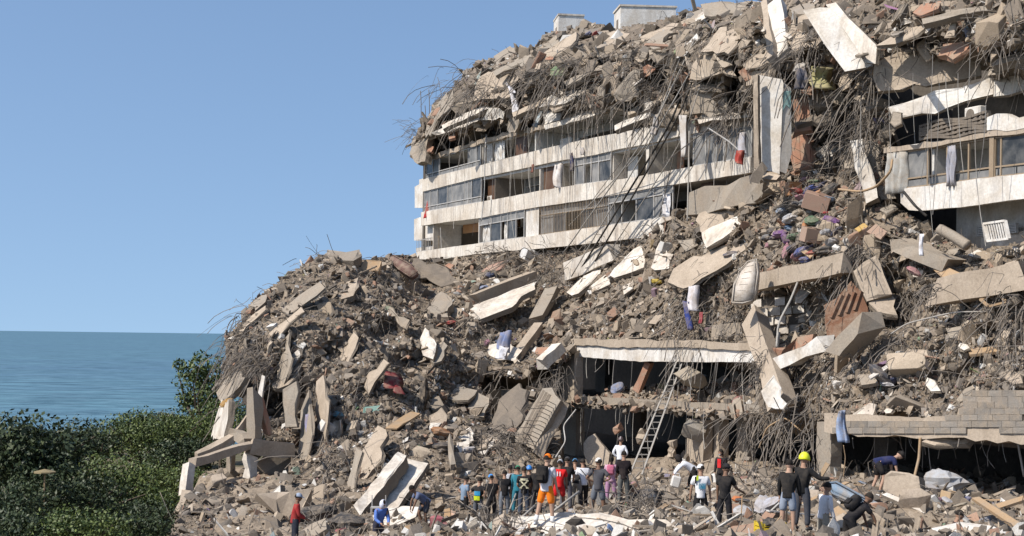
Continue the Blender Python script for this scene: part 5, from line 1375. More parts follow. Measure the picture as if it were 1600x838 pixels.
    if helmet is None:
        v, f = off(ball(P(hc + hd_dir * .012) - fw * .016 * k, .105 * k, fw, (1.02, .84, 1.16), zmin=-.12 if not longhair else -.75, grow=1.07)); fcol(mesh_np('hair', v, f, M['wear'], e, smooth=True), hair)
    if longhair:
        m = MB(); b = base + np.array(P(hc)) - np.array(fw) * .09 * k; m.tube([b + np.array([0, 0, .03]), b - np.array(fw) * .05 + np.array([0, 0, -.08]), b - np.array(fw) * .05 + np.array([0, 0, -.25])], .045, 8, r1=.02); m.build('ponytail', M['wear'], e, smooth=True, color=hair)
    if cap or helmet:
        c_2 = cap or helmet; g = 1.13 if cap else 1.45
        v, f = off(ball(P(hc + hd_dir * .022), .105 * k, fw, (1.02, .86, 1.12), zmin=.10 if cap else -.15, grow=g)); o = fcol(mesh_np('cap' if cap else 'helmet', v, f, M['wear'] if cap else M['plastic'], e, smooth=True), c_2)
        if cap and brim:
            x = Vector(fw).cross(Vector((0, 0, 1))).normalized(); c0 = base + np.array(P(hc + hd_dir * .04)); f2 = np.array(fw); x = np.array(x); m = MB()
            arc = [c0 + f2 * .10 * k + x * q * .075 * k * 1.2 for q in (-1, -.5, 0, .5, 1)]; tip = [c0 + f2 * (.19 - .04 * q * q) * k + x * q * .07 * k + np.array([0, 0, -.015]) for q in (-1, -.5, 0, .5, 1)]
            vs = arc + tip + [p + np.array([0, 0, .012]) for p in arc + tip]
            fs = [(i, i+1, 6+i, 5+i) for i in range(4)] + [(15+i, 16+i, 11+i, 10+i) for i in range(4)] + [(5+i, 6+i, 16+i, 15+i) for i in range(4)]
            m.add(vs, fs).build('cap_brim', M['wear'], e, color=c_2)
    if mask:
        v, f = off(ball(P(hc + hd_dir * -.035) + fw * .035 * k, .07 * k, fw, (.95, .85, .75), 10, 6)); fcol(mesh_np('face_mask', v, f, M['wear'], e, smooth=True), (.55, .62, .68))
    if scarf:
        v, f = off(ball(P(hc - hd_dir * .02) - fw * .02 * k, .125 * k, fw, (1.0, .9, 1.3), zmin=-.9)); fcol(mesh_np('head_scarf', v, f, M['wear'], e, smooth=True), scarf)
    e['_'] = 0; del e['_']
    return e, dict(base=base, P=lambda v: base + np.array(P(v)), chest=ch, pelvis=pelv, neck=nb, td=td, fwd=np.array(Rz @ Vector((0, -1, 0))), arms=arm_j, head=hc, hips=hips, k=k)
BK = (.012, .012, .014); NAVY = (.02, .03, .07)
HIPS = ((-25, 38, 35, -62), (-25, 38, 35, -62)); DOWN = ((4, 7, 10, 3), (4, 7, 10, 3)); FRONT = ((12, 8, 62, -22), (12, 8, 62, -22)); WALK = ((18, 3, 4, 2), (-16, 3, -34, 2))
person('redshirt', 'person in a red shirt and pale blue cap standing by the thick rounded beam', 100, 6, FRONT, top=(.32,.03,.03), bottom=(.02,.025,.04), cap=(.30,.36,.46), skin='d', sleeve='long')
person('leaning', 'person in a slate blue tee bending over with one hand on a flat pale slab', -70, 52, ((30,4,6,0),(25,6,20,0)), ((38,5,-22,2),(14,5,-14,2)), top=(.12,.15,.25), bottom=(.04,.045,.06), shorts=True, skin='d')
person('bluetee', 'person in a light blue grey tee with one hand on the hip', 120, 4, ((4,8,14,4),(-25,40,35,-60)), top=(.20,.27,.36), bottom=BK, cap=(.03,.03,.03))
sp_, spd = person('stripes', 'person in a shirt of black, blue and lime bands with hands on the hips', 150, 8, HIPS, top=BK, bottom=(.10,.11,.13))
person('capblack', 'person in black tee and trousers wearing a bright blue cap', 200, 5, FRONT, top=BK, bottom=BK, cap=(.04,.28,.72), brim=False)
person('jeans', 'person in a black tee and faded grey jeans with a strap across the back', 185, 4, DOWN, top=BK, bottom=(.15,.165,.19))
person('whiteback', 'person in a white tee half hidden behind the crowd of black shirts', 190, 4, DOWN, top=(.62,.62,.64), bottom=(.05,.05,.06), skin='d')
cb_, cbd = person('crossback', 'person in a black shirt printed with crossed cream arrows', 180, 3, FRONT, top=BK, bottom=(.055,.07,.10), cap=BK)
person('tealrobe', 'person in teal overalls and green cap standing behind the printed black shirt', 175, 2, DOWN, top=(.03,.19,.25), bottom=(.03,.17,.23), sleeve='long', cap=(.05,.22,.12), brim=False)
person('helmetblue', 'person in dark clothes with a bright blue hard hat amid the crowd', 180, 3, FRONT, top=BK, bottom=BK, helmet=(.03,.22,.62), sleeve='long')
om_, omd = person('orange', 'person in orange shorts and orange cap with a white tee', 150, 3, ((6,8,20,3),(14,10,24,4)), ((6,6,2,3),(-12,6,-22,3)), top=(.68,.66,.68), bottom=(.90,.22,.01), shorts=True, cap=(.92,.20,.01), skin='l', shoes=(.55,.60,.66), socks=(.70,.70,.70), H=1.80)
rk_, rkd = person('redkit', 'person in a red sports kit with a silver cap walking beside the orange shorts', 165, 8, DOWN, WALK, top=(.62,.012,.015), bottom=(.55,.012,.015), shorts=True, cap=(.5,.5,.52), skin='d')
person('blackcap', 'tall person in a black tee, cap and face mask with hands lowered', 160, 4, FRONT, top=BK, bottom=(.10,.10,.115), cap=(.05,.05,.055), mask=True, H=1.85)
person('bluecap', 'person in a white shirt and blue cap stooping beside the tall person in black', 175, 24, FRONT, top=(.62,.63,.66), bottom=(.26,.235,.20), cap=(.10,.30,.55), brim=False)
ws_, wsd = person('whitestrap', 'person in a white tee with a thin black strap across it and a black cap', 190, 10, FRONT, WALK, top=(.72,.73,.76), bottom=BK, cap=BK, shoes=(.6,.6,.6))
person('greytee', 'person in a grey tee, grey shorts and white cap with hands on the hips', 172, 4, HIPS, ((2,8,0,4),(-2,8,-4,4)), top=(.075,.075,.085), bottom=(.13,.145,.17), shorts=True, cap=(.72,.72,.70), skin='d', H=1.80, twist=30)
pk_, pkd = person('pink', 'person in pink overalls with a dark ponytail carrying a pink bag', 170, 4, FRONT, top=(.55,.33,.42), bottom=(.40,.22,.34), longhair=True, H=1.68, skin='l')
person('sweater', 'person in a black long sleeved sweater and grey trousers next to the pink overalls', 178, 4, FRONT, top=(.016,.011,.013), bottom=(.10,.105,.10), sleeve='long', bulk=1.05)
hw_, hwd = person('helmetwhite', 'person in a white coat and shiny dark helmet up at the ground floor opening', 165, 10, ((-10,25,20,-40),(-10,25,20,-40)), top=(.72,.73,.76), bottom=(.03,.03,.04), sleeve='long', helmet=(.05,.03,.035))
st_, std = person('stoop', 'person in a white shirt and black head scarf bending down to the rubble', -95, 58, ((48,4,30,0),(44,4,34,0)), ((22,6,-8,2),(-6,6,-14,2)), top=(.72,.73,.77), bottom=BK, sleeve='long', scarf=(.012,.011,.013))
jr_, jrd = person('jersey', 'person in a white jersey with blue print and a white cap, back turned', 176, 3, ((6,14,12,5),(6,14,12,5)), top=(.72,.72,.73), bottom=BK, cap=(.74,.73,.72), skin='t', twist=40, bulk=1.08, H=1.82)
sv_, svd = person('shovel', 'person in black with a black cap leaning a hand on a shovel', 150, 4, ((24,14,66,16),(4,8,12,4)), top=BK, bottom=(.016,.016,.02), cap=(.015,.015,.02), skin='d', twist=-50)
rj_, rjd = person('redjacket', 'person in a black jacket open over a red top in front of the columns', -40, 2, DOWN, top=(.02,.018,.02), bottom=BK, sleeve='long', longhair=True, mask=True)
hd_, hdd = person('hoodie', 'person in a black hoodie and light blue grey shorts beside the yellow helmet', 155, 6, ((10,12,22,0),(6,10,18,2)), top=(.012,.012,.013), bottom=(.27,.31,.38), sleeve='long', shorts=True, skin='l', bulk=1.1)
yh_, yhd = person('yellowhelmet', 'person in black with a neon yellow helmet holding up a timber', 140, 4, ((20,50,95,55),(4,10,10,6)), top=(.012,.012,.013), bottom=(.06,.065,.08), sleeve='long', helmet=(.82,.85,.02), H=1.82)
person('whitelong', 'person in a white long sleeved shirt with curly black hair', 110, 8, ((4,6,22,4),(8,8,26,4)), top=(.76,.76,.78), bottom=(.40,.36,.29), sleeve='long', hair=(.02,.015,.012), bulk=1.05)
bp_, bpd = person('backpacker', 'person in a black tee bending under a dark backpack', 105, 48, ((40,6,24,0),(34,6,20,0)), ((16,5,-6,2),(-4,5,-12,2)), top=(.014,.014,.018), bottom=BK, mask=True, skin='d')
person('navybend', 'person in a navy tee and black shorts bending over a white board', 92, 76, ((16,5,8,0),(10,8,4,0)), ((24,6,-20,2),(4,6,-22,2)), top=(.018,.025,.085), bottom=(.012,.012,.014), shorts=True, cap=(.014,.014,.016), skin='l')
person('maskman', 'person in a black hoodie with a white face mask beside the counter', 75, 20, DOWN, top=(.016,.015,.02), bottom=BK, sleeve='long', mask=True)
person('whitehood', 'person in a white hood and blue sleeves', 30, 30, FRONT, top=(.10,.20,.55), bottom=(.03,.03,.05), sleeve='long', scarf=(.66,.68,.78))
person('crouch', 'person in dark clothes crouching low behind the dusty white slab', -80, 70, ((60,6,40,0),(60,6,40,0)), ((80,8,-60,2),(70,8,-60,2)), top=(.02,.02,.024), bottom=(.016,.016,.02), sleeve='long')
person('blackback', 'person in plain black at the far side of the crowd behind the teal overalls', 190, 6, FRONT, top=BK, bottom=BK)
person('blackside', 'person in black between the crossed arrows shirt and the orange shorts', 165, 8, DOWN, top=BK, bottom=(.02,.02,.025), skin='d')
person('bentblack', 'person in black bent low between the red kit and the white tee', 150, 46, ((40,6,30,0),(36,6,30,0)), top=BK, bottom=(.22,.20,.17))
finish_skins()
# prints and bands on clothing: flat cloth pieces on the shirt
def backpatch(e, d, w, h, up, color, name='print', fwd=-1, depth=.158, side=0.0, rot=0.0):
    c = d['P'](d['chest'] + d['td'] * up) ; f = d['fwd'] * fwd; x = nrm(np.cross(f, [0, 0, 1])); y = np.cross(x, f) * 1.0
    if y[2] < 0: y = -y
    cr, sr = math.cos(rot), math.sin(rot); x2, y2 = x * cr + y * sr, -x * sr + y * cr
    c = c + f * depth * d['k'] + x * side
    bend = lambda a: -f * .035 * a * a
    vs, fs = [], []
    for q in (0, 1):
        for j in (-1, 1):
            for i in (-1, -.33, .33, 1): vs.append(c + x2 * i * w / 2 + y2 * j * h / 2 + bend(i * min(1, w * 4)) + f * .006 * q)
    for i in range(3): fs += [(8 + i, 9 + i, 13 + i, 12 + i), (i, 4 + i, 5 + i, 1 + i)]
    fs += [(0, 1, 9, 8), (1, 2, 10, 9), (2, 3, 11, 10), (4, 12, 13, 5), (5, 13, 14, 6), (6, 14, 15, 7), (0, 8, 12, 4), (3, 7, 15, 11)]
    return fcol(mesh_np(name, np.array(vs), fs, M['wear'], e), color)
CREAM = (.62, .58, .40)
backpatch(cb_, cbd, .26, .075, .05, CREAM); 
for rr in (.78, -.78): backpatch(cb_, cbd, .34, .045, -.12, CREAM, rot=rr, depth=.168 + .006 * (rr > 0))
for sx in (-1, 1):
    for sy in (-1, 1): backpatch(cb_, cbd, .085, .035, -.12 + sy * .125, CREAM, side=sx * .115, depth=.162)
for u, c in ((-.10, (.03, .26, .48)), (-.28, (.48, .58, .02))):
    for fw, dp in ((-1, .152), (1, .150)): backpatch(sp_, spd, .25, .16, u, c, 'shirt_band', fw, dp)
for i, q in enumerate((-.05, .035)): backpatch(rk_, rkd, .035, .15, .02, (.75, .72, .72), 'number', side=q)
for i in range(5): backpatch(jr_, jrd, .028, .17 - .02 * (i % 2), -.10, (.03, .22, .34), 'print', side=-.11 + i * .04, depth=.168)
backpatch(jr_, jrd, .06, .14, .12, (.55, .70, .03), 'shirt_band', side=.10, depth=.160); backpatch(jr_, jrd, .05, .20, .06, (.02, .02, .02), 'shirt_band', side=.155, depth=.150)
backpatch(wsd and ws_, wsd, .03, .42, -.02, BK, 'strap', rot=-.7, depth=.162)
backpatch(rj_, rjd, .15, .34, -.05, (.62, .02, .025), 'red_top', 1, .150)
def pack(d, label, color, w=.32, h=.46, t=.2, up=-.02, cat='backpack'):
    c = d['P'](d['chest'] + d['td'] * up); f = -d['fwd']; tdw = np.array(Vector(d['P'](d['td'])) - Vector(d['P'](Vector((0,0,0))))); tdw = nrm(tdw); x = nrm(np.cross(f, tdw)); f = np.cross(tdw, x)
    c = c + f * (.14 + t / 2) * d['k']; vs, fs = [], []
    n, m = 14, 10
    for i in range(m + 1):
        th = PI * i / m
        for kq in range(n):
            ph = 2 * PI * kq / n; a, b, z = math.sin(th) * math.cos(ph), math.sin(th) * math.sin(ph), math.cos(th)
            se = lambda q: math.copysign(abs(q) ** .45, q)
            vs.append(c + f * se(a) * t / 2 + x * se(b) * w / 2 + tdw * se(z) * h / 2)
    for i in range(m):
        for kq in range(n): fs.append((i*n+kq, (i+1)*n+kq, (i+1)*n+(kq+1) % n, i*n+(kq+1) % n))
    e = empty('backpack', c, label, cat)
    fcol(mesh_np('bag', np.array(vs), fs, M['wear'], e, smooth=True), color)
    MB().box(c + f * (t / 2 + .02) - tdw * h * .15, (.20, .05, .16), Matrix((x, f, tdw)).transposed()).build('pocket', M['wear'], e, bevel=.015, color=tuple(q * .8 for q in color))
    for s in (-1, 1):
        m_ = MB(); m_.tube([c + x * s * w * .3 + tdw * h * .42 - f * .02, c + x * s * w * .33 + tdw * h * .52 - f * (t / 2 + .12), c + x * s * w * .36 + tdw * h * .3 - f * (t / 2 + .31)], .018, 5); m_.build('strap', M['wear'], e, color=color)
pack(omd, 'black backpack on the person in orange shorts', (.012, .012, .013)); pack(pkd, 'pink backpack on the person in pink overalls', (.50, .14, .22), .26, .34, .14); pack(bpd, 'dark backpack on the person bending by the blue mattress', (.014, .014, .016), .3, .42, .2)
fcol(mesh_np('helmet_stripe', *(lambda v: (np.array(v[0]) + hwd['base'], v[1]))(ball(Vector(hwd['P'](hwd['head'])) - Vector(hwd['base']) + Vector((0,0,.05)), .11, hwd['fwd'], (1.3, .3, 1.32), zmin=.2)), M['plastic'], hw_, smooth=True), (.65, .60, .62))
# ================================================================== rebar, cables, ladder, cloth and the small things
def tubes(name, lines, r, mat, label, kind='stuff', sides=3):
    """very many thin bars joined: polylines (k,3) -> one mesh"""
    Vs, Fs, b = [], [], 0
    for ln, rr in zip(lines, r):
        ln = np.asarray(ln); k = len(ln); d = np.gradient(ln, axis=0); d /= np.linalg.norm(d, axis=1)[:, None] + 1e-9
        u = np.cross(d, [.31, .52, .79]); u /= np.linalg.norm(u, axis=1)[:, None] + 1e-9; w = np.cross(d, u)
        a = np.arange(sides) * 2 * PI / sides
        P = ln[:, None] + rr * (np.cos(a)[None, :, None] * u[:, None] + np.sin(a)[None, :, None] * w[:, None])
        Vs.append(P.reshape(-1, 3)); i = np.arange(k - 1)[:, None] * sides; j = np.arange(sides)[None]; j2 = (j + 1) % sides
        Fs.append(np.stack([i + j, i + j2, i + sides + j2, i + sides + j], -1).reshape(-1, 4) + b); b += k * sides
    o = mesh_np(name, np.vstack(Vs), np.vstack(Fs), mat); return tag(o, label, None, None, kind)
def strand(p, d, L, sag, curl=.25, n=7):
    q = np.linspace(0, 1, n)[:, None]; d = nrm(d); c = RNG.normal(size=3) * curl; c2 = RNG.normal(size=3) * curl * .6
    return p + d * L * q + np.array([0, 0, -1.0]) * sag * L * q ** 2 + c * L * q ** 2 * .6 + c2 * L * np.sin(q * PI * 1.6) * .35
def bunch(px, py, where, n, L, d=(-.5, -.6, .2), spread=(10, 8), sag=.7, curl=.3, jit=.45, lift=.4):
    out = []; n = max(6, int(n * .5)); L = L * .68
    for i in range(n):
        x, y = px + RNG.normal() * spread[0], py + RNG.normal() * spread[1]
        D = dep_any(x, y, where) - lift
        out.append(strand(at(x, y, D), np.array(d) + RNG.normal(size=3) * jit, L * RNG.uniform(.5, 1.3), sag * RNG.uniform(.4, 1.4), curl))
    return out
R_ = []
# (px, py, depth from, how many, length, direction, spread, sag)
UP = (-.5, -.5, .5); OUT = (-.6, -.7, .0); LF = (-1, -.2, .15)
for args in [
 (735,140,'b',90,3.4,OUT,(26,16),.8),(760,128,'b',60,3.0,OUT,(16,14),1.0),(700,165,'b',40,2.5,OUT,(14,12),.8),(655,210,104,60,1.8,LF,(7,12),.5),(648,200,104,30,1.6,LF,(5,8),.3),
 (800,118,'b',50,2.6,OUT,(14,10),.9),(848,120,'b',80,3.0,OUT,(26,16),.9),(905,110,'b',90,3.2,OUT,(26,18),.9),(880,150,'b',60,2.4,OUT,(24,10),.8),(950,90,'b',60,2.6,OUT,(20,14),.9),(940,135,'b',70,2.6,OUT,(14,18),.9),
 (1000,100,'b',50,2.4,OUT,(20,14),.9),(1020,140,'b',80,3.0,OUT,(20,22),1.0),(1055,105,'b',50,3.0,(-.5,-.5,-.4),(12,22),.6),(1150,150,'b',100,2.6,OUT,(9,22),1.0),(1148,180,'b',60,2.0,OUT,(10,8),.9),(1145,105,'b',40,2.4,OUT,(6,20),1.0),
 (1218,110,'b',70,2.4,OUT,(7,14),.9),(1228,105,'b',50,2.8,(-.3,-.7,-.2),(6,10),.5),(1255,70,'b',70,2.6,(-.6,-.6,-.3),(14,12),.5),(1270,95,'b',60,2.4,(-.6,-.6,-.3),(10,10),.6),
 (1370,110,'b',60,2.0,OUT,(8,10),.8),(1335,150,'b',130,2.6,OUT,(18,26),1.0),(1320,190,'b',130,2.6,OUT,(20,26),1.0),(1345,205,59.5,90,2.2,OUT,(16,14),.8),(1300,210,'b',60,2.2,UP,(14,20),.6),(1395,170,'b',40,1.8,OUT,(8,8),.9),
 (1420,50,'b',26,1.4,OUT,(30,16),.8),(1500,36,'b',34,1.4,OUT,(40,16),.8),(1575,66,'b',80,1.8,OUT,(20,22),.9),(1180,20,'b',40,2.0,UP,(20,8),.4),(1100,60,'b',60,3.2,(-.6,-.5,-.5),(22,16),.5),
 (515,400,'a',22,2.4,LF,(12,4),.2),(470,425,'a',14,1.6,LF,(20,8),.4),(420,462,'a',16,1.4,LF,(14,8),.6),(385,500,'a',30,1.4,LF,(10,12),.9),(395,530,'a',110,2.6,OUT,(16,22),1.0),(370,550,'a',70,2.4,OUT,(12,18),1.0),(410,570,'a',80,2.4,OUT,(12,16),1.0),
 (520,460,'a',60,2.8,OUT,(14,16),.9),(505,480,'a',50,2.4,OUT,(10,18),.9),(610,440,'a',90,2.6,OUT,(16,20),.8),(620,420,'a',50,2.2,OUT,(14,8),.9),(640,470,'a',50,2.0,OUT,(14,14),.9),(600,500,'a',60,2.2,OUT,(18,16),.9),
 (480,600,'a',60,2.2,OUT,(20,20),.9),(470,560,'a',70,2.2,OUT,(16,16),.9),(540,640,'a',60,2.6,OUT,(20,30),.8),(525,700,'a',150,3.4,(-.3,-.6,-.8),(12,34),.3),(510,725,'a',120,2.8,(-.3,-.6,-.9),(12,20),.2),(560,610,'a',50,2.0,OUT,(26,20),.9),(620,590,'a',50,2.0,OUT,(24,20),.9),(640,690,'a',60,2.2,(-.4,-.6,-.6),(16,20),.5),
 (760,520,'a',70,2.4,OUT,(14,20),.9),(745,555,'a',60,2.4,OUT,(8,16),1.1),(825,485,'a',60,2.0,OUT,(12,16),.9),(860,440,'a',90,2.4,UP,(16,18),.8),(800,410,'a',110,2.6,UP,(34,8),.6),(870,395,'a',90,2.4,UP,(26,12),.7),(930,380,'a',60,2.2,UP,(22,8),.8),(880,440,'a',50,2.2,UP,(10,20),.8),
 (770,620,'a',90,2.6,OUT,(20,26),.8),(790,690,'a',140,2.0,UP,(20,16),.8),(830,700,'a',100,1.8,UP,(18,12),.8),(850,600,'a',60,2.4,(.3,-.7,-.1),(14,22),.8),(880,575,'A',40,2.2,OUT,(8,14),1.0),(740,690,'a',60,2.0,(.4,-.7,.2),(18,16),.5),
 (1085,490,'a',110,2.2,OUT,(10,36),1.0),(1130,480,'a',60,2.4,(-.2,-.7,.5),(18,14),.7),(1160,490,'a',60,2.0,(-.2,-.7,.4),(12,8),.9),(1100,430,'a',40,2.0,UP,(18,14),.7),(1190,565,58.0,130,1.3,OUT,(14,18),.8),(1200,650,57.5,40,2.4,(-.4,-.7,-.3),(14,6),1.0),(1180,650,58.5,40,3.2,(-.7,-.7,.2),(14,8),1.4),
 (1245,600,'A',70,2.4,OUT,(22,24),1.0),(1260,640,'A',50,2.6,OUT,(22,10),1.0),(1270,660,'A',30,2.2,OUT,(16,24),1.0),(1300,560,'a',70,2.0,OUT,(20,12),1.0),(1230,540,'a',40,1.8,OUT,(20,16),.9),(1340,400,'a',130,1.8,(-.3,-.8,-.3),(14,14),.9),(1250,480,'a',40,2.0,UP,(28,24),.8),
 (1420,470,'a',110,2.0,(.1,-.8,-.1),(14,12),.9),(1405,520,'a',90,1.8,OUT,(14,14),.9),(1460,455,49.5,50,1.4,(-.6,-.7,-.2),(8,6),.5),(1530,500,'a',40,2.4,OUT,(36,16),.8),(1590,470,'a',90,2.2,OUT,(10,24),1.0),(1590,560,'a',60,1.8,OUT,(12,30),.8),(1360,520,'a',50,2.0,OUT,(14,20),.9),(1290,380,'a',40,1.8,UP,(30,20),.8),
 (1235,300,'a',60,2.0,UP,(20,20),.7),(1280,270,'a',50,2.4,UP,(16,14),.5),(1060,400,'a',40,1.8,UP,(16,16),.7),(1010,360,'a',40,1.8,UP,(16,8),.7),(1085,500,'a',30,2.6,OUT,(6,10),1.2)]:
    R_ += bunch(*args)
# loose strands everywhere on the two masses
for gr, poly, n in ((GRA, POLY_A, 1700), (GRB, POLY_B, 800)):
    px = RNG.uniform(min(p[0] for p in poly), max(p[0] for p in poly), n * 3); py = RNG.uniform(min(p[1] for p in poly), max(p[1] for p in poly), n * 3)
    D, mk = on_grid(gr, px, py); px, py, D = px[mk][:n], py[mk][:n], D[mk][:n]
    for p in at(px, py, D - .15): R_.append(strand(p, RNG.normal(size=3) + np.array([-.4, -.5, .2]), RNG.uniform(.4, 1.5), .5, .4))
tubes('tangled_rebar', R_, RNG.uniform(.008, .018, len(R_)), M['rebar'], 'tangled rusty rebar and wire hanging out of the broken concrete')
MAT_ = []
for args in [(525,700,'a',80,4.2,(-.3,-.6,-.8),(10,30),.3,.15,.2),(512,725,'a',60,3.4,(-.3,-.6,-.9),(10,18),.2,.15,.2),(395,530,'a',40,2.2,OUT,(14,20),1.0),(415,580,'a',50,3.2,(-.5,-.6,-.5),(14,16),.7),(612,440,'a',70,3.0,OUT,(16,18),.9),(735,138,'b',90,4.0,OUT,(26,14),.9),(850,122,'b',70,3.4,OUT,(26,14),.9),(912,112,'b',70,3.4,OUT,(24,14),.9),(1148,150,'b',80,3.2,OUT,(8,24),1.1),(1222,108,'b',60,2.6,OUT,(6,12),1.0),
 (1335,165,'b',90,3.2,OUT,(16,24),1.1),(1345,200,'b',70,3.0,OUT,(16,16),1.0),(1245,610,'a',50,2.8,OUT,(18,26),1.0),(1262,640,54.5,30,3.0,OUT,(18,16),1.1),(790,688,'a',70,2.4,UP,(18,14),.8),(1420,470,'a',70,2.2,(.1,-.8,-.1),(12,10),.9),(1350,400,'a',80,2.2,(-.3,-.8,-.3),(12,12),.9),(1088,480,'a',60,2.6,OUT,(8,30),1.0),(800,405,'a',70,2.6,UP,(30,6),.6),(865,420,'a',70,2.6,UP,(18,20),.8),(1020,135,'b',60,3.6,OUT,(16,20),1.0),(1262,82,'b',50,2.8,(-.6,-.6,-.3),(12,12),.6),(1210,648,57.5,26,3.0,(-.6,-.7,.1),(20,5),1.3)]:
    MAT_ += bunch(*args)
tubes('rebar_mat', MAT_, RNG.uniform(.018, .03, len(MAT_)), M['rebar'], 'thicker rusty rebar hanging in matted curtains from the broken floors', sides=4)
# wires hanging straight down the standing front
H_ = []
for i in range(36):
    px = RNG.uniform(690, 1180); y0 = np.interp(px, [690, 835, 950, 1180], [225, 200, 168, 180]) - RNG.uniform(-5, 12); L = RNG.uniform(2, 9)
    p = onfac(px, y0, RNG.uniform(.3, 1.0)); q = np.linspace(0, 1, 8)[:, None]
    H_.append(p + np.array([0, 0, -L]) * q + fd * .12 * L * RNG.normal() * q ** 2 + fn * .1 * np.sin(q * 6 + i))
for i in range(12):
    px = RNG.uniform(1330, 1560); p = onfac(px, RNG.uniform(60, 200), RNG.uniform(1.8, 3)); q = np.linspace(0, 1, 8)[:, None]
    H_.append(p + np.array([0, 0, -RNG.uniform(2, 5)]) * q + fd * .4 * RNG.normal() * q ** 2)
for i in range(46):
    px = RNG.uniform(900, 1215); top_ = RNG.random() < .5; p = onfac(px, 560 if top_ else 638, OL + RNG.uniform(.1, .6)); q = np.linspace(0, 1, 8)[:, None]
    H_.append(p + np.array([0, 0, -RNG.uniform(.6, 2.6)]) * q + fd * .45 * RNG.normal() * q ** 2 + fn * .3 * RNG.random() * q)
for i in range(14):
    px = RNG.uniform(1310, 1590); p = onfac(px, 684, 5.2); q = np.linspace(0, 1, 6)[:, None]
    H_.append(p + np.array([0, 0, -RNG.uniform(.3, 1.2)]) * q + fd * .3 * RNG.normal() * q ** 2)
tubes('hanging_wire', H_, RNG.uniform(.008, .016, len(H_)), M['pipe'], 'thin wires and bars hanging down in front of the storeys and openings')
# foreground wire
F_ = []
for i in range(240):
    x = RNG.uniform(-13, 14); D = RNG.uniform(31, 58)
    if x < -.225 * D: continue
    z = float(gz(x, D)); F_.append(strand(np.array([x, D, z + .05]), RNG.normal(size=3) + np.array([0, 0, .5]), RNG.uniform(.5, 1.6), .4, .5))
for cx, cD, n in ((988,44,60),(790,36.5,30),(820,40,26),(1000,42,40),(760,42,30),(500,50,60),(1190,46,40)):
    for i in range(n):
        p = at(cx + RNG.normal() * 14, 800, cD + RNG.normal()); p[2] = float(gz(p[0], p[1])) + .1; F_.append(strand(p, RNG.normal(size=3) + np.array([0, 0, .7]), RNG.uniform(.6, 1.8), .5, .5))
tubes('tangled_rebar', F_, RNG.uniform(.008, .018, len(F_)), M['rebar'], 'bent wire and thin bars lying on the trodden ground')

# the long cables sagging from the roof across the front
def cable(pts, r, mat, label, name='hanging_cable', cat='cable', group=None):
    P = np.array([at(x, y, D) for x, y, D in pts]); n = 26; t = np.linspace(0, 1, len(P)); q = np.linspace(0, 1, n)
    # smooth through the given places
    c = np.stack([np.interp(q, t, P[:, k]) for k in range(3)], -1)
    for _ in range(3): c[1:-1] = (c[:-2] + c[1:-1] * 2 + c[2:]) / 4
    m = MB(); m.tube(c, r, 6); o = m.build(name, M[mat], smooth=True); return tag(o, label, cat, group)
for i, (a, mid, b, r, mt, lab) in enumerate([
 ((1098,52),(1050,190),(908,420),.055,'cable','thickest black cable sagging from the roof to the middle slope'),
 ((1112,46),(1062,180),(930,408),.05,'cable','black cable running close above the thickest one'),
 ((1120,40),(1046,170),(893,432),.035,'pipe','grey cable sagging lowest toward the biggest slab'),
 ((1086,60),(1020,200),(880,396),.04,'pipe','long grey pipe slanting down over the barred windows'),
 ((1072,66),(1010,230),(870,372),.03,'pipe','thin grey cable slanting to the heap below the barred windows'),
 ((1124,44),(1066,220),(952,396),.03,'pipe','grey brown cable ending behind the whitish lined slab'),
 ((1065,70),(1000,215),(896,352),.02,'rebar','thin brown cable crossing the middle balconies'),
 ((1130,38),(1075,150),(1030,340),.025,'rebar','brown cable dropping steeply to the old air conditioner box')]):
    Da, Db = dep_any(*a, 'b') - 1.0, dep_any(*b, 'a') - 1.3
    cable([(*a, Da), (*mid, .5 * (Da + min(Db, depfac(*mid, 1.2))) ), (*b, Db)], r, mt, lab, group='cables sagging down across the front')
cable([(871,78,86),(869,140,87.5),(865,200,88.5),(863,262,88.5),(862,300,88.5)], .045, 'pipe', 'straight brown pipe hanging before the far loggias', 'hanging_pipe', 'pipe')
cable([(760,210,95),(758,236,94.5),(757,300,94.5),(752,346,94.5)], .04, 'alu', 'thin white pole standing against the far balconies', 'pole', 'pole')
cable([(1077,205,71),(1076,260,70.5),(1074,346,70)], .04, 'pipe', 'upright grey pole before the dark doorway of the lowest storey', 'pole', 'pole')
cable([(688,356,103.5),(690,392,103),(694,415,102)], .02, 'alu', 'thin pale wire bent at the far end of the lowest parapet', 'wire', 'wire')
cable([(1394,250,54),(1392,268,53.8),(1370,292,55),(1345,300,57),(1310,296,58)], .05, 'wood', 'curved tan conduit looping from the wing balcony', 'conduit', 'conduit')
cable([(1412,300,52),(1430,322,51.5),(1448,338,51.4)], .05, 'cable', 'dark bar leaning against the broken end of the wing parapet', 'bar', 'bar')
cable([(1438,684,46.8),(1436,716,46.8),(1429,745,46.6)], .05, 'wood', 'bent brown bar hanging in the garage opening', 'bar', 'bar')
cable([(1584,604,45),(1588,680,45.5),(1600,745,45.5)], .035, 'pipe', 'long thin cable hanging down over the wing block wall', 'hanging_cable', 'cable')
cable([(1218,520,57),(1213,548,56.5),(1216,505,57),(1235,470,57.5),(1246,442,58)], .05, 'pipe', 'thick bent pipe curving before the white block wall', 'conduit', 'conduit')
cable([(1392,522,51),(1418,505,50.5),(1490,488,49.5),(1545,487,49)], .03, 'pipe', 'thin conduit stretched over the rubble below the long tan beam', 'conduit', 'conduit')
cable([(1186,700,55),(1198,668,54.5),(1226,652,54),(1250,672,53.5)], .03, 'wood', 'tan conduit curving above the ground floor columns', 'conduit', 'conduit')
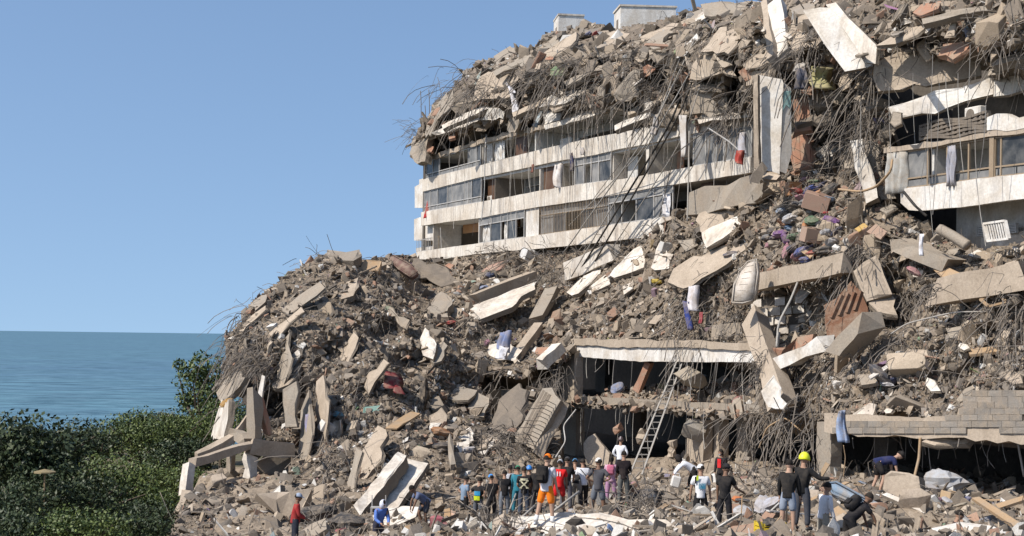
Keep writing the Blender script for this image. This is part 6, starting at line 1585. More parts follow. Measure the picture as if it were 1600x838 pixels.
cable([(1318,745,45.4),(1321,715,45.3),(1318,696,45.2)], .015, 'wood', 'thin stick below the hanging blue towel', 'stick', 'stick')
for i, (x, y0, D, h) in enumerate([(658,142,104,1.8),(671,140,104,2.2),(665,165,104,1.2)]):
    cable([(x, y0 + h * 23, D), (x, y0 + h * 10, D), (x - 1, y0, D)], .03, 'rebar', ['short', 'tall', 'smallest'][i] + ' bare steel rod standing up at the far roof corner', 'rebar_rod', 'steel rod')
cable([(1160,240,66),(1140,222,66.3),(1106,200,66.8)], .04, 'alu', 'pale bar leaning across the bay of windows', 'bar', 'bar')
cable([(900,640,63.5),(880,665,63),(884,690,62.5),(868,715,62)], .03, 'alu', 'bent pale tube by the left column of the ground floor', 'bent_tube', 'tube')

# ladder
lad = empty('ladder', at(994, 738, 60.0), 'long aluminium ladder leaning up from the ground floor to the second floor edge', 'ladder')
l0, l1, r0, r1 = at(984,742,60.5), at(1057,566,66.0), at(1003,742,60.5), at(1066,566,66.0)
for a, b in ((l0, l1), (r0, r1)): MB().bar(a, b, .07, .05).build('rail', M['pipe'], lad)
for i in range(1, 18):
    q = i / 18; MB().bar(l0 + (l1 - l0) * q, r0 + (r1 - r0) * q, .04).build('rung', M['pipe'], lad)
MB().bar(at(1060,566,65.8), at(1076,520,66.3), .03).build('pole', M['pipe'], lad)

# cloth: hanging pieces and crumpled garments
def drape(pts, color, label, name='hanging_cloth', cat='cloth', amp=.06, nx=10, ny=12, group=None, depth=0.0):
    """hanging cloth between an upper edge (2 px points + depth) and a lower edge"""
    (ax, ay, aD), (bx, by, bD), (cx, cy, cD), (dx_, dy_, dD) = pts
    A, B, C, D = at(ax, ay, aD), at(bx, by, bD), at(cx, cy, cD), at(dx_, dy_, dD)
    Vs = []; ph = RNG.uniform(0, 6)
    for j in range(ny):
        q = j / (ny - 1)
        for i in range(nx):
            r = i / (nx - 1); p = (A * (1 - r) + B * r) * (1 - q) + (C * (1 - r) + D * r) * q
            f = math.sin(r * 9 + ph + q * 1.5) * (.5 + .5 * q) + .5 * math.sin(r * 21 + ph * 2)
            Vs.append(p + fn * amp * f + fd * amp * .5 * math.sin(q * 5 + ph))
    Fs = [(j*nx+i, j*nx+i+1, (j+1)*nx+i+1, (j+1)*nx+i) for j in range(ny-1) for i in range(nx-1)]
    o = mesh_np(name, np.array(Vs), Fs, M['cloth'], smooth=True); m = o.modifiers.new('thick', 'SOLIDIFY'); m.thickness = .015
    return tag(fcol(o, color), label, cat, group)
drape([(1310,643,44.6),(1316,641,44.6),(1308,690,44.6),(1323,692,44.6)], (.26,.37,.58), 'light blue towel hanging from the garage beam', amp=.12)
drape([(798,140,90),(802,143,90),(808,182,89),(817,181,89)], (.66,.66,.70), 'white sheet hanging twisted from the crushed far storeys', amp=.2)
drape([(790,128,90),(800,136,90),(800,146,89.5),(808,146,89.5)], (.62,.62,.66), 'white rag at the head of the hanging sheet', amp=.15)
drape([(862,108,84),(886,98,83.5),(858,122,83.5),(884,116,83)], (.13,.21,.11), 'green curtain bundled under the long tan slab', amp=.25)
drape([(1062,180,70.5),(1074,180,70.2),(1066,246,69.8),(1073,246,69.6)], (.52,.50,.48), 'torn pale rags hanging down beside the upright grey pole', amp=.15)
drape([(1246,108,61),(1262,104,61),(1250,140,60.8),(1264,138,60.8)], (.06,.065,.09), 'dark blue grey garment hanging in the torn gap', amp=.2)
drape([(1266,104,61),(1292,106,61),(1272,142,60.8),(1294,140,60.8)], (.36,.33,.16), 'yellowish bedding bundle stuffed in the torn gap', amp=.45)
drape([(1246,100,61.3),(1258,98,61.3),(1247,112,61),(1258,112,61)], (.45,.42,.38), 'pale blanket above the dark garment in the torn gap', amp=.2)
drape([(1066,470,65.5),(1076,472,65.3),(1076,516,65),(1081,516,65)], (.03,.05,.20), 'deep blue cloth hanging at the edge above the ladder', amp=.12)
drape([(1078,448,66),(1088,446,66),(1080,486,65),(1087,486,65)], (.55,.53,.55), 'whitish clothes caught in the wires above the ladder', amp=.15)
drape([(1094,488,64.7),(1099,488,64.7),(1093,506,64.5),(1097,506,64.5)], (.28,.03,.05), 'dark red rag in the wires near the ladder head', amp=.06)
drape([(1436,366,50.5),(1442,366,50.5),(1437,400,50.2),(1441,400,50.2)], (.74,.74,.78), 'narrow white cloth hanging at the top of the wing slope', amp=.06)
drape([(606,580,67.5),(622,586,67.4),(612,606,66.5),(634,618,66.4)], (.17,.025,.03), 'red cloth spread over the debris of the far heap', amp=.3)
drape([(668,314,105.5),(670,316,105.5),(662,342,105.2),(671,338,105.2)], (.48,.02,.03), 'red flag hanging from the corner of the middle far balcony', amp=.05)
drape([(684,300,104),(692,298,104),(683,328,103.8),(695,326,103.8)], (.45,.58,.36), 'pale green rag knotted outside the far glazing', amp=.12)
drape([(891,240,84),(895,238,84),(893,268,83.8),(897,266,83.8)], (.03,.035,.09), 'dark blue garment hanging on the upper parapet', amp=.08)
drape([(907,232,83),(913,230,83),(909,242,82.8),(913,242,82.8)], (.40,.38,.38), 'small grey garment hung over the upper parapet', amp=.08)
drape([(868,258,86),(878,255,86),(866,290,85.6),(874,295,85.6)], (.66,.62,.60), 'pinkish white sheet hanging from the pipe in the middle storey', amp=.14)
drape([(831,258,89),(835,256,89),(831,270,88.8),(833,270,88.8)], (.22,.05,.04), 'dark red rag hanging under the upper parapet', amp=.05)
drape([(1156,208,66),(1162,207,66),(1154,240,65.6),(1164,242,65.6)], (.40,.40,.44), 'grey rag hanging over the bay of windows', amp=.1)
drape([(1152,236,65.6),(1160,235,65.6),(1151,254,65.4),(1158,258,65.4)], (.34,.05,.04), 'red rag caught on the sill under the bay of windows', amp=.1)
drape([(920,164,85),(948,152,84),(922,172,84.5),(938,178,83.6)], (.36,.28,.20), 'tan blanket hanging over the edge of the long lintel', amp=.25)
drape([(845,176,88),(849,173,88),(834,196,87.6),(840,200,87.6)], (.34,.40,.44), 'bluish grey rag trailing beside the white broken wall', amp=.12)
drape([(1024,180,73),(1030,178,73),(1018,210,72.6),(1026,212,72.6)], (.34,.32,.31), 'limp grey cloth on the parapet behind the cables', amp=.12)
drape([(784,520,76),(796,516,76),(780,546,75.4),(792,552,75.4)], (.18,.22,.36), 'blue cloth over the white painted scrap', amp=.14)
drape([(780,540,75.5),(792,544,75.4),(776,560,75),(786,562,75)], (.66,.66,.70), 'white bag of cloth beside the blue cloth', amp=.2)
drape([(478,648,64.5),(486,646,64.5),(478,676,64),(488,678,64)], (.25,.24,.36), 'violet grey garment hanging on the side of the far heap', amp=.12)
drape([(522,660,64.5),(536,656,64.5),(520,690,64),(534,694,64)], (.62,.50,.38), 'cream curtain hanging below the blue scrap on the heap', amp=.18)
drape([(660,600,68),(668,590,68),(656,640,67.5),(664,640,67.5)], (.02,.02,.022), 'black plastic sheet hanging among the debris', amp=.2)
drape([(1010,766,46.5),(1024,764,46.5),(1004,786,46),(1030,790,46)], (.05,.055,.065), 'dark crumpled sheet near the crouching person', amp=.25)
# crumpled garments and bags
def crumple(p, s, color, label, name='garment', cat='garment', group=None, flat=.45):
    n, m = 12, 8; k = RNG.uniform(0, 9, 3); vs = []
    ax = nrm(RNG.normal(size=3) * np.array([1, 1, .35])); side = nrm(np.cross(ax, [0, 0, 1])); up = np.cross(side, ax)
    for i in range(m + 1):
        th = PI * i / m
        for j in range(n):
            ph = 2 * PI * j / n; d = np.array([math.sin(th) * math.cos(ph), math.sin(th) * math.sin(ph), math.cos(th)])
            r = 1 + .45 * (fbm((d * 2.1 + k)[None], 3)[0])
            vs.append(p + s * .5 * r * (ax * d[0] * 1.2 + side * d[1] * .85 + up * d[2] * flat))
    fs = [(i*n+j, (i+1)*n+j, (i+1)*n+(j+1) % n, i*n+(j+1) % n) for i in range(m) for j in range(n)]
    o = mesh_np(name, np.array(vs), fs, M['cloth'], smooth=False); return tag(fcol(o, tuple(.55 * q + .035 for q in color)), label, cat, group)
CL = [('navy blue',(.02,.03,.10)),('white',(.70,.70,.72)),('red',(.48,.03,.03)),('black',(.015,.015,.018)),('light blue',(.25,.38,.55)),('pink',(.55,.24,.30)),('orange',(.62,.20,.03)),('grey',(.22,.22,.23)),('purple',(.20,.06,.28)),('beige',(.50,.42,.32)),('royal blue',(.03,.08,.38)),('green',(.10,.20,.10)),('dark grey',(.07,.07,.08))]
G_ = [(1285,290),(1258,282),(1268,300),(1247,300),(1262,318),(1276,330),(1294,312),(1250,332),(1236,342),(1226,350),(1268,345),(1284,350),(1300,345),(1290,366),(1262,362),(1244,370),(1258,378),(1276,374),(1240,388),(1228,392),(1256,392),(1272,396),(1198,372),(1206,360),(1220,330),(1214,384),(1288,330),(1268,332),(1242,318),(1236,358),(1252,352),(1300,380),(1282,302),(1272,284),(1296,296),(1230,376),(1212,372),(1246,402),(1262,406),(1290,392),(1222,366),(1308,362),(1254,310)]
for i, (x, y) in enumerate(G_):
    nm, c = CL[(i * 5 + i // 13) % 13]; D = dep_any(x, y, 'a') - .25
    crumple(at(x, y, D), RNG.uniform(.5, .95), c, nm + ' garment in the heap of clothes below the white pillar', group=nm + ' clothes below the white pillar')
for x, y, nm, c, s, wh, lab, cat in [
 (864,387,'orange_cushion',(.52,.26,.05),.9,'a','orange brown cushion lying under the lowest parapet','cushion'),(832,376,'garment',(.45,.02,.03),.6,'a','red garment by the white box under the parapet','garment'),(1116,384,'garment',(.03,.22,.26),.7,'a','teal garment lying on the broad tan sheet','garment'),
 (1027,440,'plastic_bag',(.72,.50,.02),.6,'a','yellow plastic bag on the middle slope','bag'),(1146,398,'garment',(.06,.07,.13),.8,'a','navy garment at the edge of the broad tan sheet','garment'),(704,504,'garment',(.45,.04,.03),.5,'a','red garment at the low tip of the biggest slab','garment'),
 (756,450,'garment',(.28,.38,.62),.6,'a','light blue cloth near the upper end of the long tan beam','garment'),(688,520,'paper_scrap',(.72,.72,.74),.6,'a','white scrap of paper in the hollow of the far heap','paper'),(765,430,'garment',(.03,.05,.13),.8,'a','dark blue cloth under the pink mattress','garment'),
 (528,648,'garment',(.15,.42,.52),.6,'a','turquoise scrap on the side of the far heap','garment'),(410,628,'paper_scrap',(.7,.7,.7),.4,'A','white scrap near the bare concrete frame','paper'),(354,630,'garment',(.55,.28,.03),.6,65.5,'orange cloth at the hanging pale slab','garment'),(690,676,'cushion',(.50,.22,.08),.9,'a','orange cushion below the brown board','cushion'),
 (694,700,'garment',(.02,.02,.03),1.1,'a','black bundle of cloth over the debris below the brown board','bundle'),(730,704,'paper_scrap',(.66,.68,.76),.7,'a','white blue paper in the debris by the thin grey post','paper'),(673,767,'plastic_bag',(.68,.66,.66),.8,52.5,'white sack lying behind the bending slate blue tee','sack'),
 (742,752,'plastic_bag',(.40,.62,.60),.7,54.5,'mint plastic bag lying behind the banded shirt','bag'),(690,828,'mattress_scrap',(.50,.10,.14),.9,46,'red and white cloth at the near foot of the heap','cloth'),(518,800,'garment',(.55,.12,.15),.6,51,'red and white garment on the black heap of wire','garment'),(532,792,'garment',(.62,.32,.03),.45,51,'small orange rag on the black heap of wire','garment'),
 (490,792,'garment',(.012,.012,.014),1.6,51.5,'large black sheet of plastic beside the thick rounded beam','plastic sheet'),(536,820,'garment',(.50,.10,.14),.55,49,'pink red rag at the near foot among wire','garment'),(545,800,'garment',(.03,.03,.035),1.3,50.5,'black bag by the foot of the white channel slab','bag'),(482,776,'paper_scrap',(.7,.7,.74),.5,52,'white bag near the end of the thick rounded beam','bag'),
 (1206,778,'paper_scrap',(.66,.66,.74),.8,41,'white papers spilled left of the hoodie','paper'),(1192,782,'paper_scrap',(.66,.66,.72),.6,41,'small white paper near the spilled papers','paper'),(1160,790,'paper_scrap',(.70,.70,.72),.6,40,'white sheet of paper behind the shovel','paper'),(1152,762,'garment',(.72,.20,.03),.4,44,'bright orange scrap behind the shovel','garment'),
 (1104,820,'plastic_bottle',(.10,.30,.62),.35,38,'blue plastic bottle in front of the jersey','bottle'),(955,820,'plastic_bottle',(.08,.25,.60),.3,35,'blue bottle top lying on the dusty white slab','bottle'),(1390,594,'garment',(.05,.06,.14),.8,'a','navy cloth on the wing slope above the block wall','garment'),(1376,586,'garment',(.12,.12,.14),.9,'a','dark grey cloth by the navy cloth on the wing slope','garment'),(1385,600,'paper_scrap',(.72,.72,.74),.45,'a','white bag on the wing slope under the grey flagstone','bag'),
 (1552,68,'garment',(.55,.52,.56),.7,'b','striped white cloth on the wing roof','cloth'),(1464,792,'garment',(.18,.05,.12),.3,41,'purple rag beside the tan carton','rag'),(1508,793,'garment',(.03,.08,.30),.4,41,'blue rag just before the tan carton','rag'),(1355,812,'garment',(.02,.025,.05),.8,36,'navy trousers lying near the backpack man','garment'),(1428,424,'garment',(.55,.14,.22),.5,52,'pink cloth in the dark hollow of the wing slope','garment'),
 (930,54,'garment',(.45,.06,.05),.5,'b','red cloth on the ridge by the small white hut','garment'),(918,56,'garment',(.12,.16,.35),.6,'b','blue cloth on the ridge beside a red one','garment'),(1165,752,'garment',(.36,.06,.08),.5,53,'dark red cloth on the rubble at the columns','garment'),(1152,626,'garment',(.36,.06,.08),.5,62,'dark red cushion lying on the rubble ledge','cushion'),(964,606,'garment',(.22,.28,.45),.7,67,'blue cloth lying on the rubble ledge','garment')]:
    D = dep_any(x, y, wh) - (.3 if isinstance(wh, str) else 0); p = at(x, y, D)
    if not isinstance(wh, str) and D < 56 and y > 735: p[2] = float(gz(p[0], p[1])) + s * .22
    crumple(p, s, c, lab, nm, cat)
# mattresses
def mattress(poly, D, n, th, color, label, bev=.06, quilt=True):
    P = plane_pts(poly, n, D); n_ = nrm(n); c = P.mean(0); e = empty('mattress', c, label, 'mattress')
    m = len(P); Vs = list(P) + list(P - n_ * th); area = sum(np.cross(P[i] - c, P[(i + 1) % m] - c) for i in range(m))
    Fs = [tuple(range(m)), tuple(range(2*m-1, m-1, -1))] + [(i, m+i, m+(i+1) % m, (i+1) % m) for i in range(m)]
    if area @ n_ < 0: Fs = [f[::-1] for f in Fs]
    o = fcol(mesh_np('pad', np.array(Vs), Fs, M['cloth'], e), color)
    bm = bmesh.new(); bm.from_mesh(o.data); bmesh.ops.bevel(bm, geom=bm.edges[:], offset=bev, segments=3, affect='EDGES'); bm.to_mesh(o.data); bm.free(); o.data.polygons.foreach_set('use_smooth', np.ones(len(o.data.polygons), bool))
    pm = MB(); q = [c + (p - c) * .985 for p in P] ; q = [p - n_ * .03 for p in q]; pm.tube([*q, q[0]], .035, 6, cap=False); fcol(pm.build('piping', M['cloth'], e, smooth=True), tuple(k * .75 for k in color))
    if quilt:
        a, b, d = P[0], P[1], P[-1]
        for i in range(1, 7):
            f = i / 7; k = MB(); k.tube([plane_mid(P, f, g) + n_ * .006 for g in np.linspace(.1, .9, 7)], .012, 4); k.build('quilt_seam', M['cloth'], e, color=tuple(h * .9 for h in color))
    return e
def plane_mid(P, f, g):
    m = len(P); L0, L1 = P[0], P[1]; h = m // 2
    a = P[0] * (1 - f) + P[h - 1] * f if m > 4 else P[0] * (1 - f) + P[1] * f
    b = P[m - 1] * (1 - f) + P[h] * f if m > 4 else P[3] * (1 - f) + P[2] * f
    return a * (1 - g) + b * g
mattress([(1143,473),(1146,444),(1154,424),(1168,408),(1182,404),(1184,425),(1181,452),(1176,470),(1160,474)], 59.6, NC, .45, (.60,.54,.47), 'cream quilted mattress standing upright over the white spandrel', .1)
mattress([(1292,754),(1306,752),(1350,776),(1392,796),(1388,804),(1340,788),(1300,770)], 40.5, (-.3,-.75,.6), .35, (.20,.27,.35), 'grey blue mattress lying slanted near the garage mouth', .08, False)
mattress([(606,404),(614,398),(640,412),(652,424),(640,432),(622,420)], 84.0, (-.4,-.6,.7), .4, (.17,.10,.085), 'red edged mattress folded over the crest of the far heap', .08, False)
mattress([(752,424),(764,414),(792,406),(784,420),(762,428)], 'a' and dep_any(772,418,'a') - .8, NU, .3, (.44,.28,.22), 'pink flowered mattress under the lowest parapet', .06, False)
# boards, boxes and planks
def board(poly, D, n, th, mat, color, label, cat='board', name='board'):
    o = fracture(name, plane_pts(poly, n, D), n, th / .62, mat, jag=.008, seg=2.0, rough=.002); 
    if color: fcol(o, color)
    return tag(o, label, cat)
def carton(px, py, D, size, rz, color, label, name='carton', cat='box', tilt=(0, 0)):
    p = at(px, py, D); R = Euler((tilt[0], tilt[1], rz)).to_matrix(); e = empty(name, p, label, cat)
    MB().box(p, size, R).build('box_body', M['plastic'], e, bevel=.015, color=color)
    MB().box(V(p) + R @ Vector((size[0] * .26, 0, size[2] / 2 + .012)), (size[0] * .5, size[1] * 1.02, .02), R @ Matrix.Rotation(.12, 3, 'Y')).build('flap', M['plastic'], e, color=tuple(k * .85 for k in color))
    return e
carton(828,400,'a' and dep_any(828,400,'a') - 1.0,(1.0,.8,.75),.5,(.60,.59,.57),'white appliance box tumbled under the lowest parapet','appliance','appliance',(.3,.2))
carton(1488,779,41.5,(.62,.4,.36),.5,(.42,.30,.18),'tan carton with an orange side at the garage mouth',tilt=(.1,.15))
carton(1268,368,dep_any(1268,368,'a') - .6,(.8,.5,.6),.3,(.36,.24,.17),'brown carton in the heap of clothes',tilt=(.2,.1))
carton(1276,316,dep_any(1276,316,'a') - .7,(1.1,.5,.7),-.3,(.36,.23,.17),'largest brown carton on the top of the clothes heap',tilt=(.3,.3))
carton(1240,296,dep_any(1240,296,'a') - .6,(.6,.5,.6),.2,(.42,.19,.06),'orange brown cabinet box behind the clothes heap',name='cabinet_box')
carton(510,668,dep_any(510,668,'a') - .7,(.6,.5,.45),.6,(.66,.63,.58),'white pail shaped tub on the side of the far heap','tub','tub',(.3,.4))
carton(1042,388,dep_any(1042,388,'a') - .6,(.8,.4,.5),.5,(.50,.48,.44),'old air conditioner box lying on the middle slope','appliance','appliance',(.2,.2))
board([(1250,392),(1262,382),(1278,392),(1266,404)], dep_any(1264,392,'a') - .5, NU, .05, 'wood', None, 'small tan board at the foot of the clothes heap')
board([(1335,358),(1350,348),(1356,354),(1342,362)], dep_any(1345,356,'a') - .5, NT, .05, 'plastic', (.55,.36,.12), 'yellow varnished board near the broken pillar')
board([(1354,362),(1368,350),(1386,362),(1376,374)], dep_any(1370,362,'a') - .5, NU, .06, 'plastic', (.33,.22,.16), 'dark brown panel next to the yellow varnished board')
board([(1378,773),(1386,770),(1446,794),(1444,802)], 39.6, NT, .1, 'plaster', None, 'long white board pulled by the person in the navy tee')
board([(1518,778),(1530,776),(1602,822),(1596,830)], 36.5, NT, .09, 'wood', None, 'long pale timber lying at the near edge')
board([(1548,790),(1600,774),(1604,780),(1552,797)], 38.5, NT, .09, 'wood', None, 'grey timber lying behind the long pale timber')
board([(1278,744),(1290,722),(1296,726),(1284,746)], 35.2, NC, .06, 'wood', None, 'timber held up by the person in the neon yellow helmet','timber','timber')
board([(1294,800),(1310,790),(1350,826),(1344,832)], 36.4, NT, .06, 'wood', None, 'curved plank lying before the grey blue mattress')
board([(688,816),(700,796),(712,800),(704,820)], 52.0, NU, .08, 'plastic', (.48,.30,.20), 'pinkish board leaning near the light blue grey tee','board','board')
board([(694,796),(703,794),(705,814),(694,815)], 51.5, NC, .05, 'wood', None, 'shaped wooden headboard piece standing behind the crowd','headboard','headboard')
board([(900,822),(940,812),(946,818),(906,830)], 34.6, NT, .05, 'plaster', None, 'white panel lying on the dusty white slab')
board([(1110,800),(1114,798),(1128,826),(1124,828)], 37.6, NC, .04, 'alu', None, 'thin white strip leaning near the shovel','strip','strip')
board([(402,620),(409,586),(414,588),(408,628)], 65.5, NC, .06, 'plaster', None, 'white pipe hanging at the small broken room','pipe','hanging_pipe')
board([(590,838),(604,826),(618,838),(606,848)], 45.0, NU, .06, 'alu', None, 'white framed picture lying at the near edge','picture frame','picture_frame')
board([(1412,560),(1360,592),(1357,588),(1408,556)], dep_any(1385,574,'a') - .6, NT, .06, 'plaster', None, 'long pale batten lying on the wing slope','batten','batten')
board([(1340,586),(1364,584),(1372,598),(1346,602)], dep_any(1358,592,'a') - .4, NU, .15, 'grey', None, 'grey flagstone on the wing slope above the block wall','flagstone','flagstone')
board([(1478,514),(1500,510),(1530,520),(1512,530),(1484,528)], dep_any(1500,520,'a') - .4, NU, .2, 'grey', None, 'broad grey flagstone on the wing slope','flagstone','flagstone')
board([(1510,545),(1566,540),(1572,548),(1516,554)], dep_any(1540,547,'a') - .4, NT, .1, 'wood', None, 'tan timber lying across the wing slope','timber','timber')
board([(1512,398),(1528,390),(1542,396),(1526,404)], dep_any(1526,397,'a') - .5, NU, .1, 'plaster', None, 'pale board on top of the wing slope')
board([(1340,420),(1330,412),(1336,404),(1346,412)], dep_any(1338,412,'a') - .5, NU, .1, 'brick', None, 'brick red tile plate above the leaning column piece','tile plate','tile_plate')
for i in range(46):
    px = RNG.uniform(470, 1590); D = 1 / RNG.uniform(1 / 56, 1 / 33); x = (px - 800) / FPX * D; z = float(gz(x, D)) + .12
    if any(abs(x - (a[2] - 800) / FPX * a[4]) < .5 and -1.0 < a[4] - D < 2.5 for a in PEOPLE_AT.values()): continue
    L = RNG.uniform(.7, 2.4); wd = RNG.uniform(.06, .2); a = RNG.uniform(0, 2 * PI); tl = RNG.uniform(-.12, .35); d = np.array([math.cos(a), math.sin(a), tl])
    near = gzone(px, D)
    ci = int(RNG.integers(0, 4)); mt = ['wood', 'plaster', 'bronze', 'grey'][ci]; cn = ['tan', 'white', 'brown', 'grey'][ci]
    m = MB(); m.bar(np.array([x, D, z]) - d * L / 2, np.array([x, D, z]) + d * L / 2, wd, .035); tag(m.build('plank', M[mt]), cn + ' plank lying ' + near, 'plank', cn + ' planks lying ' + near)
for i in range(30):
    px = RNG.uniform(500, 1590); D = 1 / RNG.uniform(1 / 54, 1 / 33); x = (px - 800) / FPX * D; z = float(gz(x, D)) + .12
    near = gzone(px, D)
    ci = int(RNG.integers(0, 5)); c = [(.62,.62,.64),(.25,.33,.45),(.30,.05,.05),(.05,.055,.07),(.45,.38,.28)][ci]; cn = ['white', 'light blue', 'dark red', 'black', 'beige'][ci]
    crumple(np.array([x, D, z]), RNG.uniform(.25, .6), c, cn + ' scrap of cloth or paper lying ' + near, 'cloth_scrap', 'scrap', cn + ' scraps ' + near, .25)
# wooden window frame lying open
wf_ = plane_pts([(1532,468),(1560,459),(1572,472),(1545,479)], NU, dep_any(1552,468,'a') - .8); e = empty('wooden_frame', wf_[0], 'empty wooden frame lying under the long tan beam', 'wooden frame')
for i in range(4): MB().bar(wf_[i], wf_[(i + 1) % 4], .09, .07).build('frame_side', M['wood'], e)
# round concrete pipe
cable([(1468,358,53),(1490,370,52.5),(1512,384,52)], .21, 'grey', 'round concrete pipe lying at the top of the wing slope', 'concrete_pipe', 'pipe')
# crumpled foil
crumple(at(1472,752,43.2), 1.3, (.62,.63,.65), 'silver foil sheet crumpled at the garage mouth', 'foil_sheet', 'foil', flat=.5)
crumple(at(1450,765,43), 1.1, (.55,.54,.55), 'grey plastic sheeting beside the silver foil', 'plastic_sheet', 'plastic sheet', flat=.3)
# yellow crate
e = empty('plastic_crate', at(1203, 836, 33.6), 'yellow plastic crate with a black bag inside', 'crate'); p = at(1203, 826, 33.6); R = Matrix.Rotation(.15, 3, 'Z')
for s in (-1, 1):
    for nm, c, sz in (('crate_side', (s * .29, 0, 0), (.03, .4, .3)), ('crate_end', (0, s * .2, 0), (.55, .03, .3))):
        for q in range(3): MB().box(V(p) + R @ Vector((c[0], c[1], -.1 + q * .1)), (sz[0], sz[1], .07), R).build(nm, M['plastic'], e, color=(.72, .52, .02))
for s in (-1, 1):
    for q in (-1, 1): MB().box(V(p) + R @ Vector((s * .29, q * .2, 0)), (.06, .06, .32), R).build('corner_post', M['plastic'], e, color=(.72, .52, .02))
MB().box(V(p) + R @ Vector((0, 0, -.15)), (.56, .38, .02), R).build('crate_base', M['plastic'], e, color=(.72, .52, .02))
crumple(p + np.array([0, 0, .12]), .5, (.015, .015, .017), 'black bag stuffed in the yellow crate', 'black_bag', 'bag')
# shovels, jerrycan, pick
def shovel(a, b, label, up):
    e = empty('shovel', b, label, 'shovel'); m = MB(); m.tube([a, b], .018, 6); m.build('handle', M['wood'], e)
    d = nrm(b - a); x = nrm(np.cross(d, up)); vs = [b - x * .10, b + x * .10, b + x * .11 + d * .2, b + d * .30, b - x * .11 + d * .2]; n = np.cross(x, d) * .012
    MB().add(vs + [v + n for v in vs], [(0,1,2,3,4), (9,8,7,6,5)] + [(i, 5+i, 5+(i+1) % 5, (i+1) % 5) for i in range(5)]).build('blade', M['cable'], e)
shovel(at(1160,774,36.6), at(1157,826,36.4), 'shovel standing under the hand of the person in black with the black cap', [0, 1, 0])
shovel(at(1221,806,33.2), at(1196,836,33), 'shovel leaning from the yellow crate', [0, 1, 0])
e = empty('jerrycan', at(1056, 764, 50.3), 'white jerrycan lifted by the person in the black head scarf', 'jerrycan'); p = at(1056, 753, 50.3)
MB().box(p, (.34, .2, .42), Matrix.Rotation(.25, 3, 'Y')).build('can_body', M['plastic'], e, bevel=.05, color=(.66, .64, .60)); m = MB(); m.tube([p + np.array([-.02, 0, .2]), p + np.array([.02, 0, .29]), p + np.array([.12, 0, .28]), p + np.array([.14, 0, .18])], .022, 6); m.build('handle', M['plastic'], e, color=(.6, .58, .55))
# chair-like frames and bars in front
for a, b, D, lab in [((856,806),(905,768),37.2,'pale pole slanting in front of the red kit'),((812,812),(836,790),37.5,'short pale pole in front of the printed black shirt'),((795,800),(806,772),45,'thin pole held upright in the crowd'),((1080,800),(1050,790),41,'thin bar lying beside the dark crumpled sheet'),((990,812),(1010,822),36,'bent bar on the dusty white slab')]:
    m = MB(); m.tube([at(*a, D), at(*b, D + .6)], .03, 6); tag(m.build('pole', M['pipe'], smooth=True), lab, 'pole')
for x, y, D, lab in ((590,812,52,'small white chair frame by the channel slab'),):
    e = empty('chair_frame', at(x, y, D), lab, 'chair'); p = at(x, y, D)
    for dx, dy in ((-.25,0),(.25,0),(-.25,.4),(.25,.4)): MB().bar(p + np.array([dx, dy, -.2]), p + np.array([dx, dy, .45 + (.4 if dy else 0)]), .035).build('leg', M['alu'], e)
    MB().box(p + np.array([0, .2, .42]), (.55, .45, .04)).build('seat', M['alu'], e)
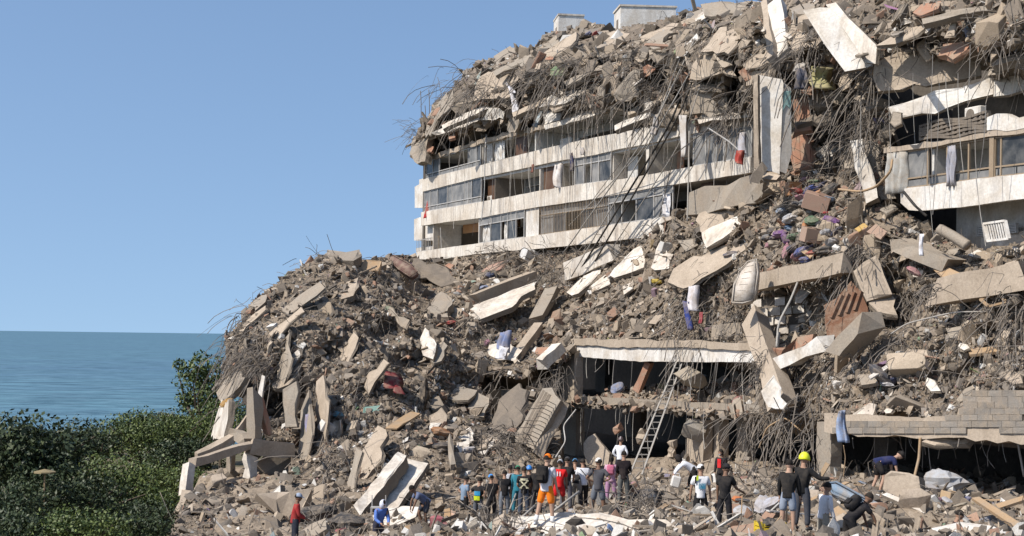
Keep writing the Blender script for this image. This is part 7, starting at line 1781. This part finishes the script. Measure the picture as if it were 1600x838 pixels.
# ================================================================== trees and shrubs towards the sea
def leafmat(name, col, col2):
    m, t, p = nodes_of(name); n = t.nodes.new('ShaderNodeAttribute'); n.attribute_name = 'tint'
    t.links.new(mixc(t, n.outputs['Fac'], col, col2), p.inputs['Base Color']); p.inputs['Roughness'].default_value = .55; p.inputs['Specular IOR Level'].default_value = .35
    p.inputs['Transmission Weight'].default_value = 0
    return m
LEAF = [leafmat('leaf_dark', (.014,.027,.010), (.062,.08,.03)), leafmat('leaf_mid', (.026,.048,.012), (.125,.155,.038)), leafmat('leaf_grey', (.05,.06,.035), (.12,.13,.075))]
M['bark'] = surf('bark', (.09,.07,.05), dust_amt=.2, scale=3)
def tree(px, D, topy, width, label, name='tree', mat=0, leaf=.22, n=5000, lean=0, airy=.0, group=None, sq=.8):
    base = at(px, 700, D); x, y = base[0], base[1]; zt = at(px, topy, D)[2]; zb = min(-.6, -1.2 - .02 * (D - 60)); h = zt - zb; w = width / FPX * D / 2
    e = empty(name, (x, y, zb), label, 'tree' if 'shrub' not in name else 'shrub', group)
    tr = MB(); tips = []
    fork = np.array([x + lean * h * .3, y, zb + h * .35])
    tr.tube([(x, y, zb - .3), (x + lean * h * .1, y, zb + h * .18), fork], .05 * h * .35 + .06, 7, r1=.03 * h * .3 + .04)
    tr.build('trunk', M['bark'], e)
    li = MB(); nl = 9
    for i in range(nl):
        a = 2 * PI * i / nl + RNG.uniform(-.3, .3); r = RNG.uniform(.35, .95) * w; z = zb + h * RNG.uniform(.5, .93)
        tip = np.array([x + lean * h * .5 + math.cos(a) * r, y + math.sin(a) * r, z]); tips.append(tip); mid = (fork + tip) / 2 + RNG.normal(size=3) * .2
        li.tube([fork, mid, tip], .06 + .012 * h, 5, r1=.02)
    li.build('limb', M['bark'], e)
    cl = []
    for i in range(int(26 + w * 6)):
        t = tips[RNG.integers(0, nl)] if RNG.random() < .6 else fork + np.array([0, 0, h * .3])
        d = RNG.normal(size=3); d /= np.linalg.norm(d)
        c = np.array([x + lean * h * .5, y, zb + h * .60]) + d * np.array([w, w, h * .40 * sq]) * RNG.uniform(.35, 1.0) ** .6 * .9
        cl.append((.35 * t + .65 * c, RNG.uniform(.13, .33) * w * (1 - airy * .4) + .15))
    cc = np.array([c for c, r in cl]); rr = np.array([r for c, r in cl])
    k = RNG.integers(0, len(cl), n); d = RNG.normal(size=(n, 3)); d /= np.linalg.norm(d, axis=1)[:, None]
    P = cc[k] + d * (rr[k] * RNG.uniform(.3, 1.08, n) ** .5)[:, None] * np.array([1.15, 1.15, .8])
    hi = np.percentile(P[:, 2], 97); P[:, 2] = zb + (P[:, 2] - zb) * (zt - zb) / (hi - zb); P[:, 2] = np.maximum(P[:, 2], zb + .15)
    u = RNG.normal(size=(n, 3)); u /= np.linalg.norm(u, axis=1)[:, None]; nn = d * .6 + RNG.normal(size=(n, 3)) * .6 + np.array([0, 0, .5]); v = np.cross(nn, u); v /= np.linalg.norm(v, axis=1)[:, None] + 1e-9
    s = leaf * RNG.uniform(.5, 1.25, n)[:, None]
    Q = np.stack([P - u * s * .5, P + v * s * .26, P + u * s * .5, P - v * s * .26], 1).reshape(-1, 3)
    F = np.arange(4 * n).reshape(n, 4); tint = np.repeat(np.clip(RNG.normal(.4, .28, n) + .35 * (RNG.random(len(cl))[k] - .5), 0, 1), 4)
    mesh_np('crown', Q, F, LEAF[mat], e, col=np.repeat(tint[:, None], 3, 1))
T_ = tree
T_(40,58,664,230,'broad dark tree at the seaward edge, nearest of the wood','broad_tree',0,.27,7500)
T_(-40,66,668,240,'dark tree cut by the picture edge beside the broad dark one','broad_tree',0,.26,6000)
T_(120,74,668,170,'low dark tree just behind the broad dark tree','broad_tree',0,.22,5000)
T_(225,78,652,190,'green feathery tree in the middle of the wood','feathery_tree',1,.17,8000)
T_(180,62,722,260,'dense green tree before the feathery one','dense_tree',1,.17,9000)
T_(215,95,650,110,'round dark shrub tree standing up against the sea','round_tree',0,.2,5000)
T_(262,88,648,100,'dry greyish tree beside the round dark one','dry_tree',2,.16,4000,airy=.6)
T_(296,80,650,150,'green tree near the bare concrete frame','feathery_tree',1,.17,6000)
T_(318,90,562,120,'tall airy tree with open branches behind the hanging slabs','airy_tree',1,.26,4200,airy=.9,lean=-.03,sq=1.15)
T_(345,86,628,130,'bushy tree seen through the bare concrete frame','dense_tree',1,.17,5000)
T_(255,68,735,200,'low spreading tree near the foot of the rubble','spreading_tree',1,.16,8000)
T_(100,56,740,280,'lowest dark tree at the near corner of the wood','spreading_tree',0,.17,9000)
T_(-10,52,770,220,'dark bush at the very corner of the wood','spreading_tree',0,.16,7000)
T_(215,56,790,180,'dark shrub at the foot of the rubble heap','spreading_shrub',0,.15,7000)
T_(150,100,672,120,'far low tree along the shore','shore_tree',2,.2,4000)
T_(60,104,676,130,'second far low tree along the shore, behind the broad dark tree','shore_tree',0,.2,4000)
T_(305,104,658,80,'small far tree along the shore beside the airy one','shore_tree',2,.2,3000)
T_(400,84,650,100,'tree showing in the gap under the small broken room','dense_tree',1,.17,4000)
T_(30,47,806,200,'low dark scrub at the corner below the parasol','scrub_shrub',0,.15,6000)
T_(130,47,800,190,'low green scrub between the corner and the rubble','scrub_shrub',1,.14,6000)
T_(218,49,806,130,'low green scrub touching the edge of the rubble','scrub_shrub',0,.14,5000)
T_(255,60,770,90,'small green shrub beside the drooping end of the concrete frame','scrub_shrub',1,.14,4000)
T_(280,74,690,150,'dark green shrub right behind the concrete frame','dense_tree',0,.18,7000)
# parasol and parked things glimpsed between the trees
e = empty('straw_parasol', at(70, 740, 66), 'small yellow parasol glimpsed between the dark trees', 'parasol'); p = at(70, 733, 54)
m = MB(); ring = [p + np.array([  .42 * math.cos(a), .42 * math.sin(a), -.1]) for a in np.linspace(0, 2 * PI, 9)[:-1]]
m.add([p] + ring + [p - np.array([0, 0, .05])] + [q - np.array([0, 0, .05]) for q in ring], [(0, 1 + i, 1 + (i + 1) % 8) for i in range(8)] + [(9, 10 + (i + 1) % 8, 10 + i) for i in range(8)] + [(1 + i, 10 + i, 10 + (i + 1) % 8, 1 + (i + 1) % 8) for i in range(8)]).build('canopy', M['plastic'], e, color=(.26, .20, .09))
m = MB(); m.tube([p - np.array([0, 0, 2.6]), p - np.array([0, 0, .05])], .03, 6); m.build('pole', M['wood'], e)
